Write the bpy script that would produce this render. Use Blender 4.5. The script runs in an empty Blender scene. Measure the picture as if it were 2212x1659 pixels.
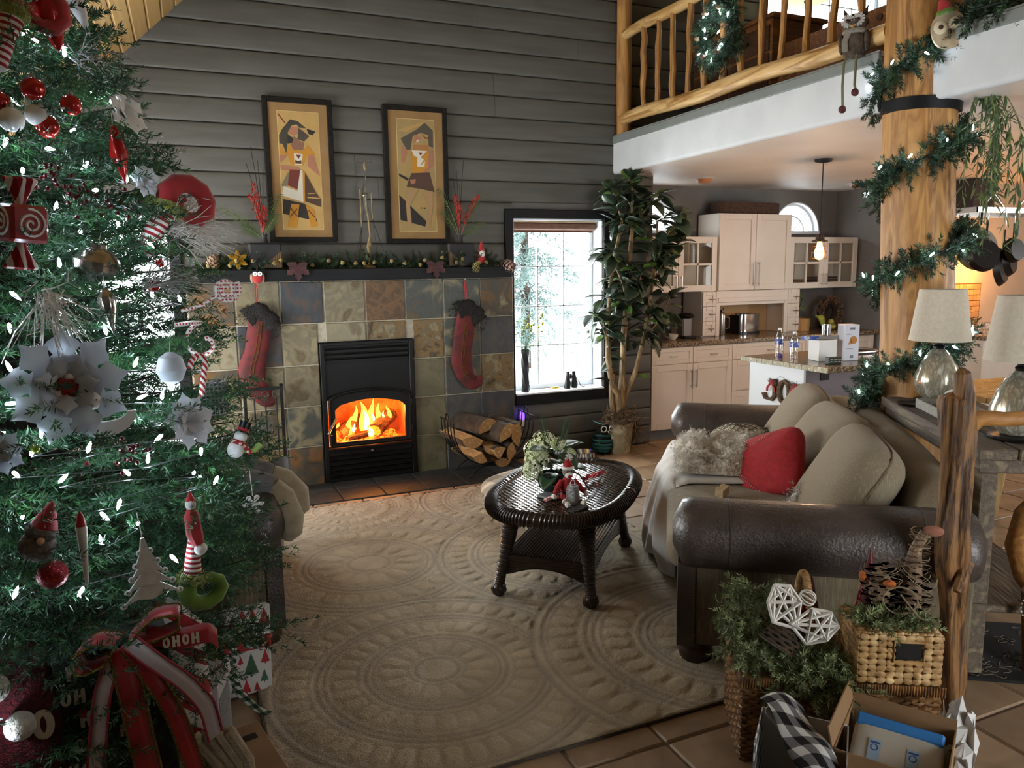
import bpy, math, random
import numpy as np
from mathutils import Vector as V, Matrix

# ---------------------------------------------------------------- camera, world, lights, exposure
sc = bpy.context.scene
COL = sc.collection
cam_d = bpy.data.cameras.new('camera')
cam_d.sensor_width = 36.0
cam_d.lens = 1625.488 / 2212 * 36.0
cam_d.clip_start = 0.02
cam = bpy.data.objects.new('camera', cam_d)
COL.objects.link(cam)
sc.camera = cam
_y, _p, _r = math.radians(23.1618), math.radians(8.6481), math.radians(-0.8456)
_f = V((math.sin(_y) * math.cos(_p), math.cos(_y) * math.cos(_p), -math.sin(_p)))
_rt = V((math.cos(_y), -math.sin(_y), 0))
_up = _rt.cross(_f)
_R = _rt * math.cos(_r) + _up * math.sin(_r)
_U = -_rt * math.sin(_r) + _up * math.cos(_r)
cam.matrix_world = Matrix(((_R.x, _U.x, -_f.x, -1.241), (_R.y, _U.y, -_f.y, -5.717), (_R.z, _U.z, -_f.z, 1.607), (0, 0, 0, 1)))

world = bpy.data.worlds.new('overcast_sky')
sc.world = world
world.use_nodes = True
_bg = world.node_tree.nodes['Background']
_bg.inputs['Color'].default_value = (0.92, 0.97, 1.0, 1)
_bg.inputs['Strength'].default_value = 9.0

def area(name, loc, rot, sx, sy, power, col=(0.985, 0.985, 0.975), spread=math.pi):
    d = bpy.data.lights.new(name, 'AREA')
    d.shape = 'RECTANGLE'; d.size = sx; d.size_y = sy; d.energy = power; d.color = col; d.spread = spread
    o = bpy.data.objects.new(name, d); COL.objects.link(o)
    o.location = loc; o.rotation_euler = rot
    return o
# daylight entering through the windows the picture does not show: side wall and the glazed door behind the viewer
area('daylight_side_window', (-2.66, -1.35, 1.15), (0, math.radians(-90), 0), 1.2, 1.9, 80)
area('daylight_patio_door', (1.55, -7.95, 1.2), (math.radians(90), 0, 0), 1.2, 2.2, 62)
area('daylight_dining_window', (7.4, -4.2, 1.4), (0, math.radians(90), 0), 1.3, 1.2, 14)
# daylight entering at the windows in view
area('daylight_window_beside_plant', (1.67, 0.30, 1.28), (math.radians(-90), 0, 0), 0.76, 1.4, 34)
area('daylight_window_behind_tree', (-1.78, 0.30, 1.28), (math.radians(-90), 0, 0), 0.8, 1.4, 44)
area('daylight_loft_window', (4.55, 0.30, 4.35), (math.radians(-90), 0, 0), 1.4, 1.3, 30)

sc.view_settings.view_transform = 'Standard'
sc.view_settings.look = 'None'
sc.view_settings.gamma = 1.0
sc.view_settings.use_curve_mapping = False
sc.view_settings.exposure = 0.45

# ---------------------------------------------------------------- helpers
rnd = random.Random(7)
PI = math.pi
R = math.radians

def lin(h):
    h = h.lstrip('#')
    c = [int(h[i:i + 2], 16) / 255 for i in (0, 2, 4)]
    return tuple(x / 12.92 if x <= 0.04045 else ((x + 0.055) / 1.055) ** 2.4 for x in c)

def T(x=0, y=0, z=0): return Matrix.Translation((x, y, z))
def RX(a): return Matrix.Rotation(R(a), 4, 'X')
def RY(a): return Matrix.Rotation(R(a), 4, 'Y')
def RZ(a): return Matrix.Rotation(R(a), 4, 'Z')
def SC(x, y=None, z=None):
    y = x if y is None else y; z = x if z is None else z
    return Matrix.Diagonal((x, y, z, 1))
def to_dir(d, p=(0, 0, 0)):
    """matrix whose local z runs along d, origin p"""
    d = V(d).normalized()
    return Matrix.Translation(p) @ d.to_track_quat('Z', 'Y').to_matrix().to_4x4()

class MB:
    def __init__(s): s.v = []; s.f = []; s.k = []; s.M = Matrix(); s.m = 0
    def add(s, vs, fs):
        o = len(s.v); M = s.M
        s.v += [tuple(M @ V(p)) for p in vs]
        s.f += [tuple(i + o for i in f) for f in fs]
        s.k += [s.m] * len(fs)
        return s
    def box(s, x0, y0, z0, x1, y1, z1, b=0.0):
        if b <= 0:
            return s.add([(x0, y0, z0), (x1, y0, z0), (x1, y1, z0), (x0, y1, z0), (x0, y0, z1), (x1, y0, z1), (x1, y1, z1), (x0, y1, z1)],
                         [(0, 3, 2, 1), (4, 5, 6, 7), (0, 1, 5, 4), (1, 2, 6, 5), (2, 3, 7, 6), (3, 0, 4, 7)])
        b = min(b, (x1 - x0) * .49, (y1 - y0) * .49, (z1 - z0) * .49)
        vs = []; idx = {}
        for i, x in enumerate((x0, x1)):
            for j, y in enumerate((y0, y1)):
                for k, z in enumerate((z0, z1)):
                    sx, sy, sz = (1, -1)[i] * b, (1, -1)[j] * b, (1, -1)[k] * b
                    idx[i, j, k] = len(vs)
                    vs += [(x, y + sy, z + sz), (x + sx, y, z + sz), (x + sx, y + sy, z)]
        fs = []
        def q(a, flip): fs.append(tuple(a) if not flip else tuple(reversed(a)))
        for i in (0, 1):
            q([idx[i, 0, 0], idx[i, 0, 1], idx[i, 1, 1], idx[i, 1, 0]], i)
            q([idx[0, i, 0] + 1, idx[1, i, 0] + 1, idx[1, i, 1] + 1, idx[0, i, 1] + 1], i)
            q([idx[0, 0, i] + 2, idx[0, 1, i] + 2, idx[1, 1, i] + 2, idx[1, 0, i] + 2], i)
        for i in (0, 1):
            for j in (0, 1):
                q([idx[i, j, 0], idx[i, j, 1], idx[i, j, 1] + 1, idx[i, j, 0] + 1], (i + j) % 2 == 0)
                q([idx[i, 0, j], idx[i, 1, j], idx[i, 1, j] + 2, idx[i, 0, j] + 2], (i + j) % 2 == 1)
                q([idx[0, i, j] + 1, idx[1, i, j] + 1, idx[1, i, j] + 2, idx[0, i, j] + 2], (i + j) % 2 == 0)
                for k in (0, 1):
                    a = idx[i, j, k]; q([a, a + 1, a + 2], (i + j + k) % 2 == 1)
        return s.add(vs, fs)
    def tube(s, pts, r, n=8, cap=True, closed=False, flat=1.0):
        pts = [V(p) for p in pts]; N = len(pts)
        rs = r if isinstance(r, (list, tuple)) else [r] * N
        vs = []; fs = []; up = None
        for i, p in enumerate(pts):
            if closed: t = pts[(i + 1) % N] - pts[i - 1]
            else: t = pts[min(i + 1, N - 1)] - pts[max(i - 1, 0)]
            if t.length < 1e-9: t = V((0, 0, 1))
            t.normalize()
            if up is None:
                up = V((0, 0, 1)) if abs(t.z) < .9 else V((1, 0, 0))
            u = up - t * up.dot(t)
            if u.length < 1e-6: u = V((1, 0, 0)) - t * t.x
            u.normalize(); up = u; w = t.cross(u)
            for j in range(n):
                a = 2 * PI * j / n
                vs.append(p + (u * math.cos(a) + w * math.sin(a) * flat) * rs[i])
        for i in range(N if closed else N - 1):
            a = i * n; b = ((i + 1) % N) * n
            for j in range(n):
                k = (j + 1) % n
                fs.append((a + j, a + k, b + k, b + j))
        if cap and not closed:
            fs.append(tuple(range(n - 1, -1, -1))); fs.append(tuple(range((N - 1) * n, N * n)))
        return s.add(vs, fs)
    def cyl(s, p0, p1, r0, r1=None, n=16): return s.tube([p0, p1], [r0, r0 if r1 is None else r1], n)
    def lathe(s, prof, n=24, a0=0.0, a1=2 * PI, rib=None):
        full = abs(a1 - a0 - 2 * PI) < 1e-6; m = n if full else n + 1
        vs = []; fs = []
        for r, z in prof:
            for j in range(m):
                a = a0 + (a1 - a0) * j / n
                q = r * (rib(a, z) if rib else 1)
                vs.append((q * math.cos(a), q * math.sin(a), z))
        for i in range(len(prof) - 1):
            for j in range(n):
                k = (j + 1) % m
                fs.append((i * m + j, i * m + k, (i + 1) * m + k, (i + 1) * m + j))
        if full:
            if prof[0][0] > 1e-5: fs.append(tuple(range(m - 1, -1, -1)))
            if prof[-1][0] > 1e-5: fs.append(tuple(range((len(prof) - 1) * m, len(prof) * m)))
        return s.add(vs, fs)
    def ell(s, c, r, nu=16, nv=10):
        r = r if isinstance(r, (list, tuple)) else (r, r, r)
        vs = [(c[0], c[1], c[2] - r[2])]; fs = []
        for i in range(1, nv):
            b = -PI / 2 + PI * i / nv
            for j in range(nu):
                a = 2 * PI * j / nu
                vs.append((c[0] + r[0] * math.cos(b) * math.cos(a), c[1] + r[1] * math.cos(b) * math.sin(a), c[2] + r[2] * math.sin(b)))
        vs.append((c[0], c[1], c[2] + r[2])); e = len(vs) - 1
        for j in range(nu): fs.append((0, 1 + (j + 1) % nu, 1 + j))
        for i in range(nv - 2):
            for j in range(nu):
                a = 1 + i * nu; k = (j + 1) % nu
                fs.append((a + j, a + k, a + nu + k, a + nu + j))
        for j in range(nu): fs.append((e - nu + j, e - nu + (j + 1) % nu, e))
        return s.add(vs, fs)
    def prism(s, poly, z0, z1):
        n = len(poly)
        if sum(poly[i][0] * poly[(i + 1) % n][1] - poly[(i + 1) % n][0] * poly[i][1] for i in range(n)) < 0: poly = poly[::-1]
        vs = [(x, y, z0) for x, y in poly] + [(x, y, z1) for x, y in poly]
        fs = [tuple(range(n - 1, -1, -1)), tuple(range(n, 2 * n))] + [(i, (i + 1) % n, n + (i + 1) % n, n + i) for i in range(n)]
        return s.add(vs, fs)
    def grid(s, f, nu, nv, wrapu=False):
        """surface from f(u, v) -> point"""
        mu = nu if wrapu else nu + 1
        vs = [f(i / nu, j / nv) for j in range(nv + 1) for i in range(mu)]
        fs = [(j * mu + i, j * mu + (i + 1) % mu, (j + 1) * mu + (i + 1) % mu, (j + 1) * mu + i) for j in range(nv) for i in range(nu)]
        return s.add(vs, fs)
    def sheet(s, f, nu, nv, th):
        """two-sided sheet with thickness th from f(u, v)"""
        e = 1e-3
        def nrm(u, v):
            a = V(f(min(u + e, 1), v)) - V(f(max(u - e, 0), v)); b = V(f(u, min(v + e, 1))) - V(f(u, max(v - e, 0)))
            n = a.cross(b)
            return n.normalized() if n.length > 1e-12 else V((0, 0, 1))
        m = nu + 1; P = [[V(f(i / nu, j / nv)) for i in range(m)] for j in range(nv + 1)]
        N = [[nrm(i / nu, j / nv) for i in range(m)] for j in range(nv + 1)]
        vs = [P[j][i] + N[j][i] * th / 2 for j in range(nv + 1) for i in range(m)] + [P[j][i] - N[j][i] * th / 2 for j in range(nv + 1) for i in range(m)]
        o = m * (nv + 1); fs = []
        for j in range(nv):
            for i in range(nu):
                a = j * m + i
                fs += [(a, a + 1, a + m + 1, a + m), (o + a, o + a + m, o + a + m + 1, o + a + 1)]
        for i in range(nu):
            fs += [(i, o + i, o + i + 1, i + 1), (nv * m + i, nv * m + i + 1, o + nv * m + i + 1, o + nv * m + i)]
        for j in range(nv):
            a, b = j * m, j * m + nu
            fs += [(a, a + m, o + a + m, o + a), (b, o + b, o + b + m, b + m)]
        return s.add(vs, fs)
    def cushion(s, w, d, h, e1=.8, e2=.32, nu=36, nv=14):
        """soft pillow centred on the origin: w x d plan, h thick at the centre"""
        pw = lambda c, e: math.copysign(abs(c) ** e, c)
        def f(u, v):
            a = 2 * PI * u; b = -PI / 2 + PI * v; c = abs(math.cos(b)) ** e1
            return (w / 2 * c * pw(math.cos(a), e2), d / 2 * c * pw(math.sin(a), e2), h / 2 * pw(math.sin(b), e1))
        return s.grid(f, nu, nv, wrapu=True)
    def build(s, name, mats, parent=None, smooth=True, ang=35, loc=None, weld=False):
        me = bpy.data.meshes.new(name)
        me.from_pydata(s.v, [], s.f)
        for m in (mats if isinstance(mats, (list, tuple)) else [mats]): me.materials.append(m)
        if any(s.k): me.polygons.foreach_set('material_index', s.k)
        if smooth:
            me.polygons.foreach_set('use_smooth', [True] * len(s.f))
            if ang: me.set_sharp_from_angle(angle=R(ang))
        me.update()
        o = bpy.data.objects.new(name, me); COL.objects.link(o)
        if parent is not None: o.parent = parent
        if loc is not None: o.location = loc
        return o

def tag(o, label=None, cat=None, group=None, kind=None):
    if label: o['label'] = label
    if cat: o['category'] = cat
    if group: o['group'] = group
    if kind: o['kind'] = kind
    return o
def thing(name, label, cat, loc=(0, 0, 0), rz=0, group=None, rot=None, scale=None, kind=None):
    o = bpy.data.objects.new(name, None); COL.objects.link(o)
    o.empty_display_size = .05
    o.location = loc; o.rotation_euler = rot if rot else (0, 0, R(rz))
    if scale: o.scale = (scale,) * 3 if not isinstance(scale, tuple) else scale
    return tag(o, label, cat, group, kind)
def dup(root, loc, rz=None, label=None, rot=None, scale=None, group=None):
    r = root.copy(); COL.objects.link(r); r.location = loc
    if rz is not None: r.rotation_euler = (0, 0, R(rz))
    if rot is not None: r.rotation_euler = rot
    if scale: r.scale = (scale,) * 3
    if label: r['label'] = label
    if group: r['group'] = group
    for ch in list(root.children):
        c = ch.copy(); COL.objects.link(c); c.parent = r
        for g in list(ch.children):
            d = g.copy(); COL.objects.link(d); d.parent = c
    return r
def one(mb, name, mat, label, cat, loc=(0, 0, 0), rz=0, group=None, kind=None, rot=None, **kw):
    o = mb.build(name, mat, **kw); o.location = loc; o.rotation_euler = rot if rot else (0, 0, R(rz))
    return tag(o, label, cat, group, kind)

def needles(name, sprigs, mat, parent, seed=1, stem_mat=None):
    """conifer foliage: sprigs = rows of (ox,oy,oz, dx,dy,dz, length, needle_len, n_needles, half_width)"""
    rg = np.random.default_rng(seed)
    A = np.array(sprigs, float)
    n = A[:, 8].astype(int); idx = np.repeat(np.arange(len(A)), n); B = A[idx]; N = len(B)
    d = B[:, 3:6]; d = d / np.linalg.norm(d, axis=1, keepdims=True)
    ref = np.where(np.abs(d[:, 2:3]) > .9, np.array([[1., 0, 0]]), np.array([[0, 0, 1.]]))
    u = np.cross(d, ref); u /= np.linalg.norm(u, axis=1, keepdims=True); w = np.cross(d, u)
    t = rg.random(N); ph = rg.random(N) * 2 * np.pi
    al = (0.95 - 0.45 * t ** 3) * (0.8 + 0.4 * rg.random(N))
    droop = (t ** 2)[:, None] * B[:, 6:7] * 0.12 * np.array([[0, 0, -1.]])
    base = B[:, 0:3] + d * (t * B[:, 6])[:, None] + droop
    nd = d * np.cos(al)[:, None] + (u * np.cos(ph)[:, None] + w * np.sin(ph)[:, None]) * np.sin(al)[:, None]
    ln = B[:, 7] * (0.75 + 0.5 * rg.random(N)) * (1 - 0.3 * t)
    sd = np.cross(nd, rg.normal(size=(N, 3))); sd /= np.linalg.norm(sd, axis=1, keepdims=True) + 1e-9
    hw = B[:, 9:10]
    mid = base + nd * (ln * .5)[:, None]
    tip = base + nd * ln[:, None]
    vs = np.stack([base - sd * hw * .5, base + sd * hw * .5, mid + sd * hw, tip, mid - sd * hw], 1).reshape(-1, 3)
    me = bpy.data.meshes.new(name)
    me.vertices.add(5 * N); me.vertices.foreach_set('co', vs.ravel())
    me.loops.add(5 * N); me.loops.foreach_set('vertex_index', np.arange(5 * N, dtype=np.int32))
    me.polygons.add(N); me.polygons.foreach_set('loop_start', np.arange(0, 5 * N, 5, dtype=np.int32))
    me.polygons.foreach_set('loop_total', np.full(N, 5, np.int32))
    me.materials.append(mat); me.update(calc_edges=True); me.validate()
    o = bpy.data.objects.new(name, me); COL.objects.link(o); o.parent = parent
    o['kind'] = 'stuff'
    return o

# ---------------------------------------------------------------- materials
_cache = {}
def mat(name, col, rough=.6, metal=0.0, col2=None, scale=6.0, detail=5, lo=.35, hi=.65, bump=0.0, bscale=60.0, stretch=(1, 1, 1), dist=0.0,
        rand=0.0, emit=0.0, ecol=None, trans=0.0, ior=1.45, coat=0.0, sheen=0.0, wave=None, world=False, spec=None, bstretch=None):
    if name in _cache: return _cache[name]
    m = bpy.data.materials.new(name); m.use_nodes = True; _cache[name] = m
    nt = m.node_tree; b = nt.nodes['Principled BSDF']
    c = lin(col) if isinstance(col, str) else col
    b.inputs['Base Color'].default_value = (*c, 1); b.inputs['Roughness'].default_value = rough; b.inputs['Metallic'].default_value = metal
    if spec is not None: b.inputs['Specular IOR Level'].default_value = spec
    if trans: b.inputs['Transmission Weight'].default_value = trans; b.inputs['IOR'].default_value = ior
    if coat: b.inputs['Coat Weight'].default_value = coat; b.inputs['Coat Roughness'].default_value = .15
    if sheen: b.inputs['Sheen Weight'].default_value = sheen
    if emit:
        e = ecol or col; e = lin(e) if isinstance(e, str) else e
        b.inputs['Emission Color'].default_value = (*e, 1); b.inputs['Emission Strength'].default_value = emit
    L = nt.links.new; N = nt.nodes.new
    out = None
    if col2 is not None or bump:
        if world:
            g = N('ShaderNodeNewGeometry'); src = g.outputs['Position']
        else:
            tc = N('ShaderNodeTexCoord'); src = tc.outputs['Object']
        if rand:
            oi = N('ShaderNodeObjectInfo'); va = N('ShaderNodeVectorMath'); va.operation = 'ADD'
            ms = N('ShaderNodeMath'); ms.operation = 'MULTIPLY'; ms.inputs[1].default_value = 37.0
            L(oi.outputs['Random'], ms.inputs[0]); L(src, va.inputs[0]); L(ms.outputs[0], va.inputs[1]); src = va.outputs[0]
    if col2 is not None:
        mp = N('ShaderNodeMapping'); mp.inputs['Scale'].default_value = stretch; L(src, mp.inputs['Vector'])
        if wave:
            t = N('ShaderNodeTexWave'); t.inputs['Scale'].default_value = scale; t.inputs['Distortion'].default_value = dist or 4; t.inputs['Detail'].default_value = 3
            t.bands_direction = wave; fac = t.outputs['Fac']
        else:
            t = N('ShaderNodeTexNoise'); t.inputs['Scale'].default_value = scale; t.inputs['Detail'].default_value = detail; t.inputs['Distortion'].default_value = dist
            fac = t.outputs['Fac']
        L(mp.outputs['Vector'], t.inputs['Vector'])
        rp = N('ShaderNodeValToRGB')
        cols = [c] + ([lin(x) if isinstance(x, str) else x for x in (col2 if isinstance(col2, list) else [col2])])
        el = rp.color_ramp.elements
        el[0].position = lo; el[0].color = (*cols[0], 1); el[1].position = hi; el[1].color = (*cols[-1], 1)
        for i, cc in enumerate(cols[1:-1]):
            e = el.new(lo + (hi - lo) * (i + 1) / (len(cols) - 1)); e.color = (*cc, 1)
        L(fac, rp.inputs['Fac']); out = rp.outputs['Color']
        if rand:
            hs = N('ShaderNodeHueSaturation'); mr = N('ShaderNodeMapRange'); mr.inputs['To Min'].default_value = 1 - rand; mr.inputs['To Max'].default_value = 1 + rand
            L(oi.outputs['Random'], mr.inputs['Value']); L(mr.outputs['Result'], hs.inputs['Value']); L(out, hs.inputs['Color']); out = hs.outputs['Color']
        L(out, b.inputs['Base Color'])
    if bump:
        mp2 = N('ShaderNodeMapping'); mp2.inputs['Scale'].default_value = bstretch or stretch; L(src, mp2.inputs['Vector'])
        t2 = N('ShaderNodeTexNoise'); t2.inputs['Scale'].default_value = bscale; t2.inputs['Detail'].default_value = 4; L(mp2.outputs['Vector'], t2.inputs['Vector'])
        bp = N('ShaderNodeBump'); bp.inputs['Strength'].default_value = bump; bp.inputs['Distance'].default_value = .02
        L(t2.outputs['Fac'], bp.inputs['Height']); L(bp.outputs['Normal'], b.inputs['Normal'])
    return m

def glass_mat(name, tint=(1, 1, 1), refl=.08, rough=0.0):
    m = bpy.data.materials.new(name); m.use_nodes = True; nt = m.node_tree
    nt.nodes.remove(nt.nodes['Principled BSDF'])
    o = nt.nodes['Material Output']; t = nt.nodes.new('ShaderNodeBsdfTransparent'); g = nt.nodes.new('ShaderNodeBsdfGlossy'); x = nt.nodes.new('ShaderNodeMixShader')
    t.inputs['Color'].default_value = (*tint, 1); g.inputs['Roughness'].default_value = rough
    fr = nt.nodes.new('ShaderNodeLayerWeight'); fr.inputs['Blend'].default_value = .25
    mr = nt.nodes.new('ShaderNodeMapRange'); mr.inputs['To Min'].default_value = refl * .5; mr.inputs['To Max'].default_value = min(1, refl * 6)
    nt.links.new(fr.outputs['Fresnel'], mr.inputs['Value']); nt.links.new(mr.outputs['Result'], x.inputs['Fac'])
    nt.links.new(t.outputs[0], x.inputs[1]); nt.links.new(g.outputs[0], x.inputs[2]); nt.links.new(x.outputs[0], o.inputs['Surface'])
    _cache[name] = m
    return m

SIDING = mat('grey_siding_paint', '#575651', .62, col2='#4d4c47', scale=3, stretch=(.6, 6, 6), bump=.08, bscale=30, bstretch=(.5, 8, 8))
BLACKTRIM = mat('black_painted_wood', '#0d0e11', .6, col2='#131519', scale=12, stretch=(.4, 4, 4), spec=.25)
WHITEPAINT = mat('white_wall_paint', '#cfd2d2', .7, col2='#c7cacb', scale=5)
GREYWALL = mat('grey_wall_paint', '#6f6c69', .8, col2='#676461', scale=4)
WARMWALL = mat('warm_white_wall_paint', '#c9b9a6', .8, col2='#c0b09c', scale=4)
CEILWHITE = mat('white_ceiling_paint', '#cfc6bd', .55, col2='#c6bcb2', scale=2.0, bump=.04, bscale=18)
GREYTRIM = mat('grey_edge_trim', '#7e837f', .55, col2='#757a76', scale=6)
PINE = mat('knotty_pine_board', '#c4a36c', .5, col2=['#ba975e', '#cdb07c'], scale=2, stretch=(12, .4, 12), lo=.3, hi=.7, rand=.12, bump=.03)
LOG = mat('peeled_log_wood', '#b07f45', .55, col2=['#bb8c50', '#96693a', '#b58549', '#7d5228', '#b98a4e'], scale=2.2, stretch=(4, 4, .5), lo=.3, hi=.72, dist=1.2, bump=.25, bscale=9, bstretch=(4, 4, .5))
LOGY = mat('peeled_log_rail_wood', '#c39557', .5, col2=['#d8b47a', '#9c6e38', '#cca267'], scale=3, stretch=(5, .6, 5), lo=.3, hi=.72, dist=1.0, bump=.2, bscale=9, bstretch=(4, .5, 4))
DRIFT = mat('weathered_log_wood', '#5e4022', .65, col2=['#80582c', '#3a2614', '#6f4a26'], scale=3.2, stretch=(6, 6, .7), lo=.3, hi=.7, dist=2.0, bump=.5, bscale=12, bstretch=(5, 5, .6))
BLACKMETAL = mat('black_cast_iron', '#101012', .55, .2, spec=.3, bump=.05, bscale=200)
STEEL = mat('brushed_steel', '#b9b9b6', .28, 1.0)
CHROME = mat('polished_chrome', '#d8d8d8', .1, 1.0)
LEATHER = mat('dark_brown_leather', '#3b332f', .42, col2=['#463c37', '#322b28'], scale=5, bump=.25, bscale=90, coat=.12)
TWEED = mat('oatmeal_tweed_fabric', '#8d8069', .9, col2=['#796c56', '#998d75'], scale=22, stretch=(12, 12, .8), lo=.3, hi=.7, bump=.35, bscale=220, sheen=.15)
TWEED_H = mat('oatmeal_tweed_fabric_crosswise', '#8d8069', .9, col2=['#756852', '#a1957d'], scale=14, stretch=(.6, 9, 9), lo=.3, hi=.7, bump=.35, bscale=220, sheen=.15)
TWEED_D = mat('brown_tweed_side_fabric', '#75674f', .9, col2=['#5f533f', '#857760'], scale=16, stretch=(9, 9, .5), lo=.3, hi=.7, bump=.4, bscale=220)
BRASS = mat('antique_brass', '#8a6a35', .35, 1.0)
NEEDLE = mat('fir_needle_green', '#2d5a34', .5, col2=['#1c4226', '#4f8448'], scale=9, lo=.3, hi=.7)
NEEDLE2 = mat('artificial_pine_green', '#2c4a2f', .6, col2=['#1c3322', '#4d6b45'], scale=14, lo=.3, hi=.7)
NEEDLE3 = mat('pale_cedar_green', '#7d8a5e', .65, col2=['#626f48', '#a3ad7d'], scale=14, lo=.3, hi=.7)
BARK = mat('brown_bark', '#3a2a1e', .9, col2='#22180f', scale=14, bump=.4, bscale=40)
RED = mat('red_felt', '#a31a1c', .8, col2='#8a1216', scale=20, sheen=.3)
REDGLOSS = mat('red_glass_bauble', '#b0140f', .12, .35, coat=.6)
REDGLIT = mat('red_glitter', '#7d0f14', .35, .5, col2='#c02a2a', scale=260, detail=1, bump=.6, bscale=300)
WHITEFELT = mat('white_felt', '#d6d4cf', .85, col2='#c4c2be', scale=30, sheen=.3)
WHITEGLOSS = mat('white_glossy_paint', '#e4e4e2', .25)
GREENFELT = mat('lime_green_felt', '#5f7f1e', .85, col2='#4c6a16', scale=20, sheen=.3)
FURGREEN = mat('lime_green_fur', '#98a03a', .95, col2='#7d8728', scale=60, bump=.8, bscale=120, sheen=.5)
SILVER = mat('silver_glass', '#c9c6bf', .16, .85, col2='#8f8a80', scale=30)
SILVGLIT = mat('silver_glitter', '#bdbdbd', .3, .8, col2='#6b6b6b', scale=300, detail=1, bump=.9, bscale=320)
GOLDGLIT = mat('gold_glitter', '#a9923c', .3, .8, col2='#5d5220', scale=300, detail=1, bump=.9, bscale=320)
ICEWHITE = mat('frosted_white_plastic', '#e6ecf2', .6, trans=.45, col2='#d5dde6', scale=12)
LEDMAT = mat('lit_led_bulb', '#dfe9ff', .3, emit=75.0, ecol=(.72, .84, 1.0))
WIRE = mat('dark_green_wire', '#0e1a12', .5)
BLACKPLASTIC = mat('black_plastic', '#0f0f11', .3)
GLASS = glass_mat('window_glass', (.98, 1, 1), .06)
CLEARGLASS = glass_mat('clear_glass', (.96, .97, .96), .12)
SMOKEGLASS = glass_mat('stove_glass', (1.0, .93, .85), .04)
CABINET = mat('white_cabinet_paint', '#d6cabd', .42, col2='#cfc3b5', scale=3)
GRANITE = mat('speckled_brown_granite', '#6a5642', .2, col2=['#3a2c22', '#9a866b', '#54432f'], scale=55, detail=3, lo=.3, hi=.7)
GRANITE_E = mat('pale_granite_edge', '#b9b39c', .35, col2=['#8d8468', '#d0ccb8'], scale=45, detail=4, lo=.3, hi=.7, bump=.3, bscale=60)
WICKER = mat('dark_brown_wicker', '#2d1d16', .35, col2='#1d120d', scale=30, coat=.2)
WICKER_TAN = mat('tan_willow_wicker', '#8a6136', .55, col2=['#5c3d1f', '#a87b47'], scale=18, lo=.3, hi=.7)
SEAGRASS = mat('natural_seagrass', '#b8925e', .6, col2=['#8f6b3d', '#cfae7c'], scale=16, lo=.3, hi=.7)
CARDBOARD = mat('brown_cardboard', '#8a6a48', .85, col2='#7d5f3f', scale=6)
PAPERWHITE = mat('white_paper', '#c9c8c6', .8)
TWIG = mat('white_painted_twig', '#cfcac2', .7)
TWIGBROWN = mat('brown_twig', '#4a3828', .85, col2='#2e2218', scale=20)
CONE = mat('brown_pinecone_scale', '#5b4030', .7, col2='#8d7458', scale=25)
CREAMFUR = mat('cream_faux_fur', '#d9d2c4', .95, col2='#b8b0a2', scale=30, bump=.9, bscale=70, sheen=.5)
LINEN = mat('white_linen_sheet', '#c9c7c2', .85, col2='#b9b7b2', scale=6, sheen=.2)
# ---------------------------------------------------------------- the room
WB = 0.06
def struct(o, label=None): o['kind'] = 'structure'; return o

# floor: mortar bed with stone-look tiles laid on it
fl = MB().box(-2.75, -8.0, -0.12, 8.0, 0.8, -0.006).build('floor', mat('tan_grout', '#5f4c3c', .9, col2='#6d5947', scale=30), smooth=False)
struct(fl)
TILE = mat('tan_ceramic_floor_tile', '#8f765c', .5, col2=['#9b8268', '#806a53', '#937a61'], scale=4, detail=8, lo=.3, hi=.7, rand=.10, bump=.12, bscale=14)
PT = 0.345
tm = MB().box(-.1675, -.1675, -.02, .1675, .1675, 0, b=.006).build('floor_tile', TILE, smooth=False)
tile_me = tm.data; bpy.data.objects.remove(tm)
rest = MB()
for i in range(-8, 24):
    for j in range(-13, 13):
        x = -0.19 + PT * (i + .5); y = -3.75 + PT * (j + .5)
        if x > 7.8 or x < -2.6 or y > .7: continue
        if -1.05 < x - .18 and x + .18 < 1.17 and -3.58 < y - .18 and y + .18 < -.66: continue      # under the rug
        if -1.24 < x - .1 and x + .1 < 1.24 and y - .1 > -.5: continue                                   # under the hearth
        if y > .2 and x < 2.5: continue
        if -1.8 < x < 3.7 and -4.6 < y < .1:
            o = bpy.data.objects.new('floor_tile', tile_me); COL.objects.link(o); o.location = (x, y, 0); o.parent = fl
        else:
            rest.M = T(x, y, 0); rest.box(-.1675, -.1675, -.02, .1675, .1675, 0, b=.006)
o = rest.build('floor_tile_field', TILE, fl, smooth=False); o['kind'] = 'stuff'

# back wall: sheathing with openings, log siding courses
W1 = (1.25, 2.10, .555, 2.02)      # window beside the plant  x0 x1 z0 z1
W2 = (-2.22, -1.33, .555, 2.02)    # window behind the tree
W5 = (3.80, 5.35, 3.63, 5.0)       # loft window
WF = (-.34, .34, .24, .72)         # firebox
def zl(x): return 2.966 + .963 * (x + 1.589)
wb = MB()
def strip(x0, x1, z0, z1, wins):
    xs = x0
    for a, b, c, d in sorted(wins):
        wb.box(xs, .085, z0, a, .26, z1); wb.box(a, .085, z0, b, .26, c); wb.box(a, .085, d, b, .26, z1); xs = b
    wb.box(xs, .085, z0, x1, .26, z1)
strip(-2.75, 2.60, -.1, 2.42, [W2, WF, W1])
strip(-2.75, 7.6, 2.42, 7.0, [W5])
wall = struct(wb.build('wall_back', GREYWALL, smooth=False))
PROF = [(.09, 0), (.060, .001), (.052, .005), (.0495, .015), (.0485, .05), (.049, .11), (.0505, .148), (.054, .158), (.064, .163), (.09, .165)]
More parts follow.
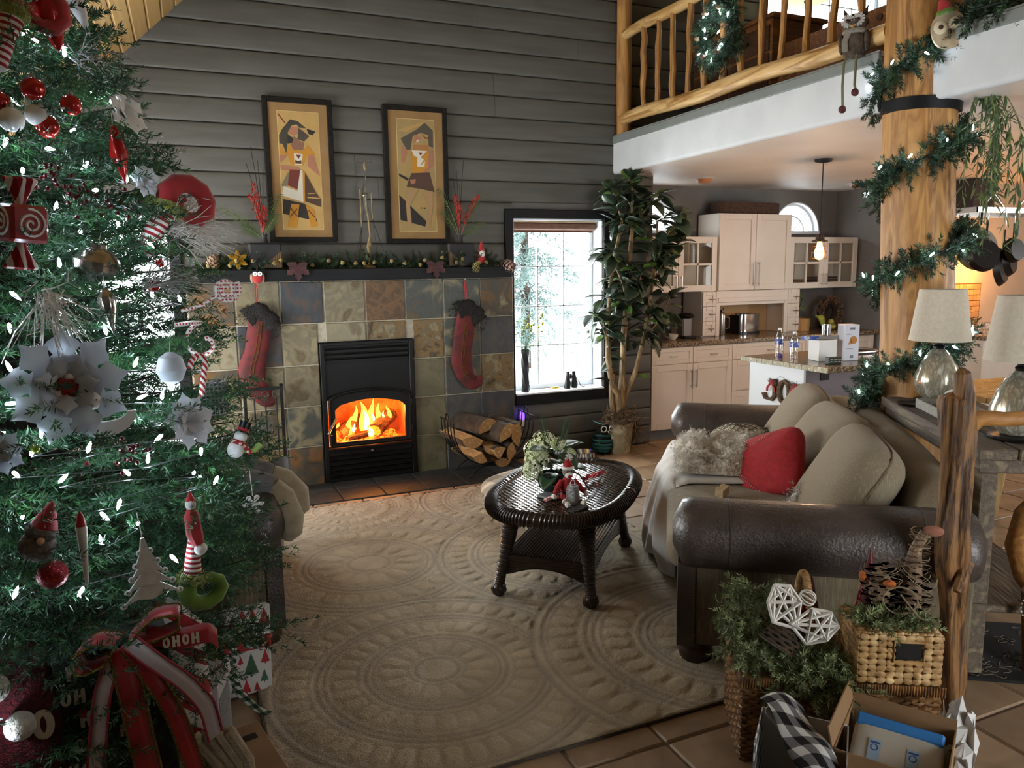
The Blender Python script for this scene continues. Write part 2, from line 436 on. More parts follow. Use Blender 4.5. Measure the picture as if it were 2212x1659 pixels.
def board(x0, x1, z):
    m = MB(); n = len(PROF)
    m.add([(x, y, z + h) for x in (x0, x1) for y, h in PROF], [(i, i + 1, n + i + 1, n + i) for i in range(n - 1)] + [tuple(range(n)), tuple(range(2 * n - 1, n - 1, -1))])
    # faces wound outwards (towards -y)
    m.f = [tuple(reversed(f)) for f in m.f]
    return m.build('siding_board', SIDING, wall, ang=60)
seams = random.Random(3)
for k in range(0, 28):
    z = .004 + .165 * k; zc = z + .08
    x0 = -2.70 if zc < 1.9 else max(-2.70, -1.589 + (z - 2.966) / .963 + .0)
    x1 = 2.605 if zc < 2.40 else 6.0
    segs = [(x0, x1)]
    for a, b, c, d in (W1, W2, W5, WF):
        if z + .16 > c - .01 and z < d + .01:
            ns = []
            for s0, s1 in segs:
                if b <= s0 or a >= s1: ns.append((s0, s1)); continue
                if a > s0: ns.append((s0, a))
                if b < s1: ns.append((b, s1))
            segs = ns
    for s0, s1 in segs:
        if s1 - s0 > 3.2:
            c = s0 + (s1 - s0) * seams.uniform(.35, .65); board(s0, c - .001, z); board(c + .001, s1, z)
        elif s1 - s0 > .02: board(s0, s1, z)

# sloped pine ceiling
ceil = MB()
for (xa, za, xb, zb) in ((-2.9, zl(-2.9), 2.4, zl(2.4)), (2.4, zl(2.4), 8.0, 4.6)):
    ceil.add([(xa, .3, za + .03), (xb, .3, zb + .03), (xb, -8.1, zb + .03), (xa, -8.1, za + .03), (xa, .3, za + .15), (xb, .3, zb + .15), (xb, -8.1, zb + .15), (xa, -8.1, za + .15)],
             [(0, 1, 2, 3), (7, 6, 5, 4), (0, 4, 5, 1), (1, 5, 6, 2), (2, 6, 7, 3), (3, 7, 4, 0)])
ceil = struct(ceil.build('ceiling', PINE, smooth=False))
sl = math.atan(.963); Lb = .118
pb = MB().box(0, -8.0, -.02, Lb - .004, .055, 0, b=.009).build('ceiling_plank', PINE, smooth=False); pm = pb.data; bpy.data.objects.remove(pb)
for k in range(62):
    s = .05 + k * Lb
    o = bpy.data.objects.new('ceiling_plank', pm); COL.objects.link(o); o.parent = ceil
    o.location = (-2.75 + s * math.cos(sl), 0, zl(-2.75) + s * math.sin(sl) + .024); o.rotation_euler = (0, -sl, 0)

# side wall with its long window, gable wall behind the viewer, dining end wall
m = MB()
m.box(-2.85, -8, -.1, -2.70, -2.35, 2.2); m.box(-2.85, -.35, -.1, -2.70, .3, 2.2); m.box(-2.85, -2.35, -.1, -2.70, -.35, .5); m.box(-2.85, -2.35, 1.78, -2.70, -.35, 2.2)
struct(m.build('wall_left', GREYWALL, smooth=False))
m = MB()
for y in (-2.35, -1.7, -1.05, -.4): m.box(-2.80, y, .5, -2.72, y + .05, 1.78)
m.box(-2.80, -2.35, .5, -2.72, -.35, .55); m.box(-2.80, -2.35, 1.73, -2.72, -.35, 1.78)
w = struct(thing('window_3', None, None)); m.build('window_frame', WHITEPAINT, w, smooth=False)
MB().box(-2.765, -2.32, .53, -2.76, -.38, 1.76).build('pane', GLASS, w, smooth=False)
m = MB()
m.box(-2.9, -8.15, -.1, .93, -8, 7); m.box(2.17, -8.15, -.1, 8.1, -8, 7); m.box(.93, -8.15, -.1, 2.17, -8, 0); m.box(.93, -8.15, 2.34, 2.17, -8, 7)
struct(m.build('wall_front', GREYWALL, smooth=False))
m = MB()
for x in (.93, 1.52, 2.11): m.box(x, -8.1, 0, x + .06, -8.02, 2.34)
for z in (0, 2.28): m.box(.93, -8.1, z, 2.17, -8.02, z + .06)
w = struct(thing('door_1', None, None)); m.build('door_frame', WHITEPAINT, w, smooth=False)
MB().box(.96, -8.065, .03, 2.14, -8.06, 2.31).build('pane', GLASS, w, smooth=False)
struct(MB().box(-2.7, -6.45, -.1, .75, -6.30, 5.0).build('wall_light_block', GREYWALL, smooth=False))  # unseen wall added to keep the door's daylight off the gifts
m = MB(); m.box(7.5, -8, -.1, 7.65, -5.0, 5); m.box(7.5, -3.4, -.1, 7.65, .3, 5); m.box(7.5, -5.0, -.1, 7.65, -3.4, .8); m.box(7.5, -5, 2.1, 7.65, -3.4, 5)
struct(m.build('wall_right', WARMWALL, smooth=False))

# kitchen alcove walls, loft slab (its underside is the kitchen ceiling)
ARCH = [(3.06, .335), (4.88, .325)]; AZ = 1.955
m = MB()
m.box(2.50, .70, -.1, 5.45, .85, AZ); xs = 2.50
for c, r in ARCH:
    m.box(xs, .70, AZ, c - r, .85, 2.42); n = 20
    for i in range(n):
        a0, a1 = PI - PI * i / n, PI - PI * (i + 1) / n
        p0 = (c + r * math.cos(a0), AZ + r * math.sin(a0)); p1 = (c + r * math.cos(a1), AZ + r * math.sin(a1))
        m.add([(p0[0], .70, p0[1]), (p1[0], .70, p1[1]), (p1[0], .70, 2.42), (p0[0], .70, 2.42), (p0[0], .85, p0[1]), (p1[0], .85, p1[1]), (p1[0], .85, 2.42), (p0[0], .85, 2.42)],
              [(0, 1, 2, 3), (7, 6, 5, 4), (0, 4, 5, 1), (3, 2, 6, 7)])
    xs = c + r
m.box(xs, .70, AZ, 5.45, .85, 2.42)
struct(m.build('wall_kitchen', GREYWALL, smooth=False))
m = MB(); m.box(2.50, .262, -.1, 2.60, .70, 2.42)
struct(m.build('wall_kitchen_return', GREYWALL, smooth=False))
m = MB(); m.box(5.45, -.40, -.1, 5.60, .85, 2.42)
struct(m.build('wall_kitchen_side', GREYWALL, smooth=False))
m = MB(); m.box(5.60, -.40, -.1, 7.6, -.25, 2.42)
struct(m.build('wall_cooking', WARMWALL, smooth=False))
m = MB(); m.box(2.24, -8, 2.405, 7.6, .70, 2.68)
struct(m.build('ceiling_kitchen', CEILWHITE, smooth=False))
m = MB(); m.box(2.20, -8, 2.685, 7.6, .084, 2.71); struct(m.build('floor_loft', mat('loft_carpet', '#5b5148', .95, col2='#4d443c', scale=40), smooth=False))
# white fascia board in two runs with rounded lower edge, grey edge strip above
for nm, ya, yb in (('trim_1', -2.66, .05), ('trim_2', -8, -2.98)):
    pr = [(2.235, 2.652), (2.200, 2.652), (2.198, 2.43), (2.204, 2.412), (2.216, 2.403), (2.235, 2.403)]
    m = MB(); n = len(pr)
    m.add([(x, y, z) for y in (ya, yb) for x, z in pr], [(i, (i + 1) % n, n + (i + 1) % n, n + i) for i in range(n)] + [tuple(range(n)), tuple(range(2 * n - 1, n - 1, -1))])
    m.f = [tuple(reversed(f)) for f in m.f]
    struct(m.build(nm, WHITEPAINT, ang=50))
for nm, ya, yb in (('trim_3', -2.66, .045), ('trim_4', -8, -2.98)):
    m = MB(); m.box(2.185, ya, 2.652, 2.30, yb, 2.708, b=.004); m.box(2.192, ya, 2.708, 2.30, yb, 2.718); struct(m.build(nm, GREYTRIM, smooth=False))

# ---------------------------------------------------------------- windows in view
SASH = mat('white_vinyl_sash', '#d8dce0', .4)
def casement(name, W, cols, rows, trim=.075, yd=.20):
    x0, x1, z0, z1 = W
    w = struct(thing(name, None, None))
    t = MB()
    t.box(x0 - trim, .022, z0 - .09, x0, .085, z1 + trim, b=.004); t.box(x1, .022, z0 - .09, x1 + trim, .085, z1 + trim, b=.004)
    t.box(x0, .022, z1, x1, .085, z1 + trim, b=.004); t.box(x0, .022, z0 - .09, x1, .085, z0 - .002, b=.004)
    t.build('window_casing', BLACKTRIM, w, smooth=False)
    r = MB()
    r.box(x0, .05, z0, x0 + .012, .26, z1); r.box(x1 - .012, .05, z0, x1, .26, z1); r.box(x0, .05, z1 - .012, x1, .26, z1)
    r.build('window_reveal', SASH, w, smooth=False)
    s = MB().box(x0, .012, z0 - .002, x1, .26, z0 + .014, b=.004).build('window_sill', SASH, w, smooth=False)
    f = MB(); a = .04
    f.box(x0 + .012, yd, z0 + .014, x0 + .012 + a, yd + .05, z1 - .012, b=.004); f.box(x1 - .012 - a, yd, z0 + .014, x1 - .012, yd + .05, z1 - .012, b=.004)
    f.box(x0 + .012 + a, yd, z0 + .014, x1 - .012 - a, yd + .05, z0 + .014 + a, b=.004); f.box(x0 + .012 + a, yd, z1 - .012 - a, x1 - .012 - a, yd + .05, z1 - .012, b=.004)
    f.build('window_sash', SASH, w, smooth=False)
    gx0, gx1, gz0, gz1 = x0 + .05, x1 - .05, z0 + .052, z1 - .05
    MB().box(gx0, yd + .024, gz0, gx1, yd + .028, gz1).build('pane', GLASS, w, smooth=False)
    for i in range(1, cols):
        x = gx0 + (gx1 - gx0) * i / cols; MB().box(x - .006, yd + .012, gz0, x + .006, yd + .04, gz1).build('muntin', SASH, w, smooth=False)
    for j in range(1, rows):
        z = gz0 + (gz1 - gz0) * j / rows; MB().box(gx0, yd + .012, z - .006, gx1, yd + .04, z + .006).build('muntin', SASH, w, smooth=False)
    return w
w1 = casement('window_1', W1, 3, 4)
w2 = casement('window_2', W2, 3, 4)
w5 = casement('window_5', W5, 5, 3, trim=.07)
for i, (c, r) in enumerate(ARCH):
    w = struct(thing('window_%d' % (6 + i), None, None))
    f = MB(); n = 28
    def ring(ra, rb, ya, yb):
        p = [(c + q * math.cos(PI * k / n), AZ + q * math.sin(PI * k / n)) for q in (ra, rb) for k in range(n + 1)]
        m1 = n + 1
        f.add([(x, ya, z) for x, z in p] + [(x, yb, z) for x, z in p], [g for k in range(n) for g in ((k, k + 1, m1 + k + 1, m1 + k), (2 * m1 + k, 3 * m1 + k, 3 * m1 + k + 1, 2 * m1 + k + 1), (k, 2 * m1 + k, 2 * m1 + k + 1, k + 1), (m1 + k, m1 + k + 1, 3 * m1 + k + 1, 3 * m1 + k))])
    ring(r - .035, r, .76, .80); ring(r - .012, r, .695, .76); ring(r * .55 - .008, r * .55 + .008, .77, .785)
    f.box(c - r, .69, AZ - .012, c + r, .80, AZ + .02)
    f.build('window_frame', SASH, w, smooth=False)
    for a in (45, 90, 135):
        MB().tube([(c, .777, AZ), (c + (r - .03) * math.cos(R(a)), .777, AZ + (r - .03) * math.sin(R(a)))], .007, 6).build('muntin', SASH, w)
    MB().add([(c, .79, AZ)] + [(c + r * math.cos(PI * k / n), .79, AZ + r * math.sin(PI * k / n)) for k in range(n + 1)], [(0, k + 2, k + 1) for k in range(n)]).build('pane', GLASS, w, smooth=False)
# roller blind rolled up in the window beside the plant
t = thing('roller_blind', 'brown roller blind rolled up at the top of the window beside the plant', 'blind', (0, 0, 0))
MB().cyl((1.275, .15, 1.965), (2.075, .15, 1.965), .03, n=16).build('fabric_roll', mat('brown_blind_fabric', '#6b4a3a', .85, col2='#5c3f32', scale=30), t)
MB().sheet(lambda u, v: (1.28 + .79 * u, .182, 1.965 - .05 * v), 2, 2, .003).build('hem_panel', _cache['brown_blind_fabric'], t)
MB().box(1.275, .12, 1.995, 2.08, .19, 2.006).build('head_rail', mat('pale_wood_rail', '#a98e70', .5), t, smooth=False)

# ---------------------------------------------------------------- outside: snow and conifers seen faintly through the glass
SNOW = mat('snow', '#f2f5f8', .8, col2='#e6ebf0', scale=.6)
m = MB(); m.box(-30, 1.2, -.7, 30, 60, -.5); o = m.build('snow_ground', SNOW, smooth=False); o['kind'] = 'structure'
def conifer(x, y, h, seed, lab):
    t = thing('conifer', lab, 'tree', (x, y, -.5), group='trees outside the windows')
    MB().tube([(0, 0, 0), (0, 0, h * .9)], [.12, .03], 7).build('trunk', BARK, t)
    rg = random.Random(seed); sp = []
    for i in range(420):
        q = rg.random() ** .8; z = h * (.08 + .9 * q); L = (1 - q) * h * .2 + .15; a = rg.random() * 6.283
        sp.append((0, 0, z, math.cos(a), math.sin(a), -.25, L, .16, 46, .014))
    needles('foliage', sp, mat('haze_pale_needles', '#4f605c', .8, col2='#6f807a', scale=3), t, seed)  # outdoor haze is put into the pale needle colour
conifer(2.6, 7.0, 5.5, 1, 'tall haze-pale fir standing outside the window beside the potted plant')
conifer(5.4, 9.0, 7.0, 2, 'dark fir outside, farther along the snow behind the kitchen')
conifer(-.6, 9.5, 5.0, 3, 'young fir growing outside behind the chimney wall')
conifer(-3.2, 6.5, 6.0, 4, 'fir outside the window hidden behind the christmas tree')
# ---------------------------------------------------------------- fireplace
def slate(n, a, b, c, sc=5): return mat('slate_' + n, a, .55, col2=[b, c, a, '#7d7358' if n in 'tan pale mottled umber green_grey' else b, c], scale=sc * 1.4, detail=10, lo=.28, hi=.7, dist=.5, rand=.10, bump=.5, bscale=9)
S = {'r': slate('rust', '#4d4232', '#6f4a22', '#3f3b32', 3.5), 't': slate('tan', '#5f5846', '#4f432c', '#6f664f', 4), 'b': slate('blue', '#34373b', '#4a3a2f', '#2c3034', 4),
     'p': slate('pale', '#75705c', '#5f5440', '#807861', 4), 'n': slate('brown', '#574028', '#48331f', '#6b4d2b', 9), 'g': slate('green_grey', '#45473f', '#574525', '#3e4140', 3.5),
     'o': slate('olive', '#595740', '#4f4a36', '#625c45', 3), 'd': slate('dark', '#3d3e3b', '#47423a', '#34373a'), 'm': slate('mottled', '#5c4f38', '#352c22', '#70572c', 8), 'u': slate('umber', '#4d3f2d', '#63461f', '#3d3b33', 4)}
LAY = ['rtbtnggu', 'pbtpmmgd', 'uttttogm', 'tugggodb', 'tmruuodd']
fs = thing('fireplace_surround', 'chimney breast clad in square multicoloured slate tiles around the stove', 'fireplace', (0, 0, 0))
HX, HZ0, HZ1 = .365, .0, 1.09
m = MB(); m.box(-1.245, .004, 0, -HX, .04, 1.545); m.box(HX, .004, 0, 1.225, .04, 1.545); m.box(-HX, .004, HZ1, HX, .04, 1.545)
m.build('grout_backing', mat('grey_grout', '#a39c8b', .9, col2='#8d8778', scale=30), fs, smooth=False)
m = MB(); m.box(-1.243, .012, .002, -1.238, .045, 1.545); m.box(1.218, .012, .002, 1.223, .045, 1.545)
rt = random.Random(5)
for j in range(5):
    for i in range(8):
        x0, x1 = (i - 4) * .31 + .005, (i - 3) * .31 - .005
        z1 = 1.543 - j * .31 - .004; z0 = max(z1 - .301, .004)
        if i == 7: x1 = 1.222
        if z0 < HZ1:
            if x0 < HX and x1 > -HX:
                if x0 < -HX: x1 = -HX - .003
                elif x1 > HX: x0 = HX + .003
                elif z1 > HZ1 + .03: z0 = HZ1 + .003
                else: continue
        cx, cz = (x0 + x1) / 2, (z0 + z1) / 2
        d = rt.uniform(-.0015, .0015)
        MB().box(x0 - cx, -.006 + d, z0 - cz, x1 - cx, .012, z1 - cz, b=.004).build('tile', S[LAY[j][i]], fs, smooth=False, loc=(cx, 0, cz))
# hearth slab of dark slate
h = thing('hearth', 'low hearth of dark slate slabs in front of the stove', 'hearth', (0, 0, 0))
MB().box(-1.24, -.51, -.02, 1.22, .0, .002).build('bedding', mat('dark_grout', '#3a3835', .9), h, smooth=False)
for i in range(8):
    for (ya, yb) in ((-.51, -.20), (-.20, -.0)):
        MB().box(-.151, ya - (ya + yb) / 2 + .003, -.006, .151, yb - (ya + yb) / 2 - .003, .006, b=.003).build('slate_slab', slate('hearth', '#2b2c2c', '#35322d', '#222526'), h, smooth=False, loc=((i - 3.5) * .31 - .01, (ya + yb) / 2, .004))

# stove insert
SOOT = mat('black_stove_steel', '#0c0c0d', .5, .1, col2='#111112', scale=8, spec=.25)
st = thing('stove_insert', 'black wood burning stove insert with arched glass door and louvred grilles', 'stove', (0, 0, 0))
m = MB(); m.box(-.36, -.025, .012, -.325, .03, 1.085, b=.004); m.box(.325, -.025, .012, .36, .03, 1.085, b=.004); m.box(-.325, -.025, 1.06, .325, .03, 1.085, b=.004); m.box(-.325, -.025, .012, .325, .03, .035, b=.003)
m.build('outer_frame', SOOT, st, smooth=False)
m = MB(); m.box(-.325, -.012, .645, .325, .0, .925); m.box(-.325, -.005, .925, .325, .01, 1.06)
m.build('upper_panel', SOOT, st, smooth=False); MB().box(-.325, -.004, .035, .325, .01, .215).build('lower_panel', SOOT, st, smooth=False)
for z in (.945, .983, 1.021): 
    b = MB(); b.M = T(0, -.012, z + .012) @ RX(-28); b.box(-.318, -.016, -.004, .318, .016, .004, b=.002); b.build('upper_louvre', SOOT, st, smooth=False)
for z in (.058, .098, .138, .178):
    b = MB(); b.M = T(0, -.014, z) @ RX(-30); b.box(-.318, -.017, -.004, .318, .017, .004, b=.002); b.build('lower_louvre', SOOT, st, smooth=False)
MB().box(-.325, -.03, .215, .325, .0, .262, b=.004).build('ash_ledge', SOOT, st, smooth=False)
MB().box(-.335, -.06, .262, .335, .0, .276, b=.004).build('ash_lip', SOOT, st, smooth=False)
b = MB(); b.M = T(.0, -.032, .235) @ RX(90); b.lathe([(0, 0), (.012, 0), (.012, .006), (.008, .012), (0, .013)], 14); b.build('air_knob', STEEL, st)
# door: frame plate with arched glass opening
n = 16
outer = [(-.31, .285), (.31, .285), (.31, .64)] + [(.31 * math.cos(PI * k / n), .64 + .075 * math.sin(PI * k / n)) for k in range(1, n)] + [(-.31, .64)]
def glz(x): return .598 + .045 * math.cos(x / .27 * PI / 2) if abs(x) < .245 else .598 - .03 * (abs(x) - .245) / .03
xs = [-.272 + .544 * k / 24 for k in range(25)]
door = MB(); y0, y1 = -.045, -.012
top = [(x, .64 + .075 * math.sqrt(max(0, 1 - (x / .31) ** 2))) for x in xs]
for k in range(24):
    a, c = xs[k], xs[k + 1]
    door.add([(a, y0, glz(a)), (c, y0, glz(c)), (c, y0, top[k + 1][1]), (a, y0, top[k][1]), (a, y1, glz(a)), (c, y1, glz(c)), (c, y1, top[k + 1][1]), (a, y1, top[k][1])],
             [(0, 1, 2, 3), (7, 6, 5, 4), (0, 4, 5, 1), (3, 2, 6, 7)])
door.box(-.31, y0, .285, .31, y1, .322)
for s in (-1, 1): door.box(min(s * .31, s * .272), y0, .322, max(s * .31, s * .272), y1, .675)
dr = door.build('door', SOOT, st, smooth=False)
rim = MB().tube([(-.31, -.047, .30)] + [(-.31, -.047, .64)] + [(-.31 * math.cos(PI * k / n), -.047, .64 + .075 * math.sin(PI * k / n)) for k in range(1, n)] + [(.31, -.047, .64), (.31, -.047, .30)], .011, 8)
rim.tube([(-.31, -.047, .298), (.31, -.047, .298)], .010, 8); rim.build('door_rim', SOOT, dr)
m = MB(); m.add([(x, -.022, .322) for x in xs] + [(x, -.022, glz(x)) for x in xs], [(k, k + 1, 25 + k + 1, 25 + k) for k in range(24)]); m.build('pane', SMOKEGLASS, dr, smooth=False)
co = MB().tube([(-.335 + .008 * math.cos(t * .9) + .0015 * t * .5, -.075 + .008 * math.sin(t * .9), .40 + .0014 * t) for t in range(0, 85)], .0035, 6)
co.tube([(-.30, -.045, .385), (-.318, -.07, .39), (-.336, -.075, .40)], .005, 6); co.build('coil_handle', STEEL, dr)
for z in (.385, .60):
    b = MB().cyl((.325, -.045, z - .025), (.325, -.045, z + .025), .014, n=12); b.cyl((.325, -.045, z + .025), (.325, -.045, z + .034), .009, .004, n=10); b.build('hinge', SOOT, st)
# firebox
BRICK = mat('pale_firebrick', '#c08a5a', .9, col2=['#a36f42', '#d19a66'], scale=7, bump=.3, bscale=20)
m = MB(); m.box(-.33, .0, .262, .33, .42, .285); m.box(-.33, .40, .285, .33, .42, .71); m.box(-.34, .0, .285, -.32, .42, .71); m.box(.32, .0, .285, .34, .42, .71); m.box(-.34, .0, .70, .34, .42, .72)
m.build('firebox', BRICK, st, smooth=False)
MB().tube([(-.26, .2, .625), (.26, .2, .625)], .012, 8).build('air_tube', SOOT, st)
EMBER = mat('glowing_embers', '#3a0d02', .9, col2=['#ff5a12', '#5a1505'], scale=22, lo=.35, hi=.65, emit=1.0)
_n = EMBER.node_tree; _b = _n.nodes['Principled BSDF']; _l = _b.inputs['Base Color'].links[0].from_socket; _n.links.new(_l, _b.inputs['Emission Color']); _b.inputs['Emission Strength'].default_value = 5.0
rg = random.Random(11); m = MB()
for i in range(70):
    m.M = T(rg.uniform(-.25, .25), rg.uniform(.06, .34), .287 + rg.random() * .02) @ RZ(rg.random() * 360) @ RX(rg.uniform(-30, 30)); s = rg.uniform(.012, .03); m.box(-s, -s * .7, -s * .5, s, s * .7, s * .5, b=.004)
e = m.build('ember_bed', EMBER, st, smooth=False); e['kind'] = 'stuff'
CHAR = mat('charred_bark', '#2a1a12', .9, col2=['#5c3018', '#160d09'], scale=18, bump=.6, bscale=30)
def burnt(name, lab, p0, p1, r):
    d = V(p1) - V(p0); q = [V(p0) + d * (k / 6) for k in range(7)]
    m = MB().tube(q, [r * rg.uniform(.85, 1.1) for _ in q], 9)
    t = thing(name, lab, 'log', p0); o = m.build('charred_bark', CHAR, t); o.location = [-c for c in p0]
    e = MB(); e.M = to_dir(-d, V(p0) - d.normalized() * .001); e.lathe([(0, .003), (r * .8, .001), (r * .8, -.01)], 9); o = e.build('glowing_end', EMBER, t); o.location = [-c for c in p0]
burnt('burning_log', 'charred log lying at the hinge side of the fire, cut end forward', (.06, .09, .36), (.24, .27, .45), .06)
burnt('burning_log', 'charred log leaning behind the flames at the handle side', (-.22, .16, .34), (-.02, .30, .43), .05)
burnt('burning_log', 'thin half burnt stick low in front of the flames', (-.17, .06, .315), (.02, .12, .335), .026)
# flames
def flame_mat(name, c, s):
    m = bpy.data.materials.new(name); m.use_nodes = True; nt = m.node_tree; nt.nodes.remove(nt.nodes['Principled BSDF'])
    e = nt.nodes.new('ShaderNodeEmission'); e.inputs['Color'].default_value = (*c, 1); e.inputs['Strength'].default_value = s
    nt.links.new(e.outputs[0], nt.nodes['Material Output'].inputs['Surface']); return m
FL1 = flame_mat('orange_flame', (1.0, .27, .03), 4.5); FL2 = flame_mat('yellow_flame_core', (1.0, .62, .16), 9.0)
ft = thing('flames', 'orange and yellow flames rising behind the stove glass', 'fire', (0, .15, .33))
def tongue(x, y, z, h, w, sw, mt, nm):
    m = MB(); pts = []; rs = []
    for k in range(11):
        t = k / 10; pts.append((x + sw * math.sin(t * 4.0 + x * 20) * t, y, z + h * t)); rs.append(w * (math.sin(PI * min(1, t * .9 + .12)) ** .8) * (1 - t * .55) + .001)
    m.tube(pts, rs, 8, flat=.45); m.build(nm, mt, ft)
for a in [(-.02, .03, .02, .24, .045, .03), (.05, .06, .0, .27, .035, -.03), (-.13, .02, .0, .15, .03, .02), (.12, .05, .06, .17, .028, .02), (.19, .02, .08, .13, .022, -.02), (-.08, .08, .02, .20, .03, .03), (.02, -.04, -.02, .10, .04, .02), (-.2, .05, .0, .10, .03, .02)]:
    tongue(*a, FL1, 'flame_tongue')
for a in [(.0, .0, .03, .16, .026, .02), (.02, -.06, -.01, .07, .028, .015), (-.10, .0, .02, .07, .014, .01), (.06, -.01, .10, .06, .01, .01), (.14, -.01, .12, .05, .009, .01)]:
    tongue(*a, FL2, 'flame_core')
for nm, loc, e in (('fire_glow', (.0, .12, .47), 9), ('ember_glow', (-.16, .1, .38), 5), ('ember_glow', (.19, .12, .54), 5)):
    d = bpy.data.lights.new(nm, 'POINT'); d.energy = e; d.color = (1.0, .34, .06); d.shadow_soft_size = .06
    o = bpy.data.objects.new(nm, d); COL.objects.link(o); o.location = loc

# mantel shelf
m = MB(); m.box(-1.165, -.205, 1.546, 1.134, .04, 1.632, b=.004)
o = one(m, 'mantel_shelf', BLACKTRIM, 'long black timber mantel shelf above the slate tiles', 'mantel', smooth=False)

# ---------------------------------------------------------------- two framed paintings
def painting(name, lab, x0, x1, z0, z1, corners, bgc, shapes):
    t = thing(name, lab, 'painting', (x0, .018, z0)); w, h = x1 - x0, z1 - z0; f = .038
    m = MB(); m.box(0, -.012, 0, f, .02, h, b=.004); m.box(w - f, -.012, 0, w, .02, h, b=.004); m.box(f, -.012, 0, w - f, .02, f, b=.004); m.box(f, -.012, h - f, w - f, .02, h, b=.004)
    m.build('picture_frame', mat('black_picture_frame', '#0f0d0b', .6, spec=.25, col2='#181410', scale=30, bump=.4, bscale=80), t, smooth=False)
    MB().box(f, 0, f, w - f, .016, h - f).build('mat_board', mat('tan_mat_board', '#8f7046', .85, col2='#84663e', scale=7), t, smooth=False)
    ax0, ax1, az0, az1 = w * .21, w * .79, h * .095, h * .905
    MB().box(ax0 - .004, -.001, az0 - .004, ax1 + .004, .001, az1 + .004).build('gilt_slip', mat('pale_gilt_slip', '#c8ad74', .5), t, smooth=False)
    MB().box(ax0, -.0018, az0, ax1, .001, az1).build('canvas', mat('painted_ground_' + bgc[1:], bgc, .8, col2='#a48750', scale=9, lo=.25, hi=.75), t, smooth=False)
    (tlx, tly), (trx, try_), (blx, bly), (brx, bry) = corners
    def cv(p):
        v = (p[1] - (tly + try_) / 2) / ((bly + bry) / 2 - (tly + try_) / 2); v = min(max(v, 0), 1)
        a = tlx + (blx - tlx) * v; b = trx + (brx - trx) * v; u = min(max((p[0] - a) / (b - a), 0), 1)
        return (ax0 + (ax1 - ax0) * u, az1 - (az1 - az0) * v)
    for k, (c, poly) in enumerate(shapes):
        q = [cv(p) for p in poly]; m = MB(); m.M = Matrix(((1, 0, 0, 0), (0, 0, 1, -.0022 - k * .00012), (0, 1, 0, 0), (0, 0, 0, 1)))
        m.prism(q, -.00006, .00006)
        m.f = [tuple(reversed(g)) for g in m.f]
        m.build('painted_shape', mat('paint_' + c[1:], c, .75), t, smooth=False)
BK, YL, PK, BR, WH, RD, TN = '#26231f', '#b07a22', '#9c6a52', '#4a3427', '#c3beb0', '#642b20', '#ab8850'
painting('painting', 'framed painting of a dancer in a yellow dress with white apron above the mantel', -.662, -.176, 1.825, 2.835, ((140, 205), (603, 220), (232, 1475), (690, 1475)), '#b8945a', [
    (RD, [(140, 245), (150, 235), (240, 335), (230, 345)]), ('#3a362c', [(285, 295), (375, 310), (470, 380), (395, 380), (360, 345), (300, 365), (265, 450), (330, 500), (320, 545), (260, 555), (250, 660), (205, 560), (170, 555), (165, 470), (200, 400), (250, 340)]),
    (BK, [(260, 470), (320, 485), (325, 530), (290, 550), (262, 540)]), (PK, [(300, 370), (380, 370), (385, 440), (330, 470), (260, 440)]), ('#7d5744', [(330, 470), (400, 520), (450, 540), (440, 620), (330, 615), (290, 560), (320, 540)]),
    ('#453d31', [(385, 380), (510, 465), (450, 525), (375, 500)]), (BK, [(475, 385), (580, 410), (545, 455), (500, 440)]),
    (YL, [(170, 560), (250, 670), (262, 550), (320, 620), (440, 625), (490, 560), (580, 660), (480, 680), (450, 780), (300, 780), (270, 675), (175, 670)]),
    (WH, [(335, 655), (435, 660), (430, 775), (345, 775)]), (RD, [(355, 665), (420, 668), (388, 715)]), (BR, [(352, 725), (385, 735), (420, 725), (425, 765), (352, 765)]),
    (PK, [(175, 675), (270, 678), (185, 770)]), (PK, [(490, 665), (560, 670), (640, 890), (590, 860), (500, 790)]), (PK, [(180, 785), (390, 800), (400, 860), (340, 845), (190, 835)]),
    ('#6f6650', [(195, 1000), (275, 850), (285, 1000), (215, 1020)]), (RD, [(290, 830), (410, 830), (395, 1050), (270, 1000)]), (WH, [(410, 830), (435, 840), (450, 1180), (270, 1130), (205, 1110), (225, 1010), (380, 1060)]),
    (YL, [(435, 840), (460, 840), (470, 1190), (450, 1180)]), (BR, [(465, 860), (600, 1080), (655, 1150), (655, 1230), (470, 1170)]), (BK, [(215, 1150), (480, 1200), (620, 1390), (220, 1310)]),
    (YL, [(310, 1200), (405, 1205), (375, 1465), (275, 1455)]), (YL, [(470, 1200), (570, 1260), (615, 1440), (545, 1460), (500, 1280)]), (RD, [(300, 1250), (308, 1240), (385, 1330), (378, 1340)]), (RD, [(378, 1250), (385, 1260), (305, 1345), (298, 1335)]),
    (RD, [(505, 1270), (512, 1262), (590, 1340), (583, 1350)]), (TN, [(500, 1080), (590, 1075), (592, 1085), (502, 1092)]), (TN, [(495, 1120), (640, 1130), (640, 1142), (495, 1134)])])
